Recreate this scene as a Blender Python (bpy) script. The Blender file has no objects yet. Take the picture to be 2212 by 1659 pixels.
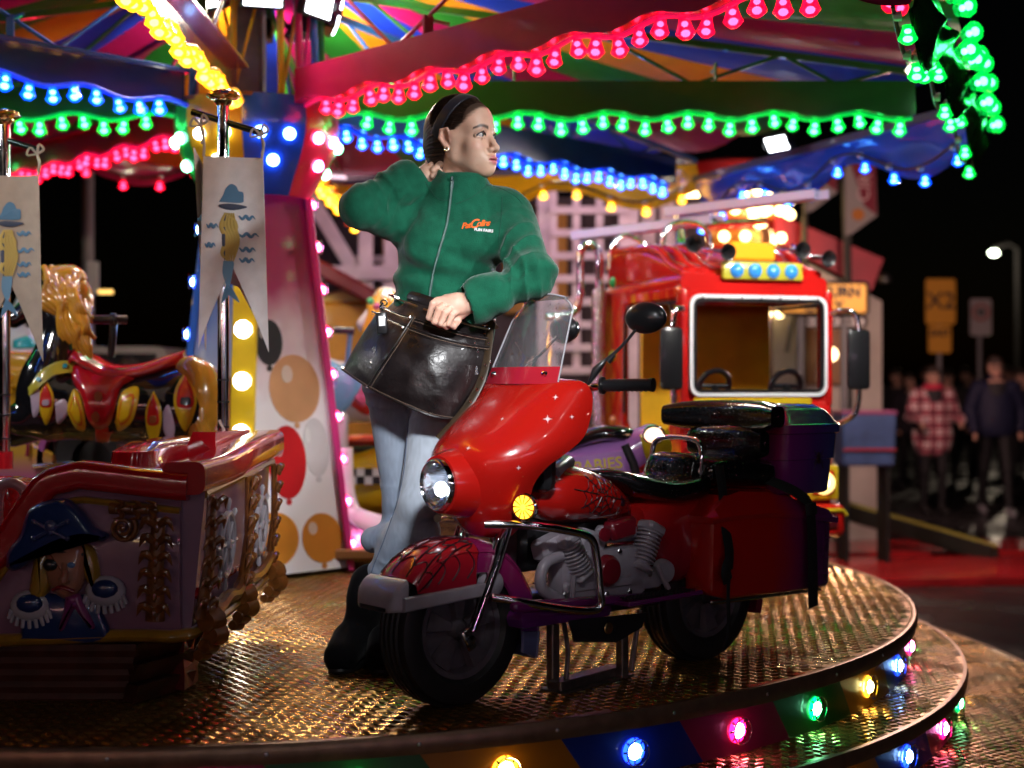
import bpy, bmesh, math, random
import numpy as np
from mathutils import Vector, Matrix, Quaternion
random.seed(7); rng = np.random.default_rng(7)
S = bpy.context.scene
C = S.collection
# ---------------------------------------------------------------- camera
FPX, CH = 3000.0, 0.84          # focal length in pixels of a 2212 px wide frame, eye height over the deck
cd = bpy.data.cameras.new('camera'); cam = bpy.data.objects.new('camera', cd); C.objects.link(cam)
cam.location = (0, 0, CH); cam.rotation_euler = (math.radians(90), 0, 0)
cd.sensor_width = 36; cd.lens = 36 * FPX / 2212; cd.clip_start = .05; cd.clip_end = 400
cd.dof.use_dof = True; cd.dof.focus_distance = 3.88; cd.dof.aperture_fstop = 1.8; cd.dof.aperture_blades = 0
S.camera = cam
# ---------------------------------------------------------------- night sky, moon-low sun, exposure
w = bpy.data.worlds.new('World'); S.world = w; w.use_nodes = True
nt = w.node_tree; sk = nt.nodes.new('ShaderNodeTexSky'); sk.sky_type = 'NISHITA'; sk.sun_disc = False
sk.sun_elevation = math.radians(-4); sk.sun_rotation = math.radians(35)
nt.links.new(sk.outputs[0], nt.nodes['Background'].inputs[0]); nt.nodes['Background'].inputs[1].default_value = .004
sl = bpy.data.lights.new('moon', 'SUN'); sl.energy = .02; sl.angle = math.radians(.5); sl.color = (1, .95, .9)
so = bpy.data.objects.new('moon', sl); C.objects.link(so); so.rotation_euler = (math.radians(55), 0, math.radians(35))
S.view_settings.view_transform = 'Standard'; S.view_settings.look = 'None'
S.view_settings.exposure = .5; S.view_settings.gamma = 1; S.view_settings.use_curve_mapping = False
S.render.engine = 'CYCLES'
cy = S.cycles; cy.use_denoising = True; cy.max_bounces = 6; cy.diffuse_bounces = 2; cy.glossy_bounces = 4
cy.transmission_bounces = 6; cy.transparent_max_bounces = 8; cy.caustics_reflective = False; cy.caustics_refractive = False
cy.sample_clamp_indirect = 4; cy.sample_clamp_direct = 0; cy.use_light_tree = True; cy.use_adaptive_sampling = True; cy.adaptive_threshold = .015
try: cy.denoiser = 'OPENIMAGEDENOISE'; cy.denoising_prefilter = 'ACCURATE'
except Exception: pass
# ---------------------------------------------------------------- helpers
def W(px, py, Y): return np.array([(px - 1106) / FPX * Y, Y, CH - (py - 829) / FPX * Y])
def WZ(px, py, z):
    Y = (CH - z) * FPX / (py - 829); return W(px, py, Y)
def A(*a): return np.array(a, float)
def thing(name, label, cat, loc=(0, 0, 0), rotz=0, group=None):
    o = bpy.data.objects.new(name, None); C.objects.link(o); o.empty_display_size = .05
    o.location = loc; o.rotation_euler = (0, 0, rotz); o['label'] = label; o['category'] = cat
    if group: o['group'] = group
    return o
def tag(o, label, cat, group=None):
    o['label'] = label; o['category'] = cat
    if group: o['group'] = group
    return o
def dup(root, loc, rotz, label, group=None):
    r = root.copy(); C.objects.link(r); r.location = loc; r.rotation_euler = (0, 0, rotz); r['label'] = label
    if group: r['group'] = group
    for ch in list(root.children):
        c = ch.copy(); C.objects.link(c); c.parent = r
        for g in ch.children:
            d = g.copy(); C.objects.link(d); d.parent = c
    return r
def link(name, me, parent=None, loc=None, rot=None, scale=None):
    o = bpy.data.objects.new(name, me); C.objects.link(o)
    if parent is not None: o.parent = parent
    if loc is not None: o.location = loc
    if rot is not None: o.rotation_euler = rot
    if scale is not None: o.scale = scale
    return o
def mk(name, V, F, mat, smooth=40):
    me = bpy.data.meshes.new(name); me.from_pydata(np.asarray(V, float).tolist(), [], [tuple(int(i) for i in f) for f in F])
    fin(me, mat, smooth); return me
def fin(me, mat, smooth):
    for m in (mat if isinstance(mat, (list, tuple)) else [mat]): me.materials.append(m)
    me.validate()
    bm = bmesh.new(); bm.from_mesh(me); bmesh.ops.recalc_face_normals(bm, faces=bm.faces); bm.to_mesh(me); bm.free()
    if smooth:
        me.polygons.foreach_set('use_smooth', [True] * len(me.polygons))
        if smooth < 180: me.set_sharp_from_angle(angle=math.radians(smooth))
def cr(P, n):
    """Catmull-Rom through P, n samples"""
    P = np.asarray(P, float); m = len(P)
    if P.ndim == 1: P = P[:, None]
    if m < 3: t = np.linspace(0, m - 1, n); return np.stack([np.interp(t, range(m), P[:, k]) for k in range(P.shape[1])], 1)
    Q = np.vstack([2 * P[0] - P[1], P, 2 * P[-1] - P[-2]])
    t = np.linspace(0, m - 1, n); i = np.minimum(t.astype(int), m - 2); u = (t - i)[:, None]
    a, b, c, d = Q[i], Q[i + 1], Q[i + 2], Q[i + 3]
    return .5 * (2 * b + (c - a) * u + (2 * a - 5 * b + 4 * c - d) * u ** 2 + (3 * b - a - 3 * c + d) * u ** 3)
def rotm(axis, ang): return np.array(Matrix.Rotation(ang, 3, axis))
def frame(z, up=(0, 0, 1)):
    z = np.asarray(z, float); z = z / np.linalg.norm(z); u = np.asarray(up, float)
    if abs(z @ u) > .97: u = A(1, 0, 0)
    x = np.cross(u, z); x /= np.linalg.norm(x); return np.stack([x, np.cross(z, x), z], 1)
class B:
    """collects shapes for ONE mesh"""
    def __init__(s): s.V = []; s.F = []; s.n = 0; s.M = []; s.mi = 0
    def add(s, V, F):
        V = np.asarray(V, float).reshape(-1, 3); s.V.append(V)
        for f in F: s.F.append([int(i) + s.n for i in f]); s.M.append(s.mi)
        s.n += len(V); return s
    def box(s, c, d, R=None, bev=0.0, seg=1, taper=None):
        bm = bmesh.new(); bmesh.ops.create_cube(bm, size=1)
        for v in bm.verts:
            v.co = Vector((v.co.x * d[0], v.co.y * d[1], v.co.z * d[2]))
            if taper is not None and v.co.z > 0: v.co.x *= taper[0]; v.co.y *= taper[1]
        if bev: bmesh.ops.bevel(bm, geom=list(bm.edges), offset=bev, segments=seg, affect='EDGES', profile=.5)
        V = np.array([v.co for v in bm.verts]); bm.verts.index_update(); F = [[v.index for v in f.verts] for f in bm.faces]; bm.free()
        if R is not None: V = V @ np.asarray(R).T
        return s.add(V + np.asarray(c), F)
    def tube(s, P, r, seg=10, closed=False, flat=1.0, up=None, caps=True):
        P = np.asarray(P, float); n = len(P); r = np.broadcast_to(np.asarray(r, float), (n,))
        T = np.gradient(P, axis=0) if not closed else np.roll(P, -1, 0) - np.roll(P, 1, 0)
        T /= np.linalg.norm(T, axis=1)[:, None] + 1e-12
        if up is None:
            x = frame(T[0])[:, 0]
        else: x = np.cross(np.asarray(up, float), T[0])
        a = np.arange(seg) / seg * 2 * math.pi; V = []
        for i in range(n):
            x = np.cross(np.asarray(up, float), T[i]) if up is not None else x - T[i] * (x @ T[i])
            x = x / (np.linalg.norm(x) + 1e-12); y = np.cross(T[i], x)
            V.append(P[i] + r[i] * (np.cos(a)[:, None] * x + flat * np.sin(a)[:, None] * y))
        return s.loft(V, caps=caps and not closed, wrap=closed)
    def loft(s, rings, caps=True, wrap=False, close=True):
        n = len(rings); m = len(rings[0]); F = []
        for i in range(n if wrap else n - 1):
            j = (i + 1) % n
            for k in range(m if close else m - 1):
                l = (k + 1) % m; F.append((i * m + k, i * m + l, j * m + l, j * m + k))
        if caps: F.append(list(range(m))[::-1]); F.append([(n - 1) * m + k for k in range(m)])
        return s.add(np.concatenate(rings), F)
    def lathe(s, prof, seg=24, c=(0, 0, 0), R=None, arc=None):
        V = []; full = arc is None; a = np.linspace(0, 2 * math.pi, seg, endpoint=False) if full else np.linspace(arc[0], arc[1], seg)
        prof = np.asarray(prof, float)
        rings = [np.stack([max(r, 1e-5) * np.cos(a), max(r, 1e-5) * np.sin(a), np.full(seg, z)], 1) for r, z in prof]
        if R is not None: rings = [q @ np.asarray(R).T for q in rings]
        return s.loft([q + np.asarray(c) for q in rings], caps=False, close=full)
    def ball(s, c, r, seg=16, R=None, n=10):
        t = np.linspace(0, math.pi, n); r = np.broadcast_to(np.asarray(r, float), (3,))
        a = np.arange(seg) / seg * 2 * math.pi; rings = []
        for q in t:
            v = np.stack([np.sin(q) * np.cos(a) * r[0] + 1e-6 * np.cos(a), np.sin(q) * np.sin(a) * r[1] + 1e-6 * np.sin(a), np.full(seg, np.cos(q) * r[2])], 1)
            rings.append((v @ np.asarray(R).T if R is not None else v) + np.asarray(c))
        return s.loft(rings, caps=True)
    def prism(s, out, o, ux, uy, th, bev=0.0):
        """outline (2D) at origin o in plane ux,uy, thickness th along ux x uy; bev = chamfer of the far face"""
        out = np.asarray(out, float); ux = np.asarray(ux, float); uy = np.asarray(uy, float); nz = np.cross(ux, uy); m = len(out)
        base = np.asarray(o) + out[:, :1] * ux + out[:, 1:] * uy
        if bev:
            e = np.roll(out, -1, 0) - np.roll(out, 1, 0); nn = np.stack([e[:, 1], -e[:, 0]], 1); nn /= np.linalg.norm(nn, axis=1)[:, None] + 1e-9
            area = np.sum(out[:, 0] * np.roll(out[:, 1], -1) - np.roll(out[:, 0], -1) * out[:, 1]); nn *= (1 if area > 0 else -1)
            o2 = out - nn * bev; top = np.asarray(o) + o2[:, :1] * ux + o2[:, 1:] * uy + nz * th
            return s.loft([base, base + nz * (th - bev), top])
        return s.loft([base, base + nz * th])
    def xf(s, R=None, t=None):
        for k in range(len(s.V)):
            if R is not None: s.V[k] = s.V[k] @ np.asarray(R).T
            if t is not None: s.V[k] = s.V[k] + np.asarray(t)
        return s
    def mesh(s, name, mat, smooth=40, off=None):
        V = np.concatenate(s.V); V = V - np.asarray(off) if off is not None else V
        me = bpy.data.meshes.new(name); me.from_pydata(V.tolist(), [], s.F)
        if len(set(s.M)) > 1: me.polygons.foreach_set('material_index', s.M)
        fin(me, mat, smooth); return me
    def build(s, name, mat, parent=None, smooth=40, off=None, world=False):
        """world=True: the shapes were given in world space, parent has its own place"""
        if world and parent is not None:
            M = Matrix.Identity(4); q = parent
            while q is not None: M = Matrix.Translation(q.location) @ q.rotation_euler.to_matrix().to_4x4() @ M; q = q.parent
            Mi = np.linalg.inv(np.array(M))
            s.xf(Mi[:3, :3], Mi[:3, 3])
        return link(name, s.mesh(name, mat, smooth, off), parent)
# ---- signed distance modelling -> one continuous surface
def _nets(D, h, o):
    s = D < 0
    act = np.zeros(np.array(D.shape) - 1, bool); al = np.ones_like(act)
    cs = [(a, b, c) for a in (0, 1) for b in (0, 1) for c in (0, 1)]; n0, n1, n2 = act.shape
    for a, b, c in cs:
        q = s[a:a + n0, b:b + n1, c:c + n2]; act |= q; al &= q
    act &= ~al; idx = np.argwhere(act); P = np.zeros((len(idx), 3)); N = np.zeros(len(idx))
    for i, p in enumerate(cs):
        for q in cs[i + 1:]:
            dq = np.subtract(q, p)
            if abs(dq).sum() != 1: continue
            d0 = D[tuple((idx + p).T)]; d1 = D[tuple((idx + q).T)]; x = (d0 < 0) != (d1 < 0)
            t = np.where(x, d0 / np.where(d0 == d1, 1, d0 - d1), 0); P += np.where(x[:, None], np.array(p) + t[:, None] * dq, 0); N += x
    V = (idx + P / N[:, None]) * h + o; vid = np.full(act.shape, -1); vid[tuple(idx.T)] = np.arange(len(idx)); F = []
    for ax in range(3):
        s0 = np.take(s, range(s.shape[ax] - 1), ax); s1 = np.take(s, range(1, s.shape[ax]), ax); e = np.argwhere(s0 != s1); b, c = [k for k in range(3) if k != ax]
        e = e[(e[:, b] > 0) & (e[:, c] > 0) & (e[:, b] < act.shape[b]) & (e[:, c] < act.shape[c])]
        fl = s[tuple(e.T)]; Q = []
        for db, dc in ((-1, -1), (0, -1), (0, 0), (-1, 0)):
            g = e.copy(); g[:, b] += db; g[:, c] += dc; Q.append(vid[tuple(g.T)])
        Q = np.stack(Q, 1); flip = fl ^ (ax == 1); Q[~flip] = Q[~flip][:, ::-1]; F.append(Q)
    return V, np.concatenate(F)
def cone(a, b, ra, rb, k=.02, fl=None): return ('c', np.asarray(a, float), np.asarray(b, float), ra, rb, k, fl)
def ell(c, r, k=.02, R=None, cut=False): return ('e', np.asarray(c, float), np.broadcast_to(np.asarray(r, float), (3,)), R, k, cut)
def sdf(prims, h, post=None, pad=.03):
    lo = []; hi = []
    for p in prims:
        if p[0] == 'c': m = max(p[3], p[4]); lo.append(np.minimum(p[1], p[2]) - m); hi.append(np.maximum(p[1], p[2]) + m)
        elif not p[5]: m = p[2].max(); lo.append(p[1] - m); hi.append(p[1] + m)
    o = np.min(lo, 0) - pad; n = np.ceil((np.max(hi, 0) + pad - o) / h).astype(int) + 1
    D = np.full(n, .5); ax = [o[i] + np.arange(n[i]) * h for i in range(3)]
    for p in prims:
        k = p[5] if p[0] == 'c' else p[4]
        if p[0] == 'c': m = max(p[3], p[4]); l = np.minimum(p[1], p[2]) - m; u = np.maximum(p[1], p[2]) + m
        else: m = p[2].max(); l = p[1] - m; u = p[1] + m
        i0 = np.clip(((l - k - .02 - o) / h).astype(int), 0, n - 1); i1 = np.clip(((u + k + .02 - o) / h).astype(int) + 2, 1, n)
        sl = tuple(slice(a, b) for a, b in zip(i0, i1)); X, Y, Z = np.meshgrid(*[ax[i][sl[i]] for i in range(3)], indexing='ij')
        if p[0] == 'c':
            _, a, b, ra, rb, k, fl = p; d = b - a; L = d @ d + 1e-12; vx, vy, vz = X - a[0], Y - a[1], Z - a[2]
            t = np.clip((vx * d[0] + vy * d[1] + vz * d[2]) / L, 0, 1); qx, qy, qz = vx - t * d[0], vy - t * d[1], vz - t * d[2]
            if fl is not None:  # flatten along an axis: fl = (axis, factor)
                n_, s_ = np.asarray(fl[0], float), fl[1]; q = qx * n_[0] + qy * n_[1] + qz * n_[2]
                qx, qy, qz = qx + n_[0] * q * (s_ - 1), qy + n_[1] * q * (s_ - 1), qz + n_[2] * q * (s_ - 1)
            e = np.sqrt(qx ** 2 + qy ** 2 + qz ** 2) - (ra + (rb - ra) * t)
            if fl is not None: e = e / max(1, fl[1]) ** .5
        else:
            _, c, r, R, k, cut = p; q = np.stack([X - c[0], Y - c[1], Z - c[2]], -1)
            if R is not None: q = q @ np.asarray(R)
            k0 = np.linalg.norm(q / r, axis=-1); k1 = np.linalg.norm(q / r ** 2, axis=-1) + 1e-9; e = k0 * (k0 - 1) / k1; e = np.where(k0 < 1e-4, -r.min(), e)
        a = D[sl]; cutp = p[0] == 'e' and p[5]
        if cutp: e = -e; hh = np.maximum(k - np.abs(a - e), 0) / k; D[sl] = np.maximum(a, e) + hh * hh * k * .25
        else: hh = np.maximum(k - np.abs(a - e), 0) / k; D[sl] = np.minimum(a, e) - hh * hh * k * .25
    if post is not None: D = post(D, *np.meshgrid(*ax, indexing='ij', sparse=True))
    return _nets(D, h, o)
def sdf_mesh(name, VF, mat, cols=None, smooth=180):
    V, F = VF; me = bpy.data.meshes.new(name); me.vertices.add(len(V)); me.vertices.foreach_set('co', V.ravel()); n = len(F)
    me.loops.add(4 * n); me.loops.foreach_set('vertex_index', F.ravel().astype(np.int32)); me.polygons.add(n)
    me.polygons.foreach_set('loop_start', np.arange(n, dtype=np.int32) * 4); me.update(calc_edges=True); me.validate()
    for m in (mat if isinstance(mat, (list, tuple)) else [mat]): me.materials.append(m)
    me.polygons.foreach_set('use_smooth', [True] * len(me.polygons))
    if cols is not None:
        a = me.color_attributes.new('col', 'FLOAT_COLOR', 'POINT'); a.data.foreach_set('color', np.c_[cols, np.ones(len(cols))].astype(np.float32).ravel())
    return me
_lat = rng.random((64, 64, 64))
def noise(P, sc=1.0):
    q = np.asarray(P) * sc; i = np.floor(q).astype(int); u = q - i; u = u * u * (3 - 2 * u); r = 0
    for a in (0, 1):
        for b in (0, 1):
            for c in (0, 1):
                wgt = (u[..., 0] if a else 1 - u[..., 0]) * (u[..., 1] if b else 1 - u[..., 1]) * (u[..., 2] if c else 1 - u[..., 2])
                r = r + wgt * _lat[(i[..., 0] + a) % 64, (i[..., 1] + b) % 64, (i[..., 2] + c) % 64]
    return r - .5
# ---------------------------------------------------------------- materials
MT = {}
def hexc(r, g, b): return tuple(((c / 255) / 12.92 if c / 255 <= .04045 else ((c / 255 + .055) / 1.055) ** 2.4) for c in (r, g, b))
def mat(name, col, rough=.5, metal=0, coat=0, bump=0, bscale=40, var=0, vscale=6, spec=.5, trans=0, ior=1.45, sheen=0, attr=None, emit=None, es=0, rvar=0, alpha=1, bdist=.002, detail=4):
    if name in MT: return MT[name]
    m = bpy.data.materials.new(name); m.use_nodes = True; t = m.node_tree; b = t.nodes['Principled BSDF']; L = t.links.new
    b.inputs['Base Color'].default_value = (*col, 1); b.inputs['Roughness'].default_value = rough; b.inputs['Metallic'].default_value = metal
    b.inputs['Coat Weight'].default_value = coat; b.inputs['Coat Roughness'].default_value = .06; b.inputs['Specular IOR Level'].default_value = spec
    b.inputs['Transmission Weight'].default_value = trans; b.inputs['IOR'].default_value = ior; b.inputs['Alpha'].default_value = alpha
    if sheen: b.inputs['Sheen Weight'].default_value = sheen; b.inputs['Sheen Roughness'].default_value = .4
    if emit: b.inputs['Emission Color'].default_value = (*emit, 1); b.inputs['Emission Strength'].default_value = es
    tc = t.nodes.new('ShaderNodeTexCoord'); src = None
    if attr:
        a = t.nodes.new('ShaderNodeVertexColor'); a.layer_name = attr; src = a.outputs[0]; L(src, b.inputs['Base Color'])
    if var or rvar:
        n = t.nodes.new('ShaderNodeTexNoise'); n.inputs['Scale'].default_value = vscale; n.inputs['Detail'].default_value = 6; L(tc.outputs['Object'], n.inputs['Vector'])
        if var:
            mr = t.nodes.new('ShaderNodeMapRange'); mr.inputs[1].default_value = .3; mr.inputs[2].default_value = .7; mr.inputs[3].default_value = 1 - var; mr.inputs[4].default_value = 1 + var; L(n.outputs[0], mr.inputs[0])
            mx = t.nodes.new('ShaderNodeMix'); mx.data_type = 'RGBA'; mx.blend_type = 'MULTIPLY'; mx.inputs[0].default_value = 1
            if src: L(src, mx.inputs[6])
            else: mx.inputs[6].default_value = (*col, 1)
            L(mr.outputs[0], mx.inputs[7]); L(mx.outputs[2], b.inputs['Base Color'])
        if rvar:
            mr = t.nodes.new('ShaderNodeMapRange'); mr.inputs[1].default_value = .35; mr.inputs[2].default_value = .65; mr.inputs[3].default_value = max(.02, rough - rvar); mr.inputs[4].default_value = min(1, rough + rvar); L(n.outputs[0], mr.inputs[0]); L(mr.outputs[0], b.inputs['Roughness'])
    if bump:
        n = t.nodes.new('ShaderNodeTexNoise'); n.inputs['Scale'].default_value = bscale; n.inputs['Detail'].default_value = detail; L(tc.outputs['Object'], n.inputs['Vector'])
        bp = t.nodes.new('ShaderNodeBump'); bp.inputs['Strength'].default_value = bump; bp.inputs['Distance'].default_value = bdist; L(n.outputs[0], bp.inputs['Height']); L(bp.outputs[0], b.inputs['Normal'])
    MT[name] = m; return m
def zgrad(name, stops, axis=2, rough=.25, coat=.6, metal=0, dots=0, noise_=.0, drops=True):
    """airbrushed paint: colour changes along an object axis; stops = [(coordinate, colour), ...]"""
    m = mat(name, stops[0][1], rough, metal, coat); t = m.node_tree; b = t.nodes['Principled BSDF']; L = t.links.new
    tc = t.nodes.new('ShaderNodeTexCoord'); sx = t.nodes.new('ShaderNodeSeparateXYZ'); L(tc.outputs['Object'], sx.inputs[0])
    lo, hi = stops[0][0], stops[-1][0]; mr = t.nodes.new('ShaderNodeMapRange'); mr.inputs[1].default_value = lo; mr.inputs[2].default_value = hi
    src = sx.outputs[axis]
    if noise_:
        n = t.nodes.new('ShaderNodeTexNoise'); n.inputs['Scale'].default_value = 9; L(tc.outputs['Object'], n.inputs['Vector'])
        ma = t.nodes.new('ShaderNodeMath'); ma.operation = 'MULTIPLY_ADD'; ma.inputs[1].default_value = noise_; L(n.outputs[0], ma.inputs[0]); L(src, ma.inputs[2]); src = ma.outputs[0]
    L(src, mr.inputs[0]); r = t.nodes.new('ShaderNodeValToRGB'); L(mr.outputs[0], r.inputs[0]); e = r.color_ramp.elements
    e[0].position = 0; e[0].color = (*stops[0][1], 1); e[1].position = 1; e[1].color = (*stops[-1][1], 1)
    for p, c in stops[1:-1]: q = e.new((p - lo) / (hi - lo)); q.color = (*c, 1)
    L(r.outputs[0], b.inputs['Base Color'])
    if drops:
        n = t.nodes.new('ShaderNodeTexVoronoi'); n.inputs['Scale'].default_value = 120; L(tc.outputs['Object'], n.inputs['Vector'])
        q = t.nodes.new('ShaderNodeMapRange'); q.inputs[1].default_value = .12; q.inputs[2].default_value = .3; q.inputs[3].default_value = 1; q.inputs[4].default_value = 0; L(n.outputs['Distance'], q.inputs[0])
        bp = t.nodes.new('ShaderNodeBump'); bp.inputs['Strength'].default_value = .22; bp.inputs['Distance'].default_value = .002; L(q.outputs[0], bp.inputs['Height']); L(bp.outputs[0], b.inputs['Coat Normal'])
    return m
def paint(name, col, rough=.28, coat=.7): return mat(name, col, rough, 0, coat, var=.12, vscale=5, bump=.15, bscale=160, bdist=.001)
def glow(name, col, s): 
    m = mat(name, col, .4, emit=col, es=s); return m
def bulbmat(name, core, edge, s, z0, z1):
    """lit cap lamp: bright where the LED sits behind the clear cap, tinted towards collar and rim (object z)"""
    m = mat(name, edge, .15, 0, .5, emit=core, es=s); t = m.node_tree; b = t.nodes['Principled BSDF']; L = t.links.new
    tc = t.nodes.new('ShaderNodeTexCoord'); sx = t.nodes.new('ShaderNodeSeparateXYZ'); L(tc.outputs['Object'], sx.inputs[0])
    mr = t.nodes.new('ShaderNodeMapRange'); mr.inputs[1].default_value = z0; mr.inputs[2].default_value = z1; L(sx.outputs[2], mr.inputs[0])
    r = t.nodes.new('ShaderNodeValToRGB'); e = r.color_ramp.elements; e[0].color = (*[c * .35 for c in edge], 1); e[0].position = 0; e[1].color = (*[c * .3 for c in edge], 1); e[1].position = 1
    for p, c, k in ((.14, edge, .9), (.32, core, .85), (.45, edge, .9), (.64, core, 1), (.80, edge, .9)): q = e.new(p); q.color = (*[x * k for x in c], 1)
    L(mr.outputs[0], r.inputs[0]); L(r.outputs[0], b.inputs['Emission Color']); return m
def rr(w_, h_, r, n=5):
    P = []
    for cx, cz, a0 in ((w_ - r, h_ - r, 0), (-w_ + r, h_ - r, 90), (-w_ + r, -h_ + r, 180), (w_ - r, -h_ + r, 270)):
        for k in range(n): a = math.radians(a0 + 90 * k / (n - 1)); P.append((cx + r * math.cos(a), cz + r * math.sin(a)))
    return np.array(P)
def xloft(secs, n=24, rad=.4):
    """secs: (x, yc, zc, halfw, halfh) rounded sections along x"""
    Q = cr(np.array(secs), n); out = []
    for x, yc, zc, w_, h_ in Q:
        w_ = max(w_, .002); h_ = max(h_, .002); P = rr(w_, h_, rad * min(w_, h_) * 1.6 if rad * 1.6 < 1 else min(w_, h_) * .98); out.append(np.stack([np.full(len(P), x), yc + P[:, 0], zc + P[:, 1]], 1))
    return out
def se(c, e): return np.sign(c) * np.abs(c) ** e
def thin_glass(name, tint=(.96, .97, .98), ior=1.35, rough=.02, film=0):
    m = bpy.data.materials.new(name); m.use_nodes = True; t = m.node_tree; t.nodes.clear(); L = t.links.new; o = t.nodes.new('ShaderNodeOutputMaterial'); mx = t.nodes.new('ShaderNodeMixShader'); lw = t.nodes.new('ShaderNodeLayerWeight'); lw.inputs[0].default_value = .5; pw = t.nodes.new('ShaderNodeMath'); pw.operation = 'POWER'; pw.inputs[1].default_value = 3; L(lw.outputs['Facing'], pw.inputs[0]); f = t.nodes.new('ShaderNodeMath'); f.operation = 'MULTIPLY_ADD'; f.inputs[1].default_value = .8; f.inputs[2].default_value = .085; L(pw.outputs[0], f.inputs[0])
    a = t.nodes.new('ShaderNodeBsdfTransparent'); a.inputs[0].default_value = (*tint, 1); g_ = t.nodes.new('ShaderNodeBsdfGlossy'); g_.inputs[0].default_value = (.9, .9, .9, 1); g_.inputs['Roughness'].default_value = rough
    L(f.outputs[0], mx.inputs[0]); L(a.outputs[0], mx.inputs[1]); L(g_.outputs[0], mx.inputs[2]); L(mx.outputs[0], o.inputs[0])
    if film: df = t.nodes.new('ShaderNodeBsdfDiffuse'); df.inputs[0].default_value = (.8, .8, .85, 1); m2 = t.nodes.new('ShaderNodeMixShader'); m2.inputs[0].default_value = film; L(mx.outputs[0], m2.inputs[1]); L(df.outputs[0], m2.inputs[2]); L(m2.outputs[0], o.inputs[0])
    return m
def capmat(name, tint, edge, s, k=.42):
    """moulded lamp cap: tinted clear plastic that glows a little from the LED inside"""
    m = bpy.data.materials.new(name); m.use_nodes = True; t = m.node_tree; t.nodes.clear(); L = t.links.new; o = t.nodes.new('ShaderNodeOutputMaterial'); mx = t.nodes.new('ShaderNodeMixShader'); mx.inputs[0].default_value = k
    a = t.nodes.new('ShaderNodeBsdfTransparent'); a.inputs[0].default_value = (*tint, 1); p = t.nodes.new('ShaderNodeBsdfPrincipled'); p.inputs['Base Color'].default_value = (*edge, 1); p.inputs['Roughness'].default_value = .15; p.inputs['Emission Color'].default_value = (*edge, 1)
    tc = t.nodes.new('ShaderNodeTexCoord'); n = t.nodes.new('ShaderNodeTexNoise'); n.inputs['Scale'].default_value = 60; L(tc.outputs['Object'], n.inputs[0]); mr = t.nodes.new('ShaderNodeMapRange'); mr.inputs[1].default_value = .35; mr.inputs[2].default_value = .65; mr.inputs[3].default_value = s * .5; mr.inputs[4].default_value = s * 1.4; L(n.outputs[0], mr.inputs[0]); L(mr.outputs[0], p.inputs['Emission Strength'])
    L(p.outputs[0], mx.inputs[1]); L(a.outputs[0], mx.inputs[2]); L(mx.outputs[0], o.inputs[0]); return m
chrome = mat('chrome', (.78, .78, .8), .09, 1, rvar=.05, vscale=14)
steel = mat('steel', (.5, .5, .52), .32, 1, rvar=.1, vscale=20)
rubber = mat('rubber', (.012, .012, .013), .5, bump=.3, bscale=90, var=.3, vscale=12)
blackp = mat('black_plastic', (.012, .012, .014), .3, coat=.3)
# ================================================================ ground
GZ = -.62
def sheet(name, x0, x1, y0, y1, z, m, n=1):
    V = [(x0, y0, z), (x1, y0, z), (x1, y1, z), (x0, y1, z)]
    return link(name, mk(name, V, [(0, 1, 2, 3)], m, 0))
asphalt = mat('wet_asphalt', (.035, .034, .035), .32, rvar=.22, vscale=1.2, var=.35, bump=.5, bscale=55, bdist=.006, detail=8)
g = sheet('ground', -150, 150, -20, 300, GZ, asphalt); g['kind'] = 'structure'
# ================================================================ carousel
DC = A(-1.05, 5.82, 0); DR = 2.63          # deck circle
K = A(-1.14, 6.22, 0)                      # axis of hub and canopy
car = thing('carousel', 'striped children’s carousel with rows of coloured bulbs and a gold chequer plate deck', 'carousel', (K[0], K[1], GZ))
def cp(b, name, m, smooth=40, parent=car): return b.build(name, m, parent, smooth, world=True)
plate = mat('chequer_plate', (.26, .125, .032), .27, .75, rvar=.14, vscale=7, var=.3, spec=.5)
tread = mat('tread_bars', (.52, .29, .08), .20, .85, rvar=.1, vscale=9)
rimm = mat('rim_bronze', (.24, .15, .10), .38, .7, var=.2, vscale=20)
GOLD = (.55, .30, .04); MAG = (.50, .012, .11); BLU = (.01, .045, .42); ORA = (.62, .22, .01); GRN = (.02, .16, .025)
def disc_ring(b, c, r, z, th, n=96):
    a = np.arange(n) / n * 2 * math.pi
    ring = lambda rr, zz: np.stack([c[0] + rr * np.cos(a), c[1] + rr * np.sin(a), np.full(n, zz)], 1)
    b.loft([ring(r, z - th), ring(r + .004, z - th * .5), ring(r, z)], caps=True)
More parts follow.
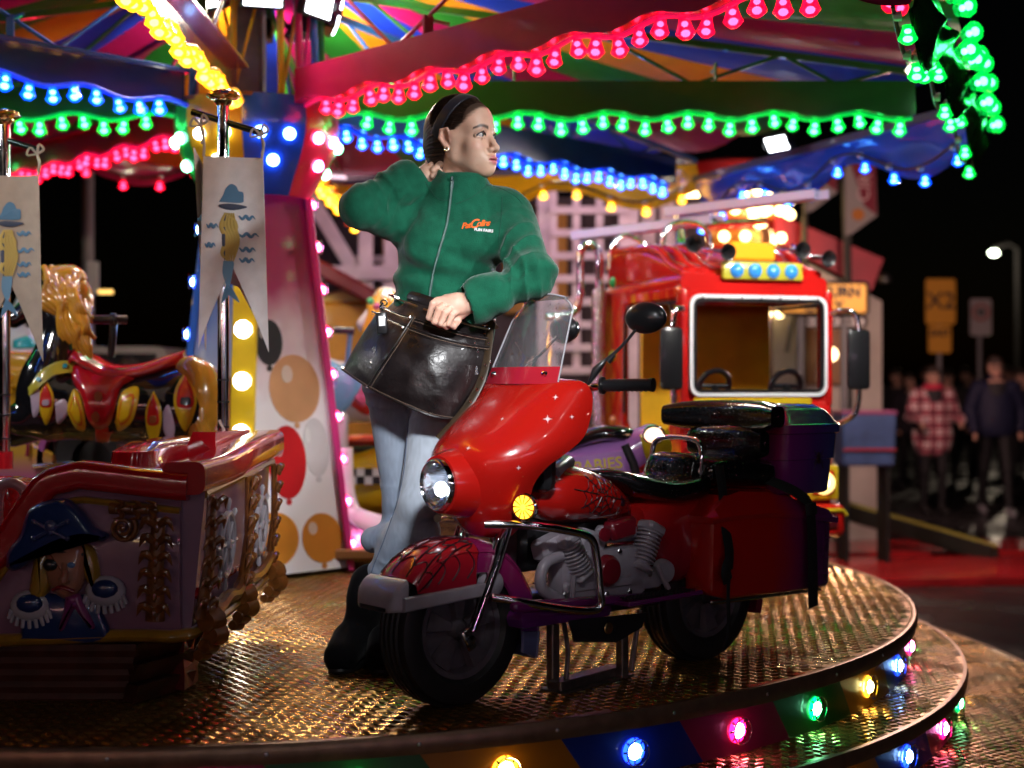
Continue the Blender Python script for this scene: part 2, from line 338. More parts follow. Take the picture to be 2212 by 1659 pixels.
# deck plates: sectors with 3 mm joints
NS = 12
for k in range(NS):
    a0, a1 = k * 2 * math.pi / NS + .12, (k + 1) * 2 * math.pi / NS + .12; b = B(); ins = []
    aa = np.linspace(a0 + .0018, a1 - .0018, 14)
    for rr0, rr1, nm in ((.3, 1.56, 'deck_plate'), (1.564, DR - .012, 'deck_plate')):
        b = B(); a = aa
        P = np.concatenate([np.stack([rr1 * np.cos(a), rr1 * np.sin(a)], 1), np.stack([rr0 * np.cos(a[::-1]), rr0 * np.sin(a[::-1])], 1)])
        b.prism(P, DC + A(0, 0, -.012), (1, 0, 0), (0, 1, 0), .012); cp(b, nm, plate, 30)
b = B(); disc_ring(b, DC, DR - .02, -.014, .02, 120); cp(b, 'deck_frame', mat('deck_frame', (.05, .04, .04), .6))
def treads(cx, cy, z, keep, cell=.031, ang=.62, hgt=.0019):
    ca, sa = math.cos(ang), math.sin(ang); n = int(7.2 / cell); i, j = np.meshgrid(np.arange(-n // 2, n // 2), np.arange(-n // 2, n // 2), indexing='ij')
    i = i.ravel(); j = j.ravel(); u = (i + .5) * cell; v = (j + .5) * cell; odd = (i + j) % 2
    x = cx + u * ca - v * sa; y = cy + u * sa + v * ca; kp = keep(x, y); u, v, odd = u[kp], v[kp], odd[kp]
    L, wd = cell * .47, cell * .066; off = (np.arange(5) - 2) * cell * .19
    U = np.repeat(u, 5); Vv = np.repeat(v, 5); O = np.repeat(odd, 5); K5 = np.tile(off, len(u)); lens = L * np.tile([.8, .95, 1, .95, .8], len(u))
    cu = np.where(O == 0, U, U + K5); cv = np.where(O == 0, Vv + K5, Vv); du = np.where(O == 0, 1., 0.); dv = 1 - du
    pts = []
    for sl, sw, h in ((-1, 0, 0), (0, -1, 0), (1, 0, 0), (0, 1, 0), (-.45, 0, 1), (.45, 0, 1)):
        uu = cu + du * sl * lens + dv * sw * wd; vv = cv + dv * sl * lens + du * sw * wd
        pts.append(np.stack([cx + uu * ca - vv * sa, cy + uu * sa + vv * ca, np.full(len(uu), z + h * hgt)], 1))
    V = np.stack(pts, 1).reshape(-1, 3); base = (np.arange(len(U)) * 6)[:, None, None]
    F = (base + np.array([(0, 1, 4), (1, 5, 4), (1, 2, 5), (2, 3, 5), (3, 4, 5), (3, 0, 4)])[None]).reshape(-1, 3)
    me = bpy.data.meshes.new('tread'); me.vertices.add(len(V)); me.vertices.foreach_set('co', (V - A(K[0], K[1], GZ)).ravel())
    me.loops.add(F.size); me.loops.foreach_set('vertex_index', F.ravel().astype(np.int32)); me.polygons.add(len(F)); me.polygons.foreach_set('loop_start', np.arange(len(F), dtype=np.int32) * 3); me.update(calc_edges=True)
    return me
def inview(x, y, m=60): px = 1106 + x / y * FPX; return (px > -m) & (px < 2212 + m)
me = treads(DC[0], DC[1], 0, lambda x, y: (np.hypot(x - DC[0], y - DC[1]) < DR - .03) & inview(x, y) & (y < 7.2)); me.materials.append(tread)
o = link('tread_pattern', me, car); o['kind'] = 'stuff'
b = B(); a = np.arange(160) / 160 * 2 * math.pi
prof = [(DR - .014, -.045), (DR + .006, -.045), (DR + .010, -.03), (DR + .010, -.006), (DR + .004, .003), (DR - .006, .005), (DR - .014, .002)]
b.loft([np.stack([DC[0] + r * np.cos(a), DC[1] + r * np.sin(a), np.full(160, z)], 1) for r, z in prof], caps=False); rim = cp(b, 'deck_rim', rimm)
for k in range(46):
    q = (k * 7.83 - 150) * math.pi / 180; b = B(); b.lathe([(.0, .004), (.004, .003), (.006, 0)], 10, DC + A(math.cos(q) * (DR + .009), math.sin(q) * (DR + .009), -.02), frame((math.cos(q), math.sin(q), 0)))
    cp(b, 'rim_screw', steel, parent=car) if -2.1 < q < .3 else None
# LED lamp on the skirts: coloured lens dome in a collar with eight bead windows
LCOL = {'blue': ((.25, .5, 1), (.01, .06, 1)), 'pink': ((1, .25, .6), (1, .01, .15)), 'green': ((.25, 1, .55), (.0, .75, .12)), 'yellow': ((1, .85, .3), (1, .5, .02)), 'white': ((1, .95, .85), (1, .8, .5))}
PANC = {'blue': BLU, 'pink': MAG, 'green': GRN, 'yellow': ORA}
def lamp_meshes(r):
    out = {}
    for c, (core, edge) in LCOL.items():
        b = B(); b.lathe([(0, .5 * r), (.3 * r, .46 * r), (.5 * r, .34 * r), (.6 * r, .2 * r), (.62 * r, 0)], 16); lens = b.mesh('lens', glow('led_core_' + c, core, 34))
        b = B(); b.lathe([(.62 * r, 0), (.64 * r, .2 * r), (.8 * r, .16 * r), (1.0 * r, .06 * r), (1.02 * r, 0)], 24); ring = b.mesh('lens_ring', glow('led_ring_' + c, edge, 4.5))
        b = B()
        for k in range(8):
            q = k * math.pi / 4; b.box((math.cos(q) * .83 * r, math.sin(q) * .83 * r, .14 * r), (.42 * r, .16 * r, .14 * r), rotm('Z', q), .02 * r)
        b.tube([(math.cos(t) * 1.03 * r, math.sin(t) * 1.03 * r, .02) for t in np.arange(28) / 28 * 2 * math.pi], .06 * r, 6, closed=True)
        out[c] = (lens, ring, b.mesh('lamp_cage', chrome))
    return out
SL = lamp_meshes(.034)
def put_lamp(set_, col, pos, nrm, parent, name='skirt_lamp'):
    """lamp as a part with its sub-parts, in the parent's frame"""
    R = Matrix(frame(nrm).tolist()); le, ri, ca = set_[col]
    base = link(name, ri, parent, Vector(pos) - parent.location, R.to_euler())
    if parent.parent is None:
        l = link('lens', le, base); c = link('lamp_cage', ca, base)
    else:
        link('lens', le, parent, Vector(pos), R.to_euler())
    return base
seq = ['blue', 'pink', 'green', 'yellow']
def skirt(R, zt, zb, a_from, a_to, phase, lamps=True, lean=.10):
    stp = 8.2
    for k in range(int((a_to - a_from) / stp) + 1):
        ad = a_from + k * stp; c = seq[(k + phase) % 4]; h = math.radians(stp / 2); q = math.radians(ad)
        n = 5; t = np.linspace(-h, h, n); rg = []
        for zz, sh in ((zt, -lean * .4), (zb, lean * .6)):
            aa = q + t + sh * .35; rg.append((zz, aa))
        V = []; 
        for rr in (R - .02, R - .05):
            for zz, aa in rg: V.append(np.stack([DC[0] + rr * np.cos(aa), DC[1] + rr * np.sin(aa), np.full(n, zz)], 1))
        F = []
        for i in range(n - 1):
            F += [(i, i + 1, n + i + 1, n + i), (2 * n + i, 3 * n + i, 3 * n + i + 1, 2 * n + i + 1)]
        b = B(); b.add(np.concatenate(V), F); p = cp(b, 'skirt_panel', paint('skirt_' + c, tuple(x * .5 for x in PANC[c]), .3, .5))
        if lamps: put_lamp(SL, c, DC + A(math.cos(q) * (R - .018), math.sin(q) * (R - .018), (zt + zb) / 2), (math.cos(q), math.sin(q), 0), car)
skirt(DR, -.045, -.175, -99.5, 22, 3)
# steps around the ride
def step_ring(name, R0, R1, z, label, tread_keep, cell=.031):
    t = thing(name, label, 'step', (DC[0], DC[1], GZ)); 
    for k in range(16):
        a0, a1 = k * math.pi / 8 + .29, (k + 1) * math.pi / 8 + .29; aa = np.linspace(a0 + .001, a1 - .001, 12)
        if not (math.sin((a0 + a1) / 2) < .55): continue
        P = np.concatenate([np.stack([R1 * np.cos(aa), R1 * np.sin(aa)], 1), np.stack([R0 * np.cos(aa[::-1]), R0 * np.sin(aa[::-1])], 1)])
        b = B(); b.prism(P, DC + A(0, 0, z - .012), (1, 0, 0), (0, 1, 0), .012); b.build('step_plate', plate, t, 30, world=True)
    a = np.arange(160) / 160 * 2 * math.pi; b = B()
    b.loft([np.stack([DC[0] + r * np.cos(a), DC[1] + r * np.sin(a), np.full(160, zz)], 1) for r, zz in ((R1 - .002, z - .04), (R1 + .012, z - .04), (R1 + .015, z - .02), (R1 + .010, z + .002), (R1 - .002, z + .003))], caps=False); b.build('step_rim', rimm, t, world=True)
    me = treads(DC[0], DC[1], z, tread_keep, cell); 
    V = np.empty(len(me.vertices) * 3); me.vertices.foreach_get('co', V); V = V.reshape(-1, 3) + A(K[0], K[1], GZ) - A(DC[0], DC[1], GZ); me.vertices.foreach_set('co', V.ravel()); me.materials.append(tread)
    link('tread_pattern', me, t)['kind'] = 'stuff'; return t
st1 = step_ring('carousel_step', DR - .05, 2.80, -.175, 'upper ring step of chequer plate just below the carousel deck', lambda x, y: (np.hypot(x - DC[0], y - DC[1]) < 2.79) & (np.hypot(x - DC[0], y - DC[1]) > DR - .03) & inview(x, y) & (y < 7) & (x > -.6))
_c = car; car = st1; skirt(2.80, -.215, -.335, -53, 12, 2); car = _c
st2 = step_ring('carousel_step', 2.74, 3.22, -.34, 'lower wide ring step of chequer plate next to the asphalt', lambda x, y: (np.hypot(x - DC[0], y - DC[1]) < 3.2) & (np.hypot(x - DC[0], y - DC[1]) > 2.77) & inview(x, y) & (y < 7.2) & (x > .5))
b = B(); a = np.arange(120) / 120 * 2 * math.pi
b.loft([np.stack([DC[0] + 3.19 * np.cos(a), DC[1] + 3.19 * np.sin(a), np.full(120, z)], 1) for z in (GZ, -.38)], caps=False); b.build('step_skirt', mat('dark_skirt', (.03, .025, .03), .5), st2, world=True)
# ---------------------------------------------------------------- hub: four-sided tapering casing
def casing_pt(k, z, grow=0): # k = corner angle index: 0 front,1 right,2 back,3 left
    t = (z - 0) / 1.72; r = .405 * (1 - t) + .205 * t + grow; q = math.radians(-90 + 90 * k); return K + A(r * math.cos(q), r * math.sin(q), z)
def art(name, base, splash, seed, dark=(.2, .1, .35)):
    m = mat(name, base, .3, coat=.5); t = m.node_tree; bs = t.nodes['Principled BSDF']; L = t.links.new; tc = t.nodes.new('ShaderNodeTexCoord')
    mp = t.nodes.new('ShaderNodeMapping'); mp.inputs['Location'].default_value = (seed, seed * .7, 0); L(tc.outputs['Object'], mp.inputs[0])
    n1 = t.nodes.new('ShaderNodeTexNoise'); n1.inputs['Scale'].default_value = 3.2; n1.inputs['Detail'].default_value = 3; L(mp.outputs[0], n1.inputs[0])
    sx = t.nodes.new('ShaderNodeSeparateXYZ'); L(tc.outputs['Object'], sx.inputs[0]); zz = t.nodes.new('ShaderNodeMapRange'); zz.inputs[1].default_value = 1.35; zz.inputs[2].default_value = 2.5; L(sx.outputs[2], zz.inputs[0])
    ad = t.nodes.new('ShaderNodeMath'); ad.operation = 'MULTIPLY_ADD'; ad.inputs[1].default_value = .5; L(n1.outputs[0], ad.inputs[0]); L(zz.outputs[0], ad.inputs[2])
    r = t.nodes.new('ShaderNodeValToRGB'); e = r.color_ramp.elements; e[0].position = .3; e[0].color = (*base, 1); e[1].position = 1.0; e[1].color = (*dark, 1); q = e.new(.72); q.color = (*splash, 1); L(ad.outputs[0], r.inputs[0])
    v = t.nodes.new('ShaderNodeTexVoronoi'); v.inputs['Scale'].default_value = 6.5; L(mp.outputs[0], v.inputs[0]); mr = t.nodes.new('ShaderNodeMapRange'); mr.inputs[1].default_value = .04; mr.inputs[2].default_value = .25; mr.inputs[3].default_value = .9; mr.inputs[4].default_value = 0; L(v.outputs['Distance'], mr.inputs[0])
    mx = t.nodes.new('ShaderNodeMix'); mx.data_type = 'RGBA'; L(mr.outputs[0], mx.inputs[0]); L(r.outputs[0], mx.inputs[6]); mx.inputs[7].default_value = (.85, .82, .9, 1); L(mx.outputs[2], bs.inputs['Base Color']); return m
ARTM = [art('art_pink', (.86, .83, .86), (.42, .03, .14), 3, (.30, .01, .10)), art('art_blue', (.70, .72, .82), (.02, .12, .55), 8, (.01, .05, .4)), art('art_blue2', (.7, .7, .8), (.3, .1, .4), 5), art('art_green', (.7, .8, .7), (.02, .3, .1), 6)]
for k, (kk, mt) in enumerate(((0, ARTM[0]), (3, ARTM[1]), (1, ARTM[2]), (2, ARTM[3]))):
    p = [casing_pt(kk, 0.02), casing_pt(kk + 1, .02), casing_pt(kk + 1, 1.72), casing_pt(kk, 1.72)]; nn = np.cross(p[1] - p[0], p[3] - p[0]); nn /= np.linalg.norm(nn)
    b = B(); b.loft([np.array(p) - nn * .02, np.array(p)]); pan = cp(b, 'casing_panel', mt, 0)
HL = lamp_meshes(.030); HL2 = lamp_meshes(.036)
def strip(k, wdt, m, name, col=None, zs=(), lset=HL, grow=.012, out=None):
    p0, p1 = casing_pt(k, 0.005, grow), casing_pt(k, 1.72, grow); dirn = (p1 - p0) / np.linalg.norm(p1 - p0); o_ = out if out is not None else A(math.cos(math.radians(-90 + 90 * k)), math.sin(math.radians(-90 + 90 * k)), 0)
    R = frame(dirn, o_); R = np.stack([np.cross(o_, dirn), o_, dirn], 1); b = B(); b.box((p0 + p1) / 2, (wdt, .03, np.linalg.norm(p1 - p0)), R, .003); s_ = cp(b, name, m, 0)
    for z in zs:
        t = z / 1.72; put_lamp(lset, col, p0 + (p1 - p0) * t + o_ * .017, o_, car, 'casing_lamp')
strip(0, .105, paint('post_yellow', (.72, .50, .015)), 'corner_post', 'white', (.19, .41, .63, .85, 1.07, 1.29), HL2)
strip(1, .05, paint('post_pink', (.70, .04, .26)), 'corner_post', 'pink', np.arange(.12, 1.7, .19), HL, .012, A(.92, .38, 0))
strip(3, .05, paint('post_blue', (.02, .16, .66)), 'corner_post', 'blue', np.arange(.12, 1.7, .235), HL, .012, A(-.95, -.3, 0))
# balloon decoration airbrushed on the two visible casing panels (plain shapes)
def decal(k, u, z, ru, rz, col, name='painted_shape', n=28, th=.003):
    p0, p1 = casing_pt(k, z), casing_pt(k + 1, z); c = p0 + (p1 - p0) * u; ux = (p1 - p0) / np.linalg.norm(p1 - p0); up = casing_pt(k, z + .1) + (casing_pt(k + 1, z + .1) - casing_pt(k, z + .1)) * u - c; up /= np.linalg.norm(up)
    a = np.arange(n) / n * 2 * math.pi; b = B(); b.prism(np.stack([ru * np.cos(a), rz * np.sin(a)], 1), c, ux, up, th); cp(b, name, paint('decal_%d_%d_%d' % tuple(int(x * 100) for x in col), col), 30)
for u, z, ru, rz, col in ((.30, .17, .135, .12, (.62, .24, .03)), (.78, .16, .11, .11, (.60, .22, .03)), (.47, .50, .10, .16, (.55, .015, .02)), (.60, .82, .135, .15, (.62, .33, .16)), (.30, 1.02, .07, .10, (.03, .025, .03)), (.80, .56, .07, .13, (.62, .60, .62))): decal(0, u, z, ru, rz, col); decal(0, u - .09, z + rz * .42, ru * .22, rz * .26, tuple(min(.9, c_ * .5 + .4) for c_ in col), 'painted_highlight', 18, .0045); decal(0, u, z - rz - .012, .014, .014, col, 'painted_knot', 10)
decal(3, .62, .70, .13, .19, (.35, .012, .05)); decal(3, .72, .36, .1, .12, (.03, .06, .4))
# crown of the hub: eight flared faces with big bulbs
CR = [(.355, 2.075), (.365, 1.98), (.34, 1.86), (.275, 1.74), (.235, 1.66)]
ccol = {0: ('yellow', (.75, .42, .015)), 1: ('blue', (.015, .10, .75)), 2: ('pink', (.62, .01, .07)), 3: ('green', (.02, .4, .06)), 7: ('green', (.02, .40, .06)), 6: ('pink', (.6, .01, .07)), 5: ('blue', (.01, .1, .7)), 4: ('yellow', (.7, .4, .01))}
bulbbig = {}
for c, (core, edge) in LCOL.items():
    b = B(); b.ball((0, 0, .012), (.026, .026, .024), 14, n=8); bulbbig[c] = b.mesh('bulb', glow('bulb_' + c, core, 12))
for k in range(8):
    q0 = math.radians(-112.5 - 22.5 + 45 * k); q1 = q0 + math.radians(45); c, col = ccol[k]; prof = cr(CR, 9)
    V = [np.array([K + A(r * math.cos(q), r * math.sin(q), z) for q in (q0, q0 * .75 + q1 * .25, (q0 + q1) / 2, q0 * .25 + q1 * .75, q1)]) for r, z in prof]
    for i in range(len(V)):
        V[i][1:4] -= 0
    b = B(); b.loft(V, caps=False, close=False); p = cp(b, 'crown_face', paint('crown_' + c, col), 60)
    qm = (q0 + q1) / 2
    for (s, z, r) in ((-.45, 1.91, .345), (.45, 1.91, .345), (0, 1.80, .30)):
        q = qm + s * math.radians(22.5); pos = K + A(r * math.cos(q), r * math.sin(q), z); nn = A(math.cos(q), math.sin(q), -.25)
        link('crown_bulb', bulbbig['white' if c == 'yellow' else c], car, Vector(pos) - car.location, Matrix(frame(nn).tolist()).to_euler())
b = B(); b.lathe([(.0, 2.078), (.37, 2.078), (.37, 2.06)], 8, (K[0], K[1], 0)); cp(b, 'crown_lid', mat('crown_lid', (.2, .1, .05), .5), 0)
b = B(); b.box(K + A(-.02, -.1, 2.6), (.135, .135, 1.1), None, .012); cp(b, 'mast', mat('mast_grey', (.16, .15, .15), .65, var=.25, vscale=12, bump=.3, bscale=60))
for q, col in ((-150, 'blue'), (-118, 'orange'), (-100, 'yellow'), (-60, 'yellow'), (-42, 'pink'), (-22, 'sky'), (-5, 'green'), (170, 'pink'), (60, 'green'), (110, 'orange')):
    cc = {'blue': (.01, .1, .4), 'orange': (.6, .25, .02), 'yellow': (.6, .4, .02), 'pink': (.6, .02, .2), 'sky': (.02, .2, .6), 'green': (.02, .3, .03)}[col]; q = math.radians(q)
    b = B(); b.tube([K + A(.30 * math.cos(q), .30 * math.sin(q), 2.07), K + A(.27 * math.cos(q), .27 * math.sin(q), 2.9)], .016, 8); cp(b, 'hub_tube', paint('tube_' + col, cc))
    b = B(); b.tube([K + A(.30 * math.cos(q), .30 * math.sin(q), 2.07), K + A(.27 * math.cos(q + .6), .27 * math.sin(q + .6), 2.75)], .008, 6); cp(b, 'hub_brace', paint('tube_' + col, cc))
# flood lamps on mast top and canopy rim; unseen ones are added for light
floodm = glow('flood_lens', (.9, .95, 1), 9)
def flood(pos, aim, size=(.17, .11), spot=None, name='flood_lamp', cone_=110, blend=.6, col=(1, .95, .9), rad=.06):
    pos = np.asarray(pos, float); d = np.asarray(aim, float) - pos; R = frame(d, (0, 0, 1)); b = B(); b.box(pos - R[:, 2] * .03, (size[0] + .02, size[1] + .02, .05), R, .008, taper=(1.05, 1.05))
    for s in (-1, 1): b.box(pos - R[:, 2] * .04 + R[:, 0] * s * (size[0] / 2 + .016), (.006, .03, .10), R)
    h = cp(b, name, blackp, 30); b = B(); b.box(pos - R[:, 2] * .003, (size[0], size[1], .012), R, .003); cp(b, 'flood_lens', floodm, 0)
    if spot:
        l = bpy.data.lights.new('flood', 'SPOT' if cone_ else 'POINT'); l.energy = spot; l.color = col; l.shadow_soft_size = rad
        if cone_: l.spot_size = math.radians(cone_); l.spot_blend = blend
        lo = bpy.data.objects.new('flood_light', l); C.objects.link(lo); lo.parent = h; lo.location = Vector(pos + R[:, 2] * .02) - car.location; lo.rotation_euler = Vector(d).to_track_quat('-Z', 'Y').to_euler()
for q in (-135, -90, -45, 0, 45, 90):
    a = math.radians(q + 14); flood(K + A(.36 * math.cos(a), .36 * math.sin(a), 2.50), K + A(2.4 * math.cos(a), 2.4 * math.sin(a), 2.0 if q < 30 else 1.3), (.16, .12), 30 if q < 30 else 55, cone_=165, blend=.4, col=(1, .86, .64))  # the two rear mast lamps are added to light the back rides
# ---------------------------------------------------------------- canopy
RB = 2.93; RE = 3.20; HB = 2.06
def rimz(x): return -.045 * (x + .4)
bc = {-90: 'yellow', -45: 'pink', 0: 'green', 45: 'blue', 90: 'yellow', 135: 'pink', 180: 'green', -135: 'blue'}
beamcol = {'yellow': (.28, .05, .03), 'pink': (.40, .008, .07), 'green': (.015, .13, .012), 'blue': (.008, .035, .16)}
CAPC = {'yellow': ((1, .75, .18), (1, .50, .015), (1, .82, .35), 2.2, 16), 'pink': ((1, .10, .22), (1, .003, .05), (1, .45, .6), 1.5, 13), 'green': ((.12, 1, .35), (.0, .55, .07), (.7, 1, .85), 1.1, 15), 'blue': ((.15, .5, 1), (.002, .11, .9), (.7, .9, 1), 1.7, 19)}
CAPM = {c: [capmat('cap_' + c, v[0], v[1], v[3]), glow('cap_core_' + c, v[2], v[4])] for c, v in CAPC.items()}
capmesh = {}
for c in CAPM:
    b = B(); b.lathe([(0, -.061), (.009, -.0605), (.016, -.056), (.0265, -.045), (.0275, -.042), (.0225, -.032), (.0175, -.018), (.0145, -.004), (.016, 0), (0, .001)], 10); b.mi = 1; b.ball((0, 0, -.043), (.0135, .0135, .010), 8, n=6); b.ball((0, 0, -.018), (.010, .010, .008), 8, n=6); b.xf(np.eye(3) * 1.15); capmesh[c] = b.mesh('bulb', CAPM[c], 20)
for ang, c in bc.items():
    q = math.radians(ang); u = A(math.cos(q), math.sin(q), 0); n = A(-u[1], u[0], 0); pm = paint('beam_' + c, beamcol[c], .25, .8)
    wave = lambda r: .016 * math.sin(r * 17)
    rs = np.linspace(.36, RB, 60); out = [(r, HB + wave(r) - .02) for r in rs] + [(r, HB + .125 - .02 * (r > 1e9)) for r in rs[::-1]]
    b = B(); b.prism(np.array(out), K - n * .02 , u, (0, 0, 1), -.04 if False else .04); b.V[-1] += n * .02 * 0; b.xf(t=A(0, 0, 0))
    beam = cp(b, 'light_beam', pm, 25)
    b = B(); b.box(K + u * (RB + .36) / 2 + A(0, 0, HB + .12), (RB - .36, .06, .02), rotm('Z', q), .004); cp(b, 'beam_flange', pm, 0)
    b = B(); b.tube([K + u * r + n * .0 + A(0, 0, HB - .022 + wave(r)) for r in rs], .010, 8); cp(b, 'bulb_rail', glow('rail_' + c, tuple(x * .9 for x in LCOL[c][1]), .35), 60)
    nb = 26
    for i in range(nb):
        r = .50 + (RB - .55) * i / (nb - 1)
        pos = K + u * r + A(0, 0, HB - .026 + wave(r)); link('bulb', capmesh[c], beam, Vector(pos) - car.location, (random.gauss(0, .13), random.gauss(0, .13), random.random() * 6), (random.uniform(.94, 1.05),) * 3)
    # upper chord and zigzag rods
    tc = paint('truss_' + ('green' if c == 'yellow' else c), {'pink': (.35, .01, .08), 'green': (.012, .15, .012), 'blue': (.01, .08, .28)}.get('green' if c == 'yellow' else c))
    b = B(); b.box(K + u * (RE + .2) / 2 + A(0, 0, (2.60 + 2.20) / 2), (math.hypot(RE - .2, .40), .03, .03), rotm('Z', q) @ rotm('Y', math.atan2(.40, RE - .2)), .003); cp(b, 'truss_chord', tc, 0)
    zz = [(.5, 1), (.95, 0), (1.5, 1), (1.95, 0), (2.35, 1), (2.6, 0), (2.85, 1)]
    for (r0, t0), (r1, t1) in zip(zz[:-1], zz[1:]):
        h = lambda r, t: (2.60 - .40 * (r - .2) / (RE - .2)) if t else HB + .12
        b = B(); b.tube([K + u * r0 + A(0, 0, h(r0, t0)), K + u * r1 + A(0, 0, h(r1, t1))], .0085, 6); cp(b, 'truss_rod', tc)
    for r in (1.15, 2.05):
        b = B(); b.box(K + u * r + A(0, 0, HB + .17), (.012, .05, .09), rotm('Z', q), .002); b.box(K + u * r + A(0, 0, HB + .2) + n * .06, (.012, .1, .012), rotm('Z', q), .002); cp(b, 'rod_bracket', tc, 0)
# striped cloth: 32 gores
cloth = [mat('cloth_%d' % i, c, .6, 0, .04, spec=.25, var=.18, vscale=3, bump=.5, bscale=4, bdist=.03) for i, c in enumerate(((.42, .004, .11), (.006, .035, .48), (.62, .22, .006), (.012, .17, .018)))]
for k in range(32):
    q0 = math.radians(k * 11.25 + 3); q1 = math.radians((k + 1) * 11.25 + 3); V = []
    for t in np.linspace(0, 1, 7):
        r = None; z = 2.78 - .50 * t - .05 * math.sin(math.pi * t)
        rad_ = lambda q: .22 + ((RE + .015) * math.cos(math.pi / 8) / math.cos((q % (math.pi / 4)) - math.pi / 8) - .22) * t
        V.append(np.array([K + A(rad_(q) * math.cos(q), rad_(q) * math.sin(q), z - .035 * t * math.sin(math.pi * s)) for s, q in ((0, q0), (.25, q0 * .75 + q1 * .25), (.5, (q0 + q1) / 2), (.75, q0 * .25 + q1 * .75), (1, q1))]))
    b = B(); b.loft(V, caps=False, close=False); b.loft([v + A(0, 0, .006) for v in V], caps=False, close=False); cp(b, 'canopy_gore', cloth[(k + 1) % 4], 60)
# valances (rounding boards), one per bay, carved wavy edge, cable and bulbs
vcol = {22.5: ('blue', (.012, .05, .42)), 67.5: ('yellow', (.55, .30, .012)), 112.5: ('pink', (.22, .008, .05)), 157.5: ('green', (.01, .15, .02)), -22.5: ('green', (.006, .06, .012)), -67.5: ('pink', (.3, .01, .06)), -112.5: ('yellow', (.5, .3, .01)), -157.5: ('blue', (.01, .05, .35))}
for am, (c, col) in vcol.items():
    q0, q1 = math.radians(am - 22.5), math.radians(am + 22.5); p0 = K + RE * A(math.cos(q0), math.sin(q0), 0); p1 = K + RE * A(math.cos(q1), math.sin(q1), 0); L = np.linalg.norm(p1 - p0); ux = (p1 - p0) / L; nn = A(math.cos(math.radians(am)), math.sin(math.radians(am)), 0)
    zt = 2.22 + rimz((p0[0] + p1[0]) / 2) * 1.6
    N = 90; s = np.linspace(0, 1, N)
    edge = -.20 - .05 * np.sin(s * math.pi * 5 - .6) - .045 * np.abs(np.sin(s * math.pi * 2.5)) + .05 * np.sin(s * math.pi)
    rows = []; H = [0, .06, .2, .4, .6, .8, .95, 1]
    for h in H:
        bulge = .06 * math.sin(math.pi * min(1, h * .9)) ; rel = .016 * np.sin(s * 34 + h * 7) * math.sin(math.pi * h) + .013 * np.sin(s * 19 - h * 11 + 2 * np.sin(s * 9)) * math.sin(math.pi * h)
        rows.append(p0 + np.outer(s * L, ux) + np.outer(bulge + rel, nn) + np.outer(edge * h + zt, A(0, 0, 1)))
    b = B(); b.loft(rows, caps=False, close=False); b.loft([r_ - nn * .012 for r_ in rows], caps=False, close=False)
    val = cp(b, 'valance', paint('valance_%s_%d' % (c, am), col, .25, .8), 180)
    b = B(); b.box((p0 + p1) / 2 + A(0, 0, zt + .01), (L, .05, .04), rotm('Z', math.atan2(ux[1], ux[0])), .004); cp(b, 'rim_tube', paint('rim_tube', (.06, .05, .12)), 0)
    b = B(); b.tube([p0 + ux * L * t + nn * .012 - nn * .055 + A(0, 0, zt + np.interp(t, s, edge) + .045) for t in np.linspace(.02, .98, 50)], .007, 6); cp(b, 'bulb_cable', blackp)
    for t in np.linspace(.035, .965, 11):
        pos = p0 + ux * L * t + nn * .01 - nn * .045 + A(0, 0, zt + np.interp(t, s, edge) + .04)
        b = B(); b.lathe([(0, .012), (.014, .010), (.016, -.012), (.0, -.014)], 8, pos, frame(-nn)); cp(b, 'bulb_socket', mat('socket', (.5, .45, .5), .5))
        if am not in (-67.5, -112.5): link('valance_bulb', capmesh[c], val, Vector(pos + nn * .03 + A(0, 0, -.03)) - car.location, (0, 0, 0), (.95, .95, .8))
# green rounding board at the frame's right edge: big faceted caps on the outside
def bigc(name, c):
    b = B(); b.lathe([(0, .034), (.018, .030), (.032, .018), (.036, .004), (.030, -.014), (.02, -.03), (.022, -.034)], 10); b.mi = 1; b.ball((0, 0, .010), (.016, .016, .012), 8, n=6); b.ball((0, 0, -.014), (.011, .011, .009), 8, n=6); return b.mesh(name, CAPM[c], 20)
bigcap, bigpink = bigc('cap_bulb', 'green'), bigc('cap_bulb', 'pink')

# bay floods: two in view inside the rim, the others added for their light
def bay(deg, r, z, aim, power, **kw):
    q = math.radians(deg); flood(K + A(r * math.cos(q), r * math.sin(q), z), aim, (.14, .075), power, **kw)
bay(24, 2.78, 2.11, A(-.7, 5.9, .5), 110, cone_=100)                       # above the fire engine
bay(-21, 2.88, 2.0, A(1.0, 6.3, .75), 110, cone_=100)          # right edge of the frame
for dg, rr_, aim_, pw_, cn_, hz_ in ((-55, 4.3, A(-.10, 4.0, 1.28), 125, 35, 1.97), (-74, 4.4, A(-.22, 4.05, .80), 165, 40, 1.62)):   # two added flash stand-ins on made-up outrigger arms, lighting woman and bike
    bay(dg, rr_, hz_, aim_, pw_, cone_=cn_, blend=1.0, rad=.08, col=(.97, .98, 1))
    q = math.radians(dg); e_ = K + A(rr_ * math.cos(q), rr_ * math.sin(q), 0) + A(.02, 0, 0); b = B(); b.tube([K + A(3.2 * math.cos(q), 3.2 * math.sin(q), 2.2), e_ + A(0, 0, 2.06), e_ + A(0, 0, hz_ + .02)], .018, 10); cp(b, 'outrigger_arm', steel)
bay(-158, 2.9, 2.08, A(-1.5, 5.2, .6), 30)                    # unseen, added beyond the left edge to light the horse

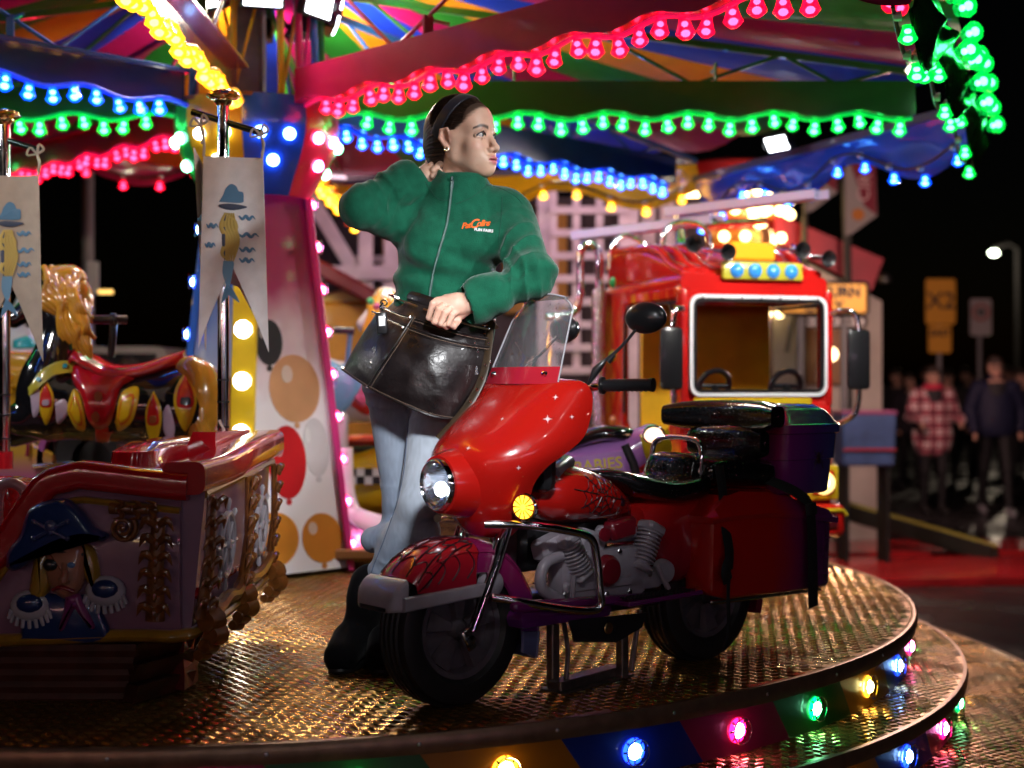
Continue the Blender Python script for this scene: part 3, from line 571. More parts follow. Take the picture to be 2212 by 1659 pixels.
q0, q1 = math.radians(0), math.radians(-45); p0 = K + (RE + .06) * A(1, 0, 0); p1 = K + (RE + .06) * A(math.cos(q1), math.sin(q1), 0)
for i in range(6):
    for j, z in enumerate((1.985, 2.14)):
        t = .03 + .125 * i + .06 * j; pos = p0 + (p1 - p0) * t + A(math.cos(math.radians(-22.5)), math.sin(math.radians(-22.5)), 0) * (.05 - .02 * j) + A(0, 0, z + .02 * math.sin(i * 2.1)); link('cap_bulb', bigcap, car, Vector(pos) - car.location, Matrix(frame((.55, -.8, .1)).tolist()).to_euler(), (1.1,) * 3)
for px, py in ((1922, 8), (1942, 16), (1950, -8)): link('cap_bulb', bigpink, car, Vector(W(px, py, 4.75)) - car.location, Matrix(frame((.1, -1, -.2)).tolist()).to_euler(), (.9,) * 3)
bay(-120, 2.85, 2.06, A(-1.5, 5.1, .75), 42, cone_=70, blend=.9)     # unseen front left flood, added to brighten the black horse's near side
b = B()
for k in range(NS):
    for r_ in np.arange(.45, DR - .05, .21):
        for sg in (-1, 1):
            q = k * 2 * math.pi / NS + .12 + sg * .022 / r_; p = DC + A(r_ * math.cos(q), r_ * math.sin(q), .0005)
            if p[1] < 6.2: b.lathe([(0, .0022), (.004, .002), (.0062, 0)], 8, p)
cp(b, 'deck_screws', steel)['kind'] = 'stuff'
# ================================================================ pirate ship ride
sh = thing('pirate_ship', 'red rimmed pirate ship ride with a carved pirate bust on its side', 'ride boat', (-1.6, 4.08, 0))
shr = zgrad('ship_red', [(0, (.36, .006, .01)), (.7, (.42, .008, .014))], 2, .16, .9); mauve = mat('ship_mauve', (.22, .11, .17), .32, coat=.7, var=.15, vscale=7, bump=.25, bscale=60, bdist=.002); goldb = mat('ship_gold', (.30, .15, .012), .3, coat=.6, var=.25, vscale=20)
brz = mat('carved_bronze', (.17, .055, .012), .28, coat=.7, var=.4, vscale=30); wood = mat('ship_wood', (.055, .014, .008), .5, coat=.2, var=.5, vscale=14, bump=.4, bscale=30)
YF, YB, XS = 3.55, 4.60, -.845
def sp(b, name, m, sm=40, par=sh): return b.build(name, m, par, sm, world=True)
def top_z(x): # sheer of the near side
    return float(np.interp(x, [-2.6, -2.2, -1.9, -1.6, -1.42, -1.31, -1.24, -1.185, -1.10, -.84], [.58, .54, .42, .34, .34, .40, .51, .588, .608, .578]))
# near side, far side: mauve boards with gold border, stern transom
def side(y, nrm, name):
    xs = np.r_[np.linspace(-2.5, -1.45, 14), np.linspace(-1.42, XS, 26)]; b = B(); rg = []
    for x in xs:
        zt = top_z(x) - .03; zb = .20 - .02 * max(0, (-1.0 - x)); inset = .03 * 0
        rg.append(np.array([(x, y + nrm * .0, zb), (x, y + nrm * (-.018), zb + .05), (x, y + nrm * (-.022), (zb + zt) / 2), (x, y + nrm * (-.016), zt - .04), (x, y + nrm * .006, zt), (x, y + nrm * .05, zt), (x, y + nrm * .06, zb)]))
    b.loft(rg); return sp(b, name, mauve, 50)
near = side(YF, 1, 'side_board'); side(YB, -1, 'side_board')
# stern: two slanted panels
b = B(); b.loft([np.array([(XS - .05, YF, .20), (XS + .02, YF + .02, .205), (XS + .055, YF + .03, .57), (XS - .02, YF, .575)]), np.array([(XS - .05, YF + .5, .20), (XS + .035, YF + .5, .205), (XS + .06, YF + .5, .60), (XS - .02, YF + .5, .60)]), np.array([(XS - .05, YB, .20), (XS + .02, YB - .02, .205), (XS + .05, YB - .03, .61), (XS - .02, YB, .61)])]); tr = sp(b, 'transom', mauve, 20)
# red rim cap
def rimpath(y): return [(x, y, top_z(x)) for x in np.r_[np.linspace(-2.45, -1.45, 12), np.linspace(-1.40, XS + .02, 26)]]
P = np.array(rimpath(YF + .01)); P2 = np.array([(XS + .03, YF + .5, .635), (XS + .03, YB - .02, .645)])
def strip_loft(path, hw, h, name, m, lat=(0, 1, 0), bulge=.012):
    b = B(); rg = []; T = np.gradient(path, axis=0); T /= np.linalg.norm(T, axis=1)[:, None]; lat = A(*lat)
    for p, t in zip(path, T):
        up = np.cross(t, lat) * -1; up = up if up[2] > 0 else -up; q = rr(hw, h, min(hw, h) * .55, 5); rg.append(p + q[:, :1] * lat + q[:, 1:] * up)
    b.loft(rg); return sp(b, name, m, 60)
strip_loft(P, .046, .036, 'rim_cap', shr)
Pt = cr([(XS + .01, YF - .02, .60), (XS + .02, YF + .3, .605), (XS + .035, YF + .55, .625), (XS + .04, YB - .2, .64), (XS + .03, YB + .03, .645)], 24); strip_loft(Pt, .055, .042, 'rim_cap', shr, (1, 0, 0))
Pf = np.array([(x, YB, top_z(x) + .02) for x in np.linspace(-2.4, XS, 30)]); strip_loft(Pf, .045, .042, 'rim_cap', shr)
# gold mouldings
P = np.array([(x, YF - .012, top_z(x) - .062) for x in np.r_[np.linspace(-2.4, -1.45, 10), np.linspace(-1.40, XS, 26)]]); b = B(); b.tube(P, .014, 8, flat=.7); sp(b, 'gold_moulding', goldb)
b = B(); b.tube(cr([(-2.4, YF - .012, .16), (-1.4, YF - .016, .185), (-1.0, YF - .016, .20), (XS - .01, YF - .01, .198), (XS + .03, YF + .12, .200), (XS + .04, YF + .5, .205), (XS + .03, YB, .205)], 50), .022, 10, flat=.75); sp(b, 'gold_moulding', goldb)
b = B(); b.tube([(XS + .05, YF + .03, .555), (XS + .062, YF + .5, .575), (XS + .055, YB - .03, .585)], .012, 8); sp(b, 'gold_moulding', goldb)
# carved scroll columns and acanthus on the transom and the side's aft end
def scroll(c, ux, uz, nn, s, name='scroll'):
    b = B(); t = np.linspace(0, 4.2 * math.pi, 46); r = s * (.12 + .88 * t / t[-1]); P = [c + ux * r_ * math.cos(q) + uz * r_ * math.sin(q) + nn * (.012 * (1 - k / 46)) for k, (q, r_) in enumerate(zip(t, r))]; b.tube(P, np.linspace(s * .10, s * .22, 46), 8); b.ball(c + nn * .008, s * .2, 10, n=7); return sp(b, name, brz)
def leafcol(p0, p1, nn, n=6, wd=.04, name='carved_column'):
    p0, p1 = A(*p0), A(*p1); d = (p1 - p0); L = np.linalg.norm(d); d /= L; lat = np.cross(nn, d); b = B(); b.tube([p0, (p0 + p1) / 2 + nn * .012, p1], [wd * .5, wd * .42, wd * .35], 10, flat=.6, up=nn)
    for k in range(n):
        c = p0 + d * L * (k + .5) / n + nn * .012
        for s in (-1, 1): b.tube(cr([c, c + lat * s * wd * .55 + d * .02 + nn * .012, c + lat * s * wd * .85 - d * .008 + nn * .006], 8), np.array([.5, .8, .95, 1, .85, .6, .35, .1]) * wd * .22, 8)
        b.ball(c + nn * .008, (wd * .17, wd * .17, wd * .3), 8, n=6)
    return sp(b, name, brz)
ns = A(0, -1, 0); nt2 = A(1, 0, .12)
leafcol((XS + .042, YF + .035, .235), (XS + .068, YF + .045, .55), A(.9, -.45, .1), 6, .045); leafcol((XS + .055, YF + .50, .23), (XS + .078, YF + .50, .57), nt2, 6, .055); leafcol((XS + .045, YB - .05, .23), (XS + .065, YB - .05, .58), nt2, 6, .045)
leafcol((XS - .06, YF - .03, .24), (XS - .05, YF - .03, .50), ns, 6, .05); scroll(A(-.985, YF - .03, .475), A(1, 0, 0), A(0, 0, 1), ns, .034); leafcol((-1.02, YF - .026, .525), (-.90, YF - .026, .52), ns, 3, .03)
for y in (YF + .06, YF + .5, YB - .04):
    b = B(); c = A(XS + .055, y, .225)
    for k, (dx, dz, r) in enumerate(((0, .0, .038), (.012, -.035, .032), (-.005, -.062, .025), (-.02, -.085, .02))): b.tube([c + A(dx, -.03, dz), c + A(dx + .012, 0, dz), c + A(dx, .03, dz)], [r * .7, r, r * .7], 12)
    sp(b, 'bracket_scroll', brz)
b = B(); b.tube(cr([(XS + .05, YF + .05, .27), (XS + .062, YF + .16, .245), (XS + .062, YF + .28, .255), (XS + .062, YF + .40, .245), (XS + .06, YF + .5, .27)], 30), .018, 8); b.tube(cr([(XS + .05, YF + .54, .27), (XS + .06, YF + .7, .25), (XS + .06, YF + .85, .26), (XS + .05, YB - .05, .28)], 30), .018, 8); sp(b, 'carved_swag', brz)
silv = mat('ship_silver', (.36, .33, .37), .35, coat=.5)
for yc, w_ in ((YF + .265, .085), (YF + .78, .085)):
    c = A(XS + .062, yc, .40); uy, uz = A(0, 1, 0), A(.05, 0, 1); b = B(); b.tube([c + uy * w_ * math.cos(q) + uz * .085 * math.sin(q) for q in np.arange(32) / 32 * 2 * math.pi], .009, 8, closed=True)
    for k in range(8):
        q = k * math.pi / 4; d = uy * math.cos(q) + uz * math.sin(q); b.tube([c, c + d * .06, c + d * .10, c + d * .118, c + d * .128], [.006, .006, .005, .009, .004], 6)
    b.lathe([(0, .014), (.014, .012), (.02, 0)], 14, c, frame((1, 0, 0))); sp(b, 'ship_wheel', silv)
# pirate bust in relief
def rel(out, z, th, name, m, par=near, bev=.008, ox=-1.115, oz=.36, sc=1.0):
    b = B(); o = np.array(out, float) * sc; o = cr(np.vstack([o, o[:1]]), 60)[:-1]; b.prism(o, A(ox, YF - .016 - z, oz), (1, 0, 0), (0, 0, 1), th, bev); return sp(b, name, m, 50, par)
navy = paint('pirate_navy', (.012, .03, .12)); flesh = paint('pirate_flesh', (.36, .15, .09)); yel = paint('pirate_hair', (.34, .19, .02)); pinkp = paint('pirate_scarf', (.22, .03, .14)); whp = paint('pirate_white', (.45, .43, .48))
rel([(-.13, -.17), (-.12, -.08), (-.08, -.05), (-.01, -.06), (.05, -.055), (.075, -.10), (.078, -.172)], 0, .022, 'coat', navy)
rel([(-.085, .07), (-.10, 0), (-.105, -.06), (-.075, -.065), (-.05, -.02), (-.05, .06)], .004, .03, 'hair', yel, bev=.012); rel([(.025, .08), (.055, .06), (.07, 0), (.06, -.04), (.035, -.01), (.02, .05)], .004, .03, 'hair', yel, bev=.012)
rel([(-.065, .07), (-.062, .0), (-.04, -.045), (-.008, -.062), (.022, -.04), (.036, .005), (.036, .07), (-.01, .09)], .012, .034, 'face', flesh, bev=.016)
rel([(-.155, .02), (-.15, .06), (-.12, .10), (-.10, .16), (-.06, .185), (-.01, .19), (.03, .16), (.06, .12), (.095, .10), (.085, .085), (.04, .09), (-.02, .075), (-.08, .045), (-.13, .012)], .02, .045, 'hat', navy, bev=.016)
b = B(); c = A(-1.115 - .035, YF - .09, .36 + .125)
b.ball(c, (.017, .008, .016), 12, n=8); b.ball(c - A(0, 0, .014), (.010, .007, .009), 10, n=7)
for s in (-1, 1): b.tube([c + A(-s * .04, 0, -.03), c + A(s * .04, 0, .012)], .005, 6); b.ball(c + A(s * .042, 0, .012), .007, 8, n=6); b.ball(c + A(-s * .042, 0, -.03), .007, 8, n=6)
sp(b, 'hat_emblem', paint('pirate_emblem', (.04, .05, .14)), 60, near)
b = B(); b.ball((-1.115 - .045, YF - .058, .385), (.020, .010, .017), 14, n=9); b.tube([(-1.115 - .075, YF - .05, .41), (-1.115 - .02, YF - .06, .42), (-1.115 + .035, YF - .05, .41)], .005, 6); sp(b, 'eye_patch', blackp, 60, near)
b = B(); b.ball((-1.115 + .008, YF - .06, .385), (.011, .006, .008), 12, n=8); sp(b, 'pirate_eye', paint('pirate_iris', (.10, .2, .4)), 60, near)
b = B(); b.tube(cr([(-1.125, YF - .06, .39), (-1.118, YF - .078, .36), (-1.122, YF - .082, .348)], 8), np.linspace(.007, .012, 8), 10); b.ball((-1.12, YF - .074, .346), (.014, .012, .009), 10, n=7); sp(b, 'pirate_nose', flesh, 60, near)
b = B(); b.tube(cr([(-1.155, YF - .055, .322), (-1.13, YF - .066, .330), (-1.10, YF - .062, .318)], 10), .007, 8, flat=.8); sp(b, 'pirate_mouth', paint('pirate_lip', (.22, .012, .02)), 60, near)
for cx, cz in ((-1.115 - .105, .36 - .082), (-1.115 + .085, .36 - .045)):
    b = B(); b.ball((cx, YF - .03, cz), (.052, .026, .040), 18, n=10); ep_ = sp(b, 'epaulette', whp, 60, near)
    b = B(); b.ball((cx + .003, YF - .048, cz + .008), (.034, .014, .024), 16, n=8); sp(b, 'epaulette_pad', navy, 60, near)
    b = B()
    for k in range(9): q = math.pi * (1.08 + .84 * k / 8); b.tube([(cx + .047 * math.cos(q), YF - .04, cz + .034 * math.sin(q)), (cx + .056 * math.cos(q), YF - .035, cz + .034 * math.sin(q) - .022)], .0055, 6)
    sp(b, 'fringe', whp, 60, near)
rel([(-.012, -.055), (.02, -.05), (.03, -.07), (.06, -.13), (.05, -.135), (.022, -.10), (.008, -.09), (-.018, -.14), (-.028, -.135), (-.015, -.09)], .02, .02, 'scarf', pinkp, bev=.008)
b = B(); b.ball((-1.108, YF - .05, .295), (.013, .009, .012), 12, n=8); sp(b, 'scarf_knot', pinkp, 60, near)
b = B(); b.box((-1.385, YF - .025, .315), (.13, .03, .15), None, .014, 2); sp(b, 'gun_port', goldb, 40, near); b = B(); b.box((-1.385, YF - .042, .315), (.085, .01, .105), None, .006); b.ball((-1.385, YF - .05, .315), (.03, .02, .03), 16); sp(b, 'gun_port_lid', mat('port_red', (.12, .01, .01), .3, coat=.5), 40, near)
# wooden lower hull: plank strakes, stern plank, rudder
for k in range(5):
    z0 = .165 - k * .036; y = YF + .05 + .022 * k; b = B(); b.loft([np.array([(x, y, z0), (x, y - .006, z0 - .016), (x, y, z0 - .033), (x, y + .05, z0 - .033), (x, y + .05, z0)]) for x in np.linspace(-2.3, XS - .13 - .012 * k, 6)]); sp(b, 'plank', wood, 20)
b = B(); b.loft([np.array([(-2.2, YF + .08, .18), (XS - .14, YF + .08, .18), (XS - .02, YF + .30, .18), (XS - .02, YB - .2, .18), (-2.2, YB - .1, .18)]), np.array([(-2.1, YF + .18, .002), (XS - .22, YF + .18, .002), (XS - .14, YF + .34, .002), (XS - .14, YB - .3, .002), (-2.1, YB - .2, .002)])]); sp(b, 'lower_hull', wood, 20)
for k in range(3):
    b = B(); p0 = A(XS - .125, YF + .055, .165 - .055 * k); p1 = A(XS - .02, YF + .26, .165 - .055 * k); q = A(-.018, .02, -.05); b.loft([np.array([p0, p0 + q, p0 + q + A(-.04, .04, 0), p0 + A(-.04, .04, 0)]), np.array([p1, p1 + q, p1 + q + A(-.04, .04, 0), p1 + A(-.04, .04, 0)])]); sp(b, 'stern_plank', wood, 20)
b = B(); b.loft([np.array([(-.93, 3.80, .19), (-.885, 3.78, .19), (-.875, 3.86, .19), (-.93, 3.88, .19)]), np.array([(-.945, 3.80, .10), (-.895, 3.78, .10), (-.885, 3.86, .10), (-.945, 3.88, .10)]), np.array([(-.96, 3.78, .075), (-.885, 3.75, .07), (-.875, 3.87, .075), (-.95, 3.89, .075)]), np.array([(-.965, 3.78, .015), (-.885, 3.75, .012), (-.875, 3.87, .012), (-.955, 3.89, .015)])]); sp(b, 'rudder', mat('rudder_red', (.10, .012, .012), .35, coat=.5), 20)
b = B(); b.loft([np.array([(-.89, 3.9, .195), (-.84, 3.9, .195), (-.83, 4.2, .195), (-.88, 4.2, .195)]), np.array([(-.97, 3.92, .02), (-.93, 3.92, .02), (-.93, 4.15, .02), (-.97, 4.15, .02)])]); sp(b, 'keel_board', wood, 20)
# inside: red seats and pink grab handles
b = B(); b.box((-1.45, 4.0, .30), (1.3, .85, .03), None, .01); sp(b, 'cabin_floor', shr)
for x in (-1.02, -1.75):
    b = B(); b.loft([np.stack([x + .07 * se(np.cos(t_), .6) * k, 4.05 + .42 * se(np.sin(t_), .5) * k, np.full(24, z)], 1) for t_ in [np.arange(24) / 24 * 2 * math.pi] for z, k in ((.3, 1), (.58, 1), (.66, .92), (.68, .6))]); sp(b, 'seat_back', shr, 50)
b = B(); b.loft([np.stack([-1.42 + .11 * se(np.cos(t_), .7) * k, 3.85 + .16 * se(np.sin(t_), .7) * k, np.full(24, z)], 1) for t_ in [np.arange(24) / 24 * 2 * math.pi] for z, k in ((.3, 1), (.50, 1), (.565, .85), (.58, .5))]); sp(b, 'console', shr, 50)
b = B(); b.tube(cr([(-1.355, 3.66, .46), (-1.355, 3.66, .535), (-1.335, 3.64, .575), (-1.30, 3.63, .58), (-1.275, 3.63, .56), (-1.268, 3.63, .525)], 16), .014, 10); sp(b, 'grab_handle', mat('handle_pink', (.35, .2, .24), .35, coat=.4))
b = B(); b.loft([np.array([(XS - .08, y, .60) for y in ()] or [(XS - .13, YF + .55, .62), (XS - .02, YF + .50, .635), (XS - .02, YF + .50, .70), (XS - .09, YF + .52, .70)]), np.array([(XS - .13, YB - .02, .63), (XS - .02, YB - .02, .64), (XS - .02, YB - .02, .69), (XS - .09, YB - .02, .69)])]); sp(b, 'mast_step', shr, 20)
# masts with finials, cross bars
def mast(x, y, z0, z1, ang, name='mast'):
    b = B(); b.tube([(x, y, z0), (x, y, z1)], .0185, 14); m_ = sp(b, name, chrome)
    b = B(); b.lathe([(.03, 0), (.045, .004), (.055, .012), (.05, .02), (.03, .03), (.012, .035), (0, .036)], 20, (x, y, z1)); b.lathe([(.02, -.02), (.03, -.008), (.03, 0)], 16, (x, y, z1))
    for k in range(10): q = k * math.pi / 5; b.ball((x + .04 * math.cos(q), y + .04 * math.sin(q), z1 + .02), (.011, .011, .008), 8, n=6)
    sp(b, 'finial', mat('finial_gold', (.75, .55, .25), .15, 1), 60, sh)
    d = A(math.cos(ang), math.sin(ang), 0); b = B(); b.tube([A(x, y, z1 - .035) - d * .105, A(x, y, z1 - .11) + d * .13], .011, 10); sp(b, 'cross_bar', mat('bar_dark', (.03, .05, .05), .2, .8))
    b = B(); b.tube([(x, y, z0), (x, y, z0 + .06)], .028, 14); sp(b, 'mast_collar', shr)
    for zz in (.18, .25, .10): b = B(); b.tube([(x, y, z0 + zz), (x, y, z0 + zz + .006)], .020, 14); sp(b, 'mast_ring', blackp)
    return A(x, y, z1)
m1 = mast(-.925, 4.45, .60, 1.75, -.15); m2 = mast(-1.735, 4.75, .55, 1.745, -.15)
cord = mat('cord', (.55, .5, .45), .8)
b = B(); c = A(-.905, 4.43, .635); b.ball(c, (.016, .016, .024), 10, n=7); b.tube(cr([c, c + A(-.01, 0, .05), c + A(-.03, 0, .09)], 8), .004, 6); sp(b, 'tether', cord)
# ---- banners: own things, tied to the cross bars
clothw = mat('banner_cloth', (.80, .79, .80), .8, var=.08, vscale=20, bump=.3, bscale=300); ink = mat('print_blue', (.10, .24, .40), .7); inkd = mat('print_dark', (.06, .08, .13), .7); inky = mat('print_yellow', (.55, .42, .12), .7); inkl = mat('print_light', (.16, .34, .52), .7)
def banner(label, tl, tr_, h, notch, fold, seed, tint=None):
    t = thing('banner', label, 'banner', tuple((tl + tr_) / 2), 0, 'mermaid banners on the ship masts'); wv = tr_ - tl; L = np.linalg.norm(wv)
    nn = np.cross(wv / L, A(0, 0, 1)); nn = nn if nn[1] < 0 else -nn
    def S_(u, v, lift=0):  # u 0..1 across, v 0..1 down, swallowtail
        bell = fold * math.sin(u * math.pi * 1.6 + seed) * (.35 + .65 * v) ; p = tl + wv * u * (1 - .0 * v) + A(0, 0, -h * v) + nn * bell + wv / L * .03 * (u - .5) * v; return p + nn * lift
    def vmax(u): return 1 - notch * (1 - abs(2 * u - 1))
    us = np.linspace(0, 1, 31); b = B(); f1 = [[S_(u, vmax(u) * v) for u in us] for v in np.linspace(0, 1, 30)]; b.loft([np.array(r_ + [p - nn * .002 for p in r_][::-1]) for r_ in f1]); b.build('cloth', clothw if tint is None else tint, t, 80, world=True)
    def shape(pts, m, name, lift=.0015):
        pts = cr(np.array(list(pts) + [pts[0]], float), 50)[:-1]; P = np.array([S_(u, v, lift) for u, v in pts]); c = P.mean(0) ; b = B(); b.add(np.vstack([P, c]), [(k, (k + 1) % len(P), len(P)) for k in range(len(P))]); b.build(name, m, t, 0, world=True)
    def stroke(pts, wd, m, name):
        P = [S_(u, v, .002) for u, v in cr(np.array(pts, float), 24)]; b = B(); b.tube(P, wd * np.sin(np.linspace(.35, math.pi - .15, 24)), 6, flat=.15, up=nn); b.build(name, m, t, world=True)
    shape([(.30, .235), (.36, .20), (.40, .165), (.48, .14), (.56, .15), (.60, .175), (.66, .18), (.67, .21), (.63, .235)], ink, 'printed_cloud'); stroke([(.30, .255), (.5, .258), (.72, .255)], .010, inkd, 'printed_bar')
    for v, u0, u1 in ((.31, .6, .85), (.40, .58, .9), (.475, .6, .84), (.53, .6, .82), (.36, .1, .3), (.46, .08, .26)): stroke([(u0 + (u1 - u0) * k / 5, v + (.008 if k % 2 else -.008)) for k in range(6)], .0055, ink, 'printed_wave')
    for k in range(5): stroke([(.40 + .03 * k, .29), (.34 + .05 * k, .36), (.42 + .04 * k, .43), (.36 + .045 * k, .50), (.44 + .02 * k, .54)], .008, inky, 'printed_hair')
    stroke([(.44, .31), (.53, .33), (.56, .37), (.50, .39)], .007, inky, 'printed_hair')
    shape([(.38, .54), (.52, .54), (.50, .62), (.46, .68), (.42, .66), (.37, .60)], inkl, 'printed_tail'); shape([(.43, .66), (.52, .69), (.60, .75), (.52, .73), (.46, .70), (.40, .74), (.36, .76), (.39, .70)], ink, 'printed_fin')
    stroke([(.40, .30), (.38, .42), (.40, .54)], .006, inkd, 'printed_outline')
    for p, q in ((tl, A(-.01, 0, .10)), (tr_, A(-.004, 0, .07))):
        b = B(); b.tube(cr([p, p + q * .5 + A(.006, 0, 0), p + q], 10), .0045, 6); b.tube(cr([p + q, p + q + A(.025, -.01, .014), p + q + A(.01, -.012, .03), p + q], 12), .004, 6); b.tube(cr([p + q, p + q + A(-.02, -.01, .02), p + q + A(-.03, -.01, -.005), p + q], 12), .004, 6); b.tube(cr([p + q, p + q + A(.012, -.008, -.03), p + q + A(.004, -.008, -.06)], 8), .0035, 6); b.build('tie_cord', cord, t, world=True)
    return t
banner('white swallowtail banner with mermaid print on the mast at the ship’s stern', W(440, 338, 4.41), W(566, 340, 4.36), .61, .44, .022, .4)
bt = mat('banner_cream', (.42, .36, .30), .8, var=.1, vscale=20)
banner('cream swallowtail banner with mermaid print on the ship mast farther from the woman', W(-40, 380, 4.62), W(83, 378, 4.62), .62, .42, .02, 1.2, bt)
# second, folded flap of the nearer banner
fl = thing('banner', 'narrow edge-on mermaid banner behind the white one on the stern mast', 'banner', tuple(W(430, 400, 4.5)), 0, 'mermaid banners on the ship masts')
b = B(); f1 = []
for v in np.linspace(0, 1, 24): f1.append([W(418 + 28 * u + 24 * v * (1 - .6 * u) , 315 + 55 * u + v * (430 if u < .5 else 380), 4.47 + .08 * math.sin(u * 3) + .04 * v) for u in np.linspace(0, 1 - .75 * max(0, v - .55) / .45, 9)])
b.loft([np.array(r_ + [p + A(0, .002, 0) for p in r_][::-1]) for r_ in f1]); b.build('cloth', bt, fl, 80, world=True)
for k, (py, u) in enumerate(((470, .4), (500, .3), (530, .45), (560, .3), (600, .4))):
    b = B(); b.tube([W(430 + 6 * k * .5 + 14 * t, py + 6 * math.sin(t * 9), 4.462) for t in np.linspace(0, 1, 10)], .006, 6, flat=.2, up=(0, -1, 0)); b.build('printed_wave', ink, fl, world=True)
# ================================================================ black horse
def patch(root, tree, pts, m, name, lift=.003, n=40, par=None):
    """a painted shape laid on a body: outline given in the view, dropped on the surface"""
    o = cr(np.array(list(pts) + [pts[0]], float), n + 1)[:-1]; c = o.mean(0); b = B(); R_ = []
    for k in (1.0, .8, .55, .3, .05): R_.append(np.array([onto(tree, c + (p - c) * k, lift * (1.0 if k < 1 else .2)) for p in o]))
    b.loft(R_, caps=False); b.add([R_[-1].mean(0)] + list(R_[-1]), [(0, i + 1, (i + 1) % n + 1) for i in range(n)]); return b.build(name, m, par or root, 70, world=True)
def onto(tree, p, lift):
    d = Vector(((p[0] - 1106) / FPX, 1, -(p[1] - 829) / FPX)); d.normalize(); h_ = tree.ray_cast(Vector((0, 0, CH)), d)
    if h_[0] is None: h_ = tree.find_nearest(Vector(W(p[0], p[1], onto.Y))); 
    return np.array(h_[0]) + np.array(h_[1]) * lift
from mathutils.bvhtree import BVHTree
def bvh(V, F): return BVHTree.FromPolygons([Vector(v) for v in V], [tuple(int(i) for i in f) for f in F])
bh = thing('carousel_horse', 'glossy black carousel horse with golden mane, red saddle and yellow plates', 'carousel horse', (-1.5, 5.2, 0)); HOo = A(-1.5, 5.2, 0); Yh = 5.2; onto.Y = 5.05
q = lambda x, y, dy=0: W(x, y, Yh + dy)
hb_ = [cone(q(140, 872), q(400, 880), .135, .14, .06), ell(q(108, 850), (.12, .125, .14), .06), ell(q(400, 872), (.125, .135, .135), .05), cone(q(118, 800), q(140, 690, .03), .098, .07, .05), cone(q(140, 690, .03), q(150, 605, .05), .07, .058, .04), cone(q(150, 612, .05), q(62, 668, .02), .058, .040, .03), cone(q(62, 668, .02), q(30, 690), .04, .034, .02),
       cone(q(100, 905, -.05), q(45, 908, -.06), .075, .05, .04), cone(q(45, 908, -.06), q(-25, 895, -.06), .048, .035, .03), cone(q(-25, 895, -.06), q(-40, 960, -.06), .034, .03, .02), cone(q(110, 905, .08), q(30, 940, .09), .07, .045, .04),
       cone(q(395, 900, -.04), q(345, 985, -.05), .10, .055, .04), cone(q(345, 985, -.05), q(390, 1060, -.04), .05, .035, .02), cone(q(395, 900, .07), q(330, 990, .08), .10, .055, .04), ell(q(178, 612, .05), (.02, .02, .04), .02)]
Vq, Fq = sdf(hb_, .011); horse_black = mat('horse_black', (.006, .006, .008), .12, coat=1, var=.3, vscale=4)
link('body', sdf_mesh('body', (Vq - HOo, Fq), horse_black), bh); T_ = bvh(Vq, Fq)
gold = mat('mane_gold', (.52, .25, .025), .2, coat=.9, var=.3, vscale=9)
def strands(root, P0, P1, n, r, name, amp=.012, m=gold, spread=0.03):
    """a mane or tail: thick twisted locks from crest line P0 to end line P1"""
    P0 = cr(P0, n); P1 = cr(P1, n)
    for k in range(n):
        a, e = P0[k], P1[k]; L = np.linalg.norm(e - a); pts = []
        for t in np.linspace(0, 1, 12): pts.append(a + (e - a) * t + A(amp * math.sin(t * 7 + k), -spread * math.sin(t * math.pi), amp * math.cos(t * 6 + k * .7)))
        b = B(); b.tube(cr(pts, 22), r * np.sin(np.linspace(.6, math.pi - .25, 22)) ** .7, 9); b.build(name, m, root, 70, world=True)
strands(bh, [q(95, 585, -.02), q(130, 578, -.03), q(165, 600, -.03), q(185, 640, -.02), q(180, 690, -.03)], [q(118, 690, -.12), q(140, 720, -.13), q(160, 755, -.13), q(185, 765, -.12), q(195, 762, -.1)], 18, .0165, 'mane_lock', .016, spread=.05)
strands(bh, [q(100, 600, -.05), q(140, 600, -.07), q(178, 640, -.06)], [q(192, 690, -.1), q(198, 720, -.1), q(196, 755, -.11)], 12, .0165, 'mane_lock', .014, spread=.05)
b = B(); b.ball(q(140, 600, .0), (.085, .07, .05), 16); b.ball(q(160, 650, -.0), (.075, .07, .10), 16); b.build('mane_base', gold, bh, 70, world=True)
strands(bh, [q(395, 800, -.02), q(410, 798, -.02), q(425, 805, -.02), q(440, 815, -.02)], [q(405, 965, -.08), q(425, 975, -.09), q(440, 970, -.08), q(455, 955, -.08)], 14, .017, 'tail_lock', .010, spread=.06)
b = B(); b.tube(cr([q(390, 815), q(410, 800, -.03), q(440, 830, -.06), q(440, 900, -.06), q(425, 960, -.05)], 20), np.array([.02, .03, .04, .05, .055, .06, .062, .064, .066, .067, .068, .068, .067, .065, .06, .055, .05, .045, .035, .02]), 12); b.build('tail_base', gold, bh, 70, world=True)
sred = paint('saddle_red', (.40, .006, .015), .2, .9)
b = B(); P = cr([q(158, 790), q(172, 768), q(200, 780), q(250, 803), (q(310, 800)), q(360, 785), q(398, 772)], 30); rad = np.interp(np.linspace(0, 1, 30), [0, .1, .3, .6, .85, 1], [.05, .085, .115, .11, .06, .025]); b.tube(P, rad, 16, flat=.30, up=(0, -1, 0)); b.xf(); 
b2 = B(); rg = []
for p, r_ in zip(P, rad): a_ = np.arange(20) / 20 * 2 * math.pi; rg.append(p + np.stack([0 * a_, r_ * 1.15 * np.cos(a_), .030 * np.sin(a_) - .012 * np.cos(a_) ** 2], 1))
b2.loft(rg); sad = b2.build('saddle', sred, bh, 70, world=True)
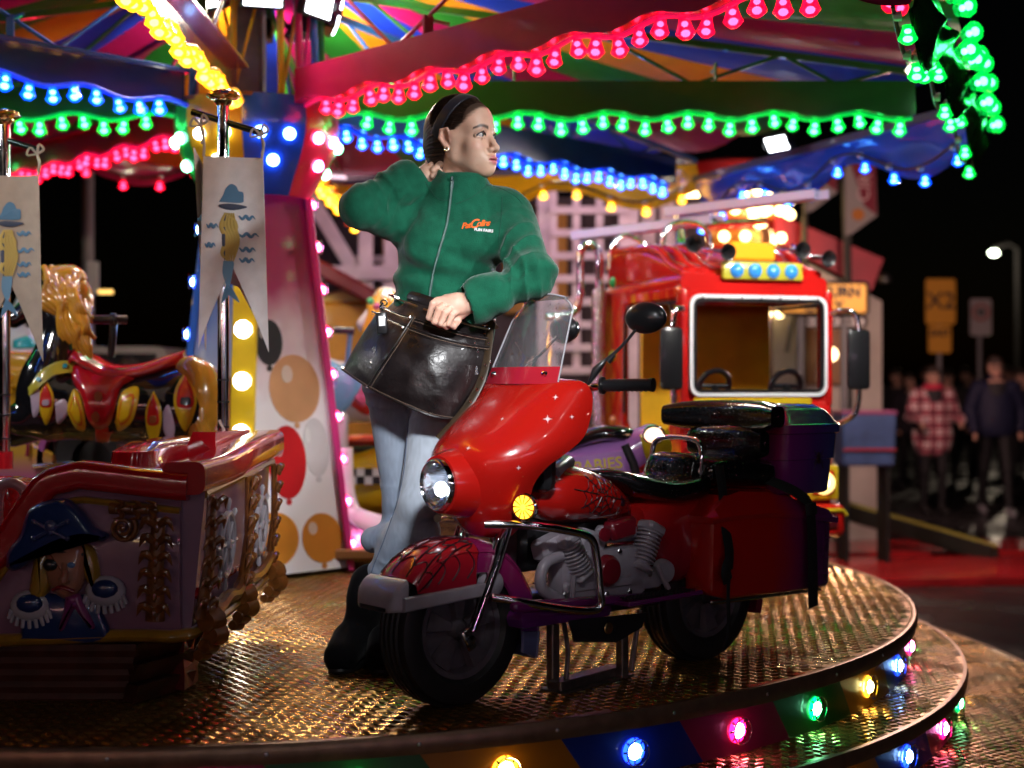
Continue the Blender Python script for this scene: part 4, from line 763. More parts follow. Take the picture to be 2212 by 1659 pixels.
ylw = paint('plate_yellow', (.62, .42, .01)); orr = paint('plate_orange', (.55, .12, .005)); redd = paint('plate_red', (.5, .012, .01)); lil = paint('plate_lilac', (.45, .38, .5)); brn = paint('plate_brown', (.28, .1, .03)); dk = paint('plate_dark', (.03, .03, .04))
patch(bh, T_, [(150, 795), (168, 770), (200, 785), (240, 810), (292, 818), (262, 838), (250, 880), (238, 915), (212, 926), (190, 905), (178, 860), (158, 825)], sred, 'saddle_flap', .030)
for c in ((218, 860), (212, 895)): patch(bh, T_, [(c[0] + 10 * math.cos(t), c[1] + 11 * math.sin(t)) for t in np.arange(10) / 10 * 6.283], brn, 'flap_button', .036, 24)
for pts in ([(142, 885), (160, 840), (178, 870), (185, 925), (165, 925)], [(248, 912), (262, 850), (300, 838), (288, 905), (258, 930)]): 
    o = np.array(pts, float); c = o.mean(0); patch(bh, T_, pts, ylw, 'yellow_plate', .008); patch(bh, T_, [tuple(c + (p - c) * .78) for p in o], orr, 'plate_border', .011); patch(bh, T_, [tuple(c + (p - c) * .64) for p in o], ylw, 'plate_centre', .014)
for x, y, w_, h_ in ((100, 870, 15, 50), (332, 905, 16, 62), (400, 868, 22, 66)):
    P0 = [(x, y - h_), (x + w_, y - h_ * .4), (x + w_, y + h_ * .25), (x, y + h_ * .95), (x - w_, y + h_ * .25), (x - w_, y - h_ * .4)]; patch(bh, T_, P0, ylw, 'feather_plate', .006); c = A(x, y); patch(bh, T_, [(x, y - h_ * .92), (x + w_ * .8, y - h_ * .35), (x + w_ * .8, y + h_ * .2), (x - w_ * .8, y + h_ * .2), (x - w_ * .8, y - h_ * .35)], redd, 'feather_mark', .009); patch(bh, T_, [(x - w_ * .5, y - h_ * .15), (x + w_ * .5, y - h_ * .15), (x + w_ * .5, y + h_ * .1), (x - w_ * .5, y + h_ * .1)], lil if x < 200 else (brn if x < 380 else dk), 'feather_square', .012)
for pts in ([(65, 845), (85, 840), (88, 880), (72, 900)], [(118, 870), (140, 862), (148, 890), (125, 915)], [(352, 890), (365, 875), (378, 925), (368, 950), (354, 930)]): patch(bh, T_, pts, lil, 'lilac_plate', .006)
patch(bh, T_, [(62, 838), (90, 800), (130, 780), (175, 785), (172, 806), (130, 808), (100, 825), (68, 856)], paint('collar_yellow', (.42, .38, .04)), 'collar_band', .016)
for x, y in ((138, 795), (88, 822)): patch(bh, T_, [(x + 6 * math.cos(t), y + 6 * math.sin(t)) for t in np.arange(10) / 10 * 6.283], paint('gem_blue', (.01, .3, .45)), 'collar_gem', .022, 20)
patch(bh, T_, [(206, 924), (232, 920), (234, 965), (210, 965)], redd, 'girth', .008)
b = B(); b.tube([q(246, 690, -.06), q(240, 770, -.05)], .014, 10); b.tube([q(240, 690, -.06), q(250, 690, -.06)], .024, 12); hbz = b.build('handle_stem', blackp, bh, world=True)
for x0, x1 in ((150, 240), (250, 274)): b = B(); b.tube([q(x0, 690, -.1 if x0 < 200 else -.04), q(x1, 690, -.06 if x0 < 200 else -.02)], .0165, 12); b.build('grip', blackp, bh, world=True)
b = B(); b.tube([q(270, 960, .02), A(q(270, 960)[0], 5.25, .0)], .03, 12); b.lathe([(.16, 0), (.16, .02), (.03, .04)], 20, (q(270, 960)[0], 5.25, 0)); b.build('floor_post', steel, bh, world=True)
# ================================================================ pale blue horse behind the woman
ph_ = thing('carousel_horse', 'white carousel horse with pale blue saddle cloth behind the woman', 'carousel horse', tuple(W(790, 1200, 6.8) * A(1, 1, 0))); PHO = np.array(ph_.location); onto.Y = 6.6; Yp = 6.8
q = lambda x, y, dy=0: W(x, y, Yp + dy)
hb_ = [cone(q(690, 845), q(900, 850), .15, .15, .06), ell(q(880, 830), (.14, .14, .16), .06), cone(q(880, 790), q(850, 680), .11, .085, .05), cone(q(850, 680), q(835, 650), .085, .07, .04), cone(q(835, 655), q(790, 700), .06, .045, .03), ell(q(690, 830), (.13, .14, .13), .05), cone(q(720, 900), q(715, 960), .07, .05, .03)]
Vq, Fq = sdf(hb_, .014); link('body', sdf_mesh('body', (Vq - PHO, Fq), paint('horse_white', (.72, .68, .72), .2, .8)), ph_); T2 = bvh(Vq, Fq)
lb = paint('cloth_pale_blue', (.18, .42, .66), .2, .8)
patch(ph_, T2, [(660, 790), (700, 778), (735, 790), (770, 780), (812, 768), (790, 830), (760, 872), (720, 905), (680, 900)], lb, 'saddle_cloth', .03)
patch(ph_, T2, [(745, 865), (765, 815), (790, 800), (815, 812), (812, 870), (790, 895)], redd, 'red_plate', .012); patch(ph_, T2, [(758, 860), (772, 825), (795, 815), (805, 855), (785, 880)], paint('plate_rose', (.55, .1, .2)), 'plate_rose', .018); patch(ph_, T2, [(812, 790), (832, 800), (838, 860), (822, 870), (810, 840)], paint('plate_sky', (.2, .4, .62)), 'blue_plate', .012)
for x, y in ((705, 835), (705, 858), (725, 830)): patch(ph_, T2, [(x + 5 * math.cos(t), y + 5 * math.sin(t)) for t in np.arange(8) / 8 * 6.283], paint('dot_blue', (.02, .15, .5)), 'cloth_dot', .034, 18)
strands(ph_, [q(800, 660, -.02), q(820, 630, -.03), q(850, 625, -.03), q(870, 650, -.03)], [q(800, 740, -.1), q(820, 760, -.1), q(840, 770, -.1), q(860, 770, -.1)], 8, .03, 'mane_lock', .014, paint('mane_apricot', (.62, .30, .02), .2, .8))
for k in range(6): b = B(); b.ball(q(800 + 14 * k % 60, 650 + 11 * k, -.15), .018, 10); b.build('jewel', paint('jewel_%d' % (k % 3), ((.05, .5, .2), (.6, .1, .3), (.1, .3, .6))[k % 3]), ph_, 60, world=True)
b = B(); b.tube([q(722, 712, -.2), q(765, 714, -.2)], .018, 10); b.build('grip', blackp, ph_, world=True); b = B(); b.tube([q(757, 714, -.19), q(750, 790, -.15)], .013, 10); b.build('handle_stem', paint('stem_blue', (.15, .35, .6)), ph_, world=True)
# white boot-like base with painted grass
bs = thing('boot_ride', 'white boot shaped ride base with green grass and yellow flower paint', 'ride', tuple(W(770, 1190, 6.35) * A(1, 1, 0))); Yb = 6.35; q = lambda x, y, dy=0: W(x, y, Yb + dy)
b = B(); P = cr([q(728, 965), q(728, 1020), q(733, 1080), q(752, 1125), q(800, 1150), q(860, 1165)], 26); b.tube(P, np.interp(np.linspace(0, 1, 26), [0, .5, 1], [.075, .08, .10]), 18); b.build('boot_shape', paint('base_white', (.74, .72, .76), .2, .8), bs, 70, world=True)
b = B(); P = P + A(.02, -.085, .0); b.tube(P[4:], .010, 8); b.build('moulding', paint('base_lilac', (.45, .3, .5)), bs, 70, world=True)
b = B(); P = cr([q(715, 1150), q(780, 1172), q(870, 1180)], 20); b.tube(P, .04, 10, flat=.7); b.build('grass_band', paint('base_grass', (.08, .35, .03)), bs, 70, world=True)
for x, y in ((735, 1160), (760, 1165)): 
    b = B(); b.ball(q(x, y, -.05), (.03, .015, .03), 12); 
    for k in range(6): t = k * 1.047; b.ball(q(x, y, -.045) + A(.028 * math.cos(t), 0, .028 * math.sin(t)), .014, 8)
    b.build('flower', paint('flower_yellow', (.65, .45, .01)), bs, 60, world=True)
b = B(); b.box(q(790, 1185, .05), (.5, .45, .05), None, .01); b.build('plinth', mat('plinth_wood', (.35, .17, .06), .5, coat=.3), bs, 30, world=True)
b = B(); b.box(q(720, 930, .05), (.13, .12, .16), None, .012); b.build('upper_block', paint('block_white', (.5, .52, .5)), bs, 30, world=True)
# yellow and chequered car behind it
rc = thing('ride_car', 'yellow ride car with black and white chequered flash, behind the white base', 'ride car', tuple(W(800, 1130, 7.2) * A(1, 1, 0))); q = lambda x, y, dy=0: W(x, y, 7.2 + dy)
b = B(); b.loft(xloft([(0, 0, 0, .25, .13), (.3, 0, .03, .30, .18), (.7, 0, .02, .30, .17), (.95, 0, -.02, .24, .10)], 16)); b.xf(t=q(740, 1040)); b.build('bodywork', paint('car_yellow', (.66, .42, .01), .2, .8), rc, 60, world=True)
for i in range(5):
    for j in range(2):
        if (i + j) % 2 == 0: b = B(); b.box(q(762 + i * 17, 1020 + j * 17, -.32), (.04, .006, .04)); b.build('chequer', blackp, rc, 0, world=True)
        else: b = B(); b.box(q(762 + i * 17, 1020 + j * 17, -.32), (.04, .006, .04)); b.build('chequer', paint('white_paint', (.7, .7, .7)), rc, 0, world=True)
b = B(); b.box(q(770, 968, -.15), (.55, .12, .035), None, .012); b.build('sill_black', blackp, rc, 30, world=True); b = B(); b.ball(q(785, 952, -.1), (.16, .1, .035), 14); b.build('bonnet_flash', paint('flash_red', (.55, .04, .01)), rc, 60, world=True)
# ================================================================ rides seen through the gap at the far left
pb = thing('beach_buggy', 'lilac and yellow beach buggy ride with painted palm tree beyond the ship', 'ride car', tuple(W(60, 1020, 5.75) * A(1, 1, 0))); q = lambda x, y, dy=0: W(x, y, 5.75 + dy)
pbm = zgrad('buggy_paint', [(.3, (.30, .08, .36)), (.45, (.45, .10, .30)), (.56, (.62, .36, .03)), (.72, (.6, .4, .1))], 2, .25, .7)
b = B(); b.prism(np.array([(-.45, 0), (.18, 0), (.13, .22), (-.02, .30), (-.45, .30)]), q(60, 1130), (1, 0, 0), (0, 0, 1), -.0 + .08, .012); b.xf(t=A(0, 0, .07)); b.build('side_panel', pbm, pb, 30, world=True)
palm = paint('palm_red', (.28, .02, .06)); p0 = q(58, 985, -.1); b = B(); b.tube(cr([p0, p0 + A(.004, 0, .05), p0 + A(-.006, 0, .105)], 8), [.008, .0075, .007, .007, .006, .006, .0055, .005], 8); 
for t in (.2, .9, 1.6, 2.3, 2.95): c = p0 + A(-.006, -.002, .105); b.tube(cr([c, c + A(.03 * math.cos(t), 0, .02 * math.sin(t) + .01), c + A(.052 * math.cos(t), 0, .03 * math.sin(t) - .012)], 8), [.004, .007, .009, .01, .009, .007, .004, .001], 6)
b.build('painted_palm', palm, pb, 60, world=True)
b = B(); b.tube([q(130 - 60, 1008, -.1), q(160, 1000, -.05)], .012, 8); b.build('chrome_trim', chrome, pb, world=True)
b = B(); c = q(205, 990); b.lathe([(.08, -.05), (.15, -.055), (.165, -.03), (.165, .03), (.15, .055), (.08, .05)], 36, c, rotm('X', -math.pi / 2)); b.build('tyre', rubber, pb, 40, world=True)
b = B(); a = np.linspace(-.2, math.pi + .2, 20); b.loft([np.array([c + A(r * math.cos(t), y, r * math.sin(t)) for r, y in ((.19, -.08), (.215, -.08), (.215, .08), (.19, .08))]) for t in a]); b.build('wheel_arch', paint('arch_pink', (.45, .12, .38), .2, .8), pb, 40, world=True)
b = B(); b.tube(cr([q(108, 900), q(120, 960), q(125, 1010)], 8), .03, 10); b.ball(q(125, 1010), .045, 12); b.build('steering_post', blackp, pb, 60, world=True)
yc = thing('scroll_carriage', 'golden yellow carriage with curled scroll work at the left edge', 'carriage', tuple(W(30, 1000, 6.4) * A(1, 1, 0))); q = lambda x, y, dy=0: W(x, y, 6.4 + dy); yg = paint('carriage_yellow', (.62, .34, .01), .2, .8)
b = B(); b.box(q(20, 800), (.42, .3, .17), None, .03, 2); b.box(q(10, 900), (.3, .25, .3), None, .03); b.build('tub', yg, yc, 40, world=True)
for cx, s_ in ((52, .045), (82, .05), (20, .05)):
    b = B(); t = np.linspace(0, 3.6 * math.pi, 36); r = s_ * (.15 + .85 * t / t[-1]); b.tube([q(cx, 822, -.18) + A(r_ * math.cos(v), 0, r_ * math.sin(v)) for v, r_ in zip(t, r)], .012, 8); b.build('scroll', yg, yc, 60, world=True)
# white pony head behind the carriage
wp = thing('carousel_pony', 'white pony with teal bridle half hidden behind the cream banner', 'carousel horse', tuple(W(45, 1000, 6.7) * A(1, 1, 0))); WO = np.array(wp.location); q = lambda x, y, dy=0: W(x, y, 6.7 + dy)
Vq, Fq = sdf([cone(q(20, 790), q(45, 700), .12, .08, .05), cone(q(45, 690), q(75, 745), .07, .04, .03), ell(q(40, 660), (.02, .02, .05), .02), cone(q(-60, 820), q(30, 820), .14, .14, .05)], .014); link('body', sdf_mesh('body', (Vq - WO, Fq), paint('horse_white', (.6, .5, .5))), wp); T3 = bvh(Vq, Fq); onto.Y = 6.6
patch(wp, T3, [(28, 735), (60, 725), (78, 748), (58, 752), (30, 752)], paint('bridle_teal', (.02, .4, .42)), 'bridle', .012)
b = B(); b.ball(q(62, 700, -.07), .014, 10); b.build('eye', blackp, wp, 60, world=True)
b = B(); b.tube([q(0, 820), W(0, 1100, 6.7) * A(1, 1, 0)], .03, 10); b.build('floor_post', steel, wp, world=True)
# ================================================================ fire engine ride
hd_ = A(.30, -.954, 0); hd_ /= np.linalg.norm(hd_); TR = A(1.10, 6.2, 0)
ft = thing('fire_engine', 'red fire engine ride with flame paint, ladder, bell and open yellow cab', 'ride truck', tuple(TR), math.atan2(hd_[1], hd_[0]))
fr_ = mat('engine_red', (.48, .010, .008), .2, coat=.9, var=.1, vscale=4); fy = paint('engine_yellow', (.60, .42, .015), .25, .8); fyi = mat('cab_yellow', (.74, .42, .015), .4, coat=.3, var=.15, vscale=8)
flame = mat('flame_paint', (.48, .01, .008), .2, coat=.9)
def _fl():
    t = flame.node_tree; L = t.links.new; bs = t.nodes['Principled BSDF']; tc = t.nodes.new('ShaderNodeTexCoord'); mp = t.nodes.new('ShaderNodeMapping'); mp.inputs['Scale'].default_value = (7, 7, 2.2); L(tc.outputs['Object'], mp.inputs[0])
    n = t.nodes.new('ShaderNodeTexNoise'); n.inputs['Scale'].default_value = 1.3; n.inputs['Detail'].default_value = 1.5; n.inputs['Distortion'].default_value = 1.8; L(mp.outputs[0], n.inputs[0]); r = t.nodes.new('ShaderNodeValToRGB'); e = r.color_ramp.elements
    e[0].position = .46; e[0].color = (.48, .010, .008, 1); e[1].position = .80; e[1].color = (.70, .30, .015, 1); x = e.new(.60); x.color = (.56, .06, .006, 1); L(n.outputs[0], r.inputs[0]); L(r.outputs[0], bs.inputs['Base Color'])
_fl()
def tp(b, name, m, sm=40, par=ft): return b.build(name, m, par, sm)
HW = .375
def fsec(x, z0, z1, w_, r): P = rr(w_, (z1 - z0) / 2, r); return np.stack([np.full(len(P), x), P[:, 0], (z0 + z1) / 2 + P[:, 1]], 1)
# front lower panel with louvres, bumper
b = B(); b.loft([fsec(-.10, .24, .775, HW, .03), fsec(-.012, .24, .775, HW, .03), fsec(0, .25, .765, HW - .012, .03)]); fp_ = tp(b, 'front_panel', fr_)
for k in range(7): b = B(); b.box((.006, .0, .44 + k * .042), (.022, .72, .030), None, .010, 2); tp(b, 'louvre', fr_, 40, fp_)
b = B(); b.box((.010, -.03, .735), (.012, .58, .085), None, .004); tp(b, 'yellow_panel', fy, 30, fp_); b = B(); b.box((.018, -.12, .735), (.006, .12, .05), None, .002); tp(b, 'number_plate', mat('plate_grey', (.3, .32, .35), .4), 30, fp_)
b = B(); b.loft([fsec(-.06, .15, .30, HW + .03, .03), fsec(.05, .15, .30, HW + .03, .035), fsec(.075, .17, .285, HW, .03)]); bp_ = tp(b, 'bumper', fr_)
for s in (-1, 1):
    b = B(); b.box((.070, s * .26, .225), (.03, .20, .075), None, .012); tp(b, 'bumper_recess', mat('engine_dark', (.08, .006, .01), .3), 30, bp_)
    b = B(); b.tube([(.078, s * .15, .27), (.078, s * .38, .275), (.078, s * .40, .25)], .009, 8); tp(b, 'bumper_trim', fy, 40, bp_)
    b = B(); b.box((.018, s * .305, .395), (.035, .165, .16), None, .012, 2); hs = tp(b, 'headlamp_frame', fy)
    b = B(); b.box((.030, s * .305, .395), (.03, .125, .12), None, .02, 2); tp(b, 'headlamp_recess', fr_, 40, hs)
    b = B(); b.lathe([(0, .03), (.03, .028), (.047, .016), (.052, 0)], 20, (.045, s * .305, .395), frame((1, 0, 0))); tp(b, 'headlamp_glass', glow('truck_lamp_rim', (1, .75, .25), 1.6), 40, hs)
    b = B(); b.ball((.066, s * .305 - .012, .397), (.014, .024, .024), 14); tp(b, 'headlamp_bulb', glow('truck_lamp', (1, .9, .6), 12), 60, hs)
# windscreen frame, pillars, roof
b = B(); zs = (.79, 1.215); 
def ring_frame(y0, y1, z0, z1, wd, x, th, name, m, par=ft, r=.04):
    o = rr((y1 - y0) / 2, (z1 - z0) / 2, r, 6); i = rr((y1 - y0) / 2 - wd, (z1 - z0) / 2 - wd, max(.004, r - wd), 6); c = A(0, (y0 + y1) / 2, (z0 + z1) / 2); b = B()
    mkr = lambda P, xx: np.stack([np.full(len(P), xx), c[1] + P[:, 0], c[2] + P[:, 1]], 1); b.loft([mkr(o, x), mkr(i, x), mkr(i, x + th), mkr(o, x + th)], caps=False, wrap=True); return tp(b, name, m, 30, par)
ring_frame(-HW, HW, .76, 1.27, .045, -.06, .055, 'cab_front', fr_, r=.07); wf = ring_frame(-HW + .035, HW - .035, .785, 1.235, .016, .0, .016, 'windscreen_frame', mat('bright_alloy', (.85, .85, .88), .28, .1), r=.05)
ring_frame(-HW + .05, HW - .05, .80, 1.22, .016, .004, .012, 'windscreen_seal', blackp, r=.04)
b = B(); b.box((-.012, 0, 1.01), (.006, .64, .43), None, .001); tp(b, 'windscreen', thin_glass('truck_glass', (.93, .94, .95), 1.35), 30)
for k in range(7):
    b = B(); b.ball((.018, -.28 + k * .095, 1.222), .006, 8, n=6); tp(b, 'frame_rivet', chrome)
LBk = -.92
b = B(); b.box((-.54, 0, .72), (.02, HW * 2 - .07, 1.0), None, .004); tp(b, 'cab_back_wall', fyi)
for s in (-1, 1):  # side walls: door post, hinge post, lower sill
    b = B(); b.box((-.80, s * (HW - .015), .78), (.26, .03, 1.02), None, .012); tp(b, 'rear_side', flame, 30)
    b = B(); b.box((-.03, s * (HW - .018), 1.0), (.075, .036, .52), None, .014, 2); tp(b, 'front_pillar', fr_, 40)
    b = B(); b.box((-.36, s * (HW - .015), 1.245), (.66, .03, .06), None, .012); tp(b, 'door_header', flame, 40)
    b = B(); b.loft([np.array([(x, s * (HW - .03), .22), (x, s * HW, .22), (x, s * HW, zt), (x, s * (HW - .03), zt)]) for x, zt in ((-.68, .66), (-.58, .52), (-.42, .47), (-.24, .50), (-.14, .64), (-.06, .77))]); tp(b, 'door_sill', flame, 50)
    b = B(); P = [(-.085, .78), (-.10, 1.17), (-.13, 1.205), (-.62, 1.205), (-.65, 1.17), (-.665, .70)]; b.tube([(x, s * (HW + .001), z) for x, z in P], .008, 8); tp(b, 'door_seal', blackp)
    b = B(); b.tube(cr([(.0, s * (HW - .01), 1.16), (.06, s * (HW + .03), 1.17), (.085, s * (HW + .075), 1.13), (.09, s * (HW + .08), .9), (.085, s * (HW + .07), .72), (.03, s * (HW + .01), .66), (0, s * (HW - .01), .65)], 34), .013, 10); mb = tp(b, 'mirror_bracket', chrome)
    b = B(); b.box((.095, s * (HW + (.075 if s > 0 else .09)), .95), (.03, .11, .27), rotm('Z', -.1 * s), .018, 2); tp(b, 'mirror', blackp, 40, mb)
b = B(); b.box((-.48, -.05, .60), (.30, .5, .05), None, .02, 2); b.box((-.60, -.05, .72), (.06, .5, .26), None, .02, 2); tp(b, 'bench_seat', fy)
for y in (-.16, .20):
    c = A(-.12, y, .83); b = B(); b.tube([c + A(.03 * math.sin(t), .075 * math.cos(t), .07 * math.sin(t)) for t in np.arange(24) / 24 * 6.283], .014, 8, closed=True); b.tube([c + A(0, -.07, 0), c, c + A(0, .07, 0)], .012, 8); b.tube([c, c + A(.10, 0, -.10)], .016, 8); tp(b, 'steering_wheel', blackp)
# roof: rounded slab with raised fluted rear
b = B(); b.loft([fsec(-.95, 1.24, 1.32, HW, .03), fsec(-.08, 1.24, 1.33, HW, .035), fsec(-.03, 1.25, 1.325, HW - .012, .03)]); tp(b, 'roof', fr_)
b = B(); a = np.linspace(0, 1, 14); rg = []
for x, h in zip(np.linspace(-.06, -.95, 16), .03 + .15 * np.clip(np.linspace(-.1, 1.5, 16), 0, 1) ** .8): P = rr(HW - .03, (h + .02) / 2, min(.03, (h + .02) * .45)); P = np.stack([P[:, 0], P[:, 1]], 1); rg.append(np.stack([np.full(len(P), x), P[:, 0], 1.31 + (h + .02) / 2 + P[:, 1]], 1))
b.loft(rg); tp(b, 'roof_hump', fr_, 50)
for y in (-.33, -.26, -.19, .19, .26, .33): b = B(); b.tube(cr([(-.06, y, 1.335), (-.2, y, 1.38), (-.4, y, 1.47), (-.9, y, 1.50)], 14), .022, 10); tp(b, 'roof_flute', fr_, 60)
b = B(); b.box((-.02, .03, 1.345), (.03, .40, .085), rotm('Y', -.1), .012, 2); lbx = tp(b, 'lamp_board', paint('lamp_board', (.42, .40, .03)))
for k in range(4):
    b = B(); b.lathe([(0, .022), (.018, .019), (.030, .008), (.033, 0)], 16, (.0, -.105 + k * .09, 1.345), frame((1, 0, 0))); tp(b, 'blue_lamp', mat('blue_lens', (.03, .22, .55), .15, coat=1, bump=1, bscale=160, bdist=.004, emit=(.03, .25, .7), es=.5), 40, lbx)
b = B(); b.box((-.12, .02, 1.44), (.09, .22, .085), None, .012); tp(b, 'orange_beacon', mat('beacon', (.75, .25, .01), .25, coat=.8, emit=(1, .3, .01), es=.7)); b = B(); b.box((-.12, .02, 1.39), (.1, .24, .016)); tp(b, 'beacon_base', blackp)
def horn(c, d, name='air_horn'):
    c = A(*c); R_ = frame(d); b = B(); b.lathe([(.010, -.10), (.012, -.03), (.020, -.005), (.036, .02), (.039, .024), (.034, .022), (.01, -.02)], 18, c, R_); o = tp(b, name, blackp, 50); b = B(); b.tube([c - R_[:, 2] * .10, c - R_[:, 2] * .2], .009, 8); tp(b, 'horn_pipe', chrome, 50, o)
horn((-.05, -.30, 1.46), (1, -.1, -.1)); horn((0, -.16, 1.425), (1, .05, -.15)); horn((-.05, .24, 1.45), (1, -.05, -.1)); horn((.0, .34, 1.41), (1, .1, -.15))
for y, z in ((-.385, 1.36), (-.385, .98), (-.385, .66)):
    b = B(); b.lathe([(0, .02), (.016, .018), (.026, .008), (.028, 0)], 14, (-.80, y + .008, z - (.02 if z > 1.2 else 0)), frame((0, -1, 0))); tp(b, 'side_lamp', mat('lamp_%d' % int(z * 100), {136: (.02, .4, .1), 98: (.5, .5, .03), 66: (.6, .2, .05)}[int(round(z * 100))], .15, coat=1), 50)
# ladder on chrome arches, bell
def lpt(t, yy, zz=0): return A(-.98 + .80 * t, -.50 + .86 * t + yy, 1.585 + .075 * t + zz)
for e, off in enumerate((0, .06)):
    for yy in (-.035, .035):
        b = B(); P0, P1 = (lpt(0 if e == 0 else .42, yy, off), lpt(.62 if e == 0 else 1.05, yy, off)); d = P1 - P0; b.box((P0 + P1) / 2, (.018, .045, np.linalg.norm(d)), frame(d), .003); tp(b, 'ladder_rail', mat('ladder_alloy', (.50, .47, .78), .28, .6), 20)
    for k in range(7): t = (.05 if e == 0 else .46) + .09 * k; b = B(); b.tube([lpt(t, -.035, off), lpt(t, .035, off)], .010, 8); tp(b, 'ladder_rung', chrome)
b = B(); b.tube([lpt(.55, 0, -.02), lpt(.80, .03, -.03)], .018, 10); tp(b, 'ladder_ram', chrome)
c = A(-.50, -.12, 1.47); b = B(); b.tube([c + A(0, .125 * se(math.cos(t), .8), .02 + .125 * se(math.sin(t), .8)) for t in np.linspace(-.5, math.pi + .5, 34)], .013, 10); tp(b, 'bell_arch', chrome)
b = B(); b.lathe([(0, .07), (.02, .068), (.026, .03), (.034, -.01), (.052, -.035), (.055, -.042), (.04, -.04), (.0, .05)], 20, c + A(0, -.03, .045)); tp(b, 'bell', mat('bell_brass', (.5, .42, .25), .18, 1))
b = B(); b.tube(cr([(-.75, -.42, 1.40), (-.75, -.40, 1.52), (-.75, -.33, 1.57), (-.7, -.26, 1.52), (-.7, -.25, 1.42)], 16), .012, 10); tp(b, 'ladder_arch', chrome)
b = B(); b.tube(cr([(-.3, .40, 1.34), (-.3, .37, 1.45), (-.3, .33, 1.50)], 10), .010, 8); tp(b, 'aerial', chrome)
# exhaust stack with perforated sleeve
sx_, sy_ = -.86, -.43; b = B(); b.tube(cr([(sx_, sy_, .25), (sx_, sy_, 1.3), (sx_, sy_, 1.47), (sx_, sy_ - .03, 1.53), (sx_, sy_ - .075, 1.53), (sx_, sy_ - .10, 1.46), (sx_, sy_ - .10, 1.28), (sx_, sy_ - .14, 1.19), (sx_, sy_ - .28, 1.17)], 44), .020, 12); stk_ = tp(b, 'exhaust_stack', chrome)
b = B(); b.lathe([(.034, 0), (.036, .01), (.036, 1.06), (.030, 1.07)], 20, (sx_, sy_, .24)); tp(b, 'exhaust_sleeve', mat('perforated', (.6, .5, .62), .25, 1, bump=1, bscale=60, bdist=.01), 40, stk_)
for k in range(50):
    for j in range(5):
        t = math.pi + .55 + j * .42 + (k % 2) * .21; b = B() if (k == 0 and j == 0) else b; b.box((sx_ + .0365 * math.cos(t), sy_ + .0365 * math.sin(t), .26 + k * .0205), (.004, .008, .012), rotm('Z', t))
tp(b, 'sleeve_holes', mat('sleeve_bump', (.7, .65, .72), .2, 1), 0, stk_)['kind'] = 'stuff'
for s in (-1, 1):
    for x in (-.2, -.75): b = B(); b.lathe([(.06, -.04), (.13, -.045), (.145, -.02), (.145, .02), (.13, .045), (.06, .04), (.0, .02)], 24, (x, s * .30, .147), rotm('X', -math.pi / 2)); tp(b, 'wheel', rubber)
# ================================================================ lilac scooter between bike and fire engine
sc_ = thing('scooter_ride', 'lilac scooter ride with black seat and yellow front, lettered BABIES', 'scooter', tuple(W(1320, 1200, 5.15) * A(1, 1, 0))); SO = np.array(sc_.location); q = lambda x, y, dy=0: W(x, y, 5.15 + dy); lilp = mat('scooter_lilac', (.40, .17, .50), .22, coat=.8)
Vq, Fq = sdf([cone(q(1235, 1010), q(1350, 985), .075, .07, .03), cone(q(1230, 1010), q(1225, 1100), .07, .06, .04), cone(q(1350, 990), q(1405, 950, -.02), .065, .06, .04), cone(q(1405, 955), q(1440, 1090), .05, .045, .03), ell(q(1370, 960), (.05, .06, .05), .03), cone(q(1230, 1100), q(1440, 1100), .05, .05, .04)], .008); link('bodywork', sdf_mesh('bodywork', (Vq - SO, Fq), lilp), sc_); T4 = bvh(Vq, Fq); onto.Y = 5.05
b = B(); P = cr([q(1218, 975), q(1250, 950), q(1300, 935), q(1350, 938), q(1382, 950)], 20); rg = []
for p, r_ in zip(P, np.interp(np.linspace(0, 1, 20), [0, .15, .6, 1], [.03, .065, .075, .02])): a_ = np.arange(18) / 18 * 2 * math.pi; rg.append(p + np.stack([0 * a_, r_ * 1.2 * se(np.cos(a_), .8), .030 * se(np.sin(a_), .8)], 1))
b.loft(rg); b.build('seat', mat('seat_gloss', (.006, .006, .008), .08, coat=1), sc_, 70, world=True)
b = B(); b.box(q(1290, 1008, -.083), (.205, .012, .10), rotm('Y', -.12), .004); sp_ = b.build('side_cover', mat('cover_lilac', (.36, .17, .46), .3, coat=.5), sc_, 30, world=True)
b = B(); b.tube([q(1350, 960, -.09), q(1368, 1000, -.09), q(1380, 1045, -.09)], .016, 8, flat=.3, up=(0, -1, 0)); b.build('strap', blackp, sc_, world=True)
onto.Y = 5.05; patch(sc_, T4, [(1382, 940), (1430, 925), (1452, 945), (1450, 985), (1420, 1010), (1395, 990)], fy, 'yellow_front', .02)
put = q(1412, 938, -.10); b = B(); b.lathe([(0, .02), (.02, .017), (.034, .006), (.036, 0)], 18, put, frame((0, -.6, .8))); b.build('lamp', glow('scooter_lamp', (1, .6, .4), 2.5), sc_, world=True)
b = B(); b.tube([put + A(.036 * math.cos(t), -.004, .030 * math.sin(t)) for t in np.arange(20) / 20 * 6.283], .006, 8, closed=True); b.build('lamp_ring', chrome, sc_, world=True)
b = B(); b.lathe([(.05, -.035), (.09, -.04), (.10, 0), (.09, .04), (.05, .035)], 24, (q(1235, 1100)[0], 5.15, .10), rotm('X', -math.pi / 2)); b.build('wheel', rubber, sc_, world=True); b = B(); b.lathe([(.05, -.035), (.09, -.04), (.10, 0), (.09, .04), (.05, .035)], 24, (q(1430, 1100)[0], 5.15, .10), rotm('X', -math.pi / 2)); b.build('wheel', rubber, sc_, world=True)
for pts in ([(1380, 1010), (1395, 1000), (1410, 1010), (1395, 1028)], [(1385, 1045), (1400, 1035), (1405, 1060)]): patch(sc_, T4, pts, redd, 'red_dot', .006, 20)
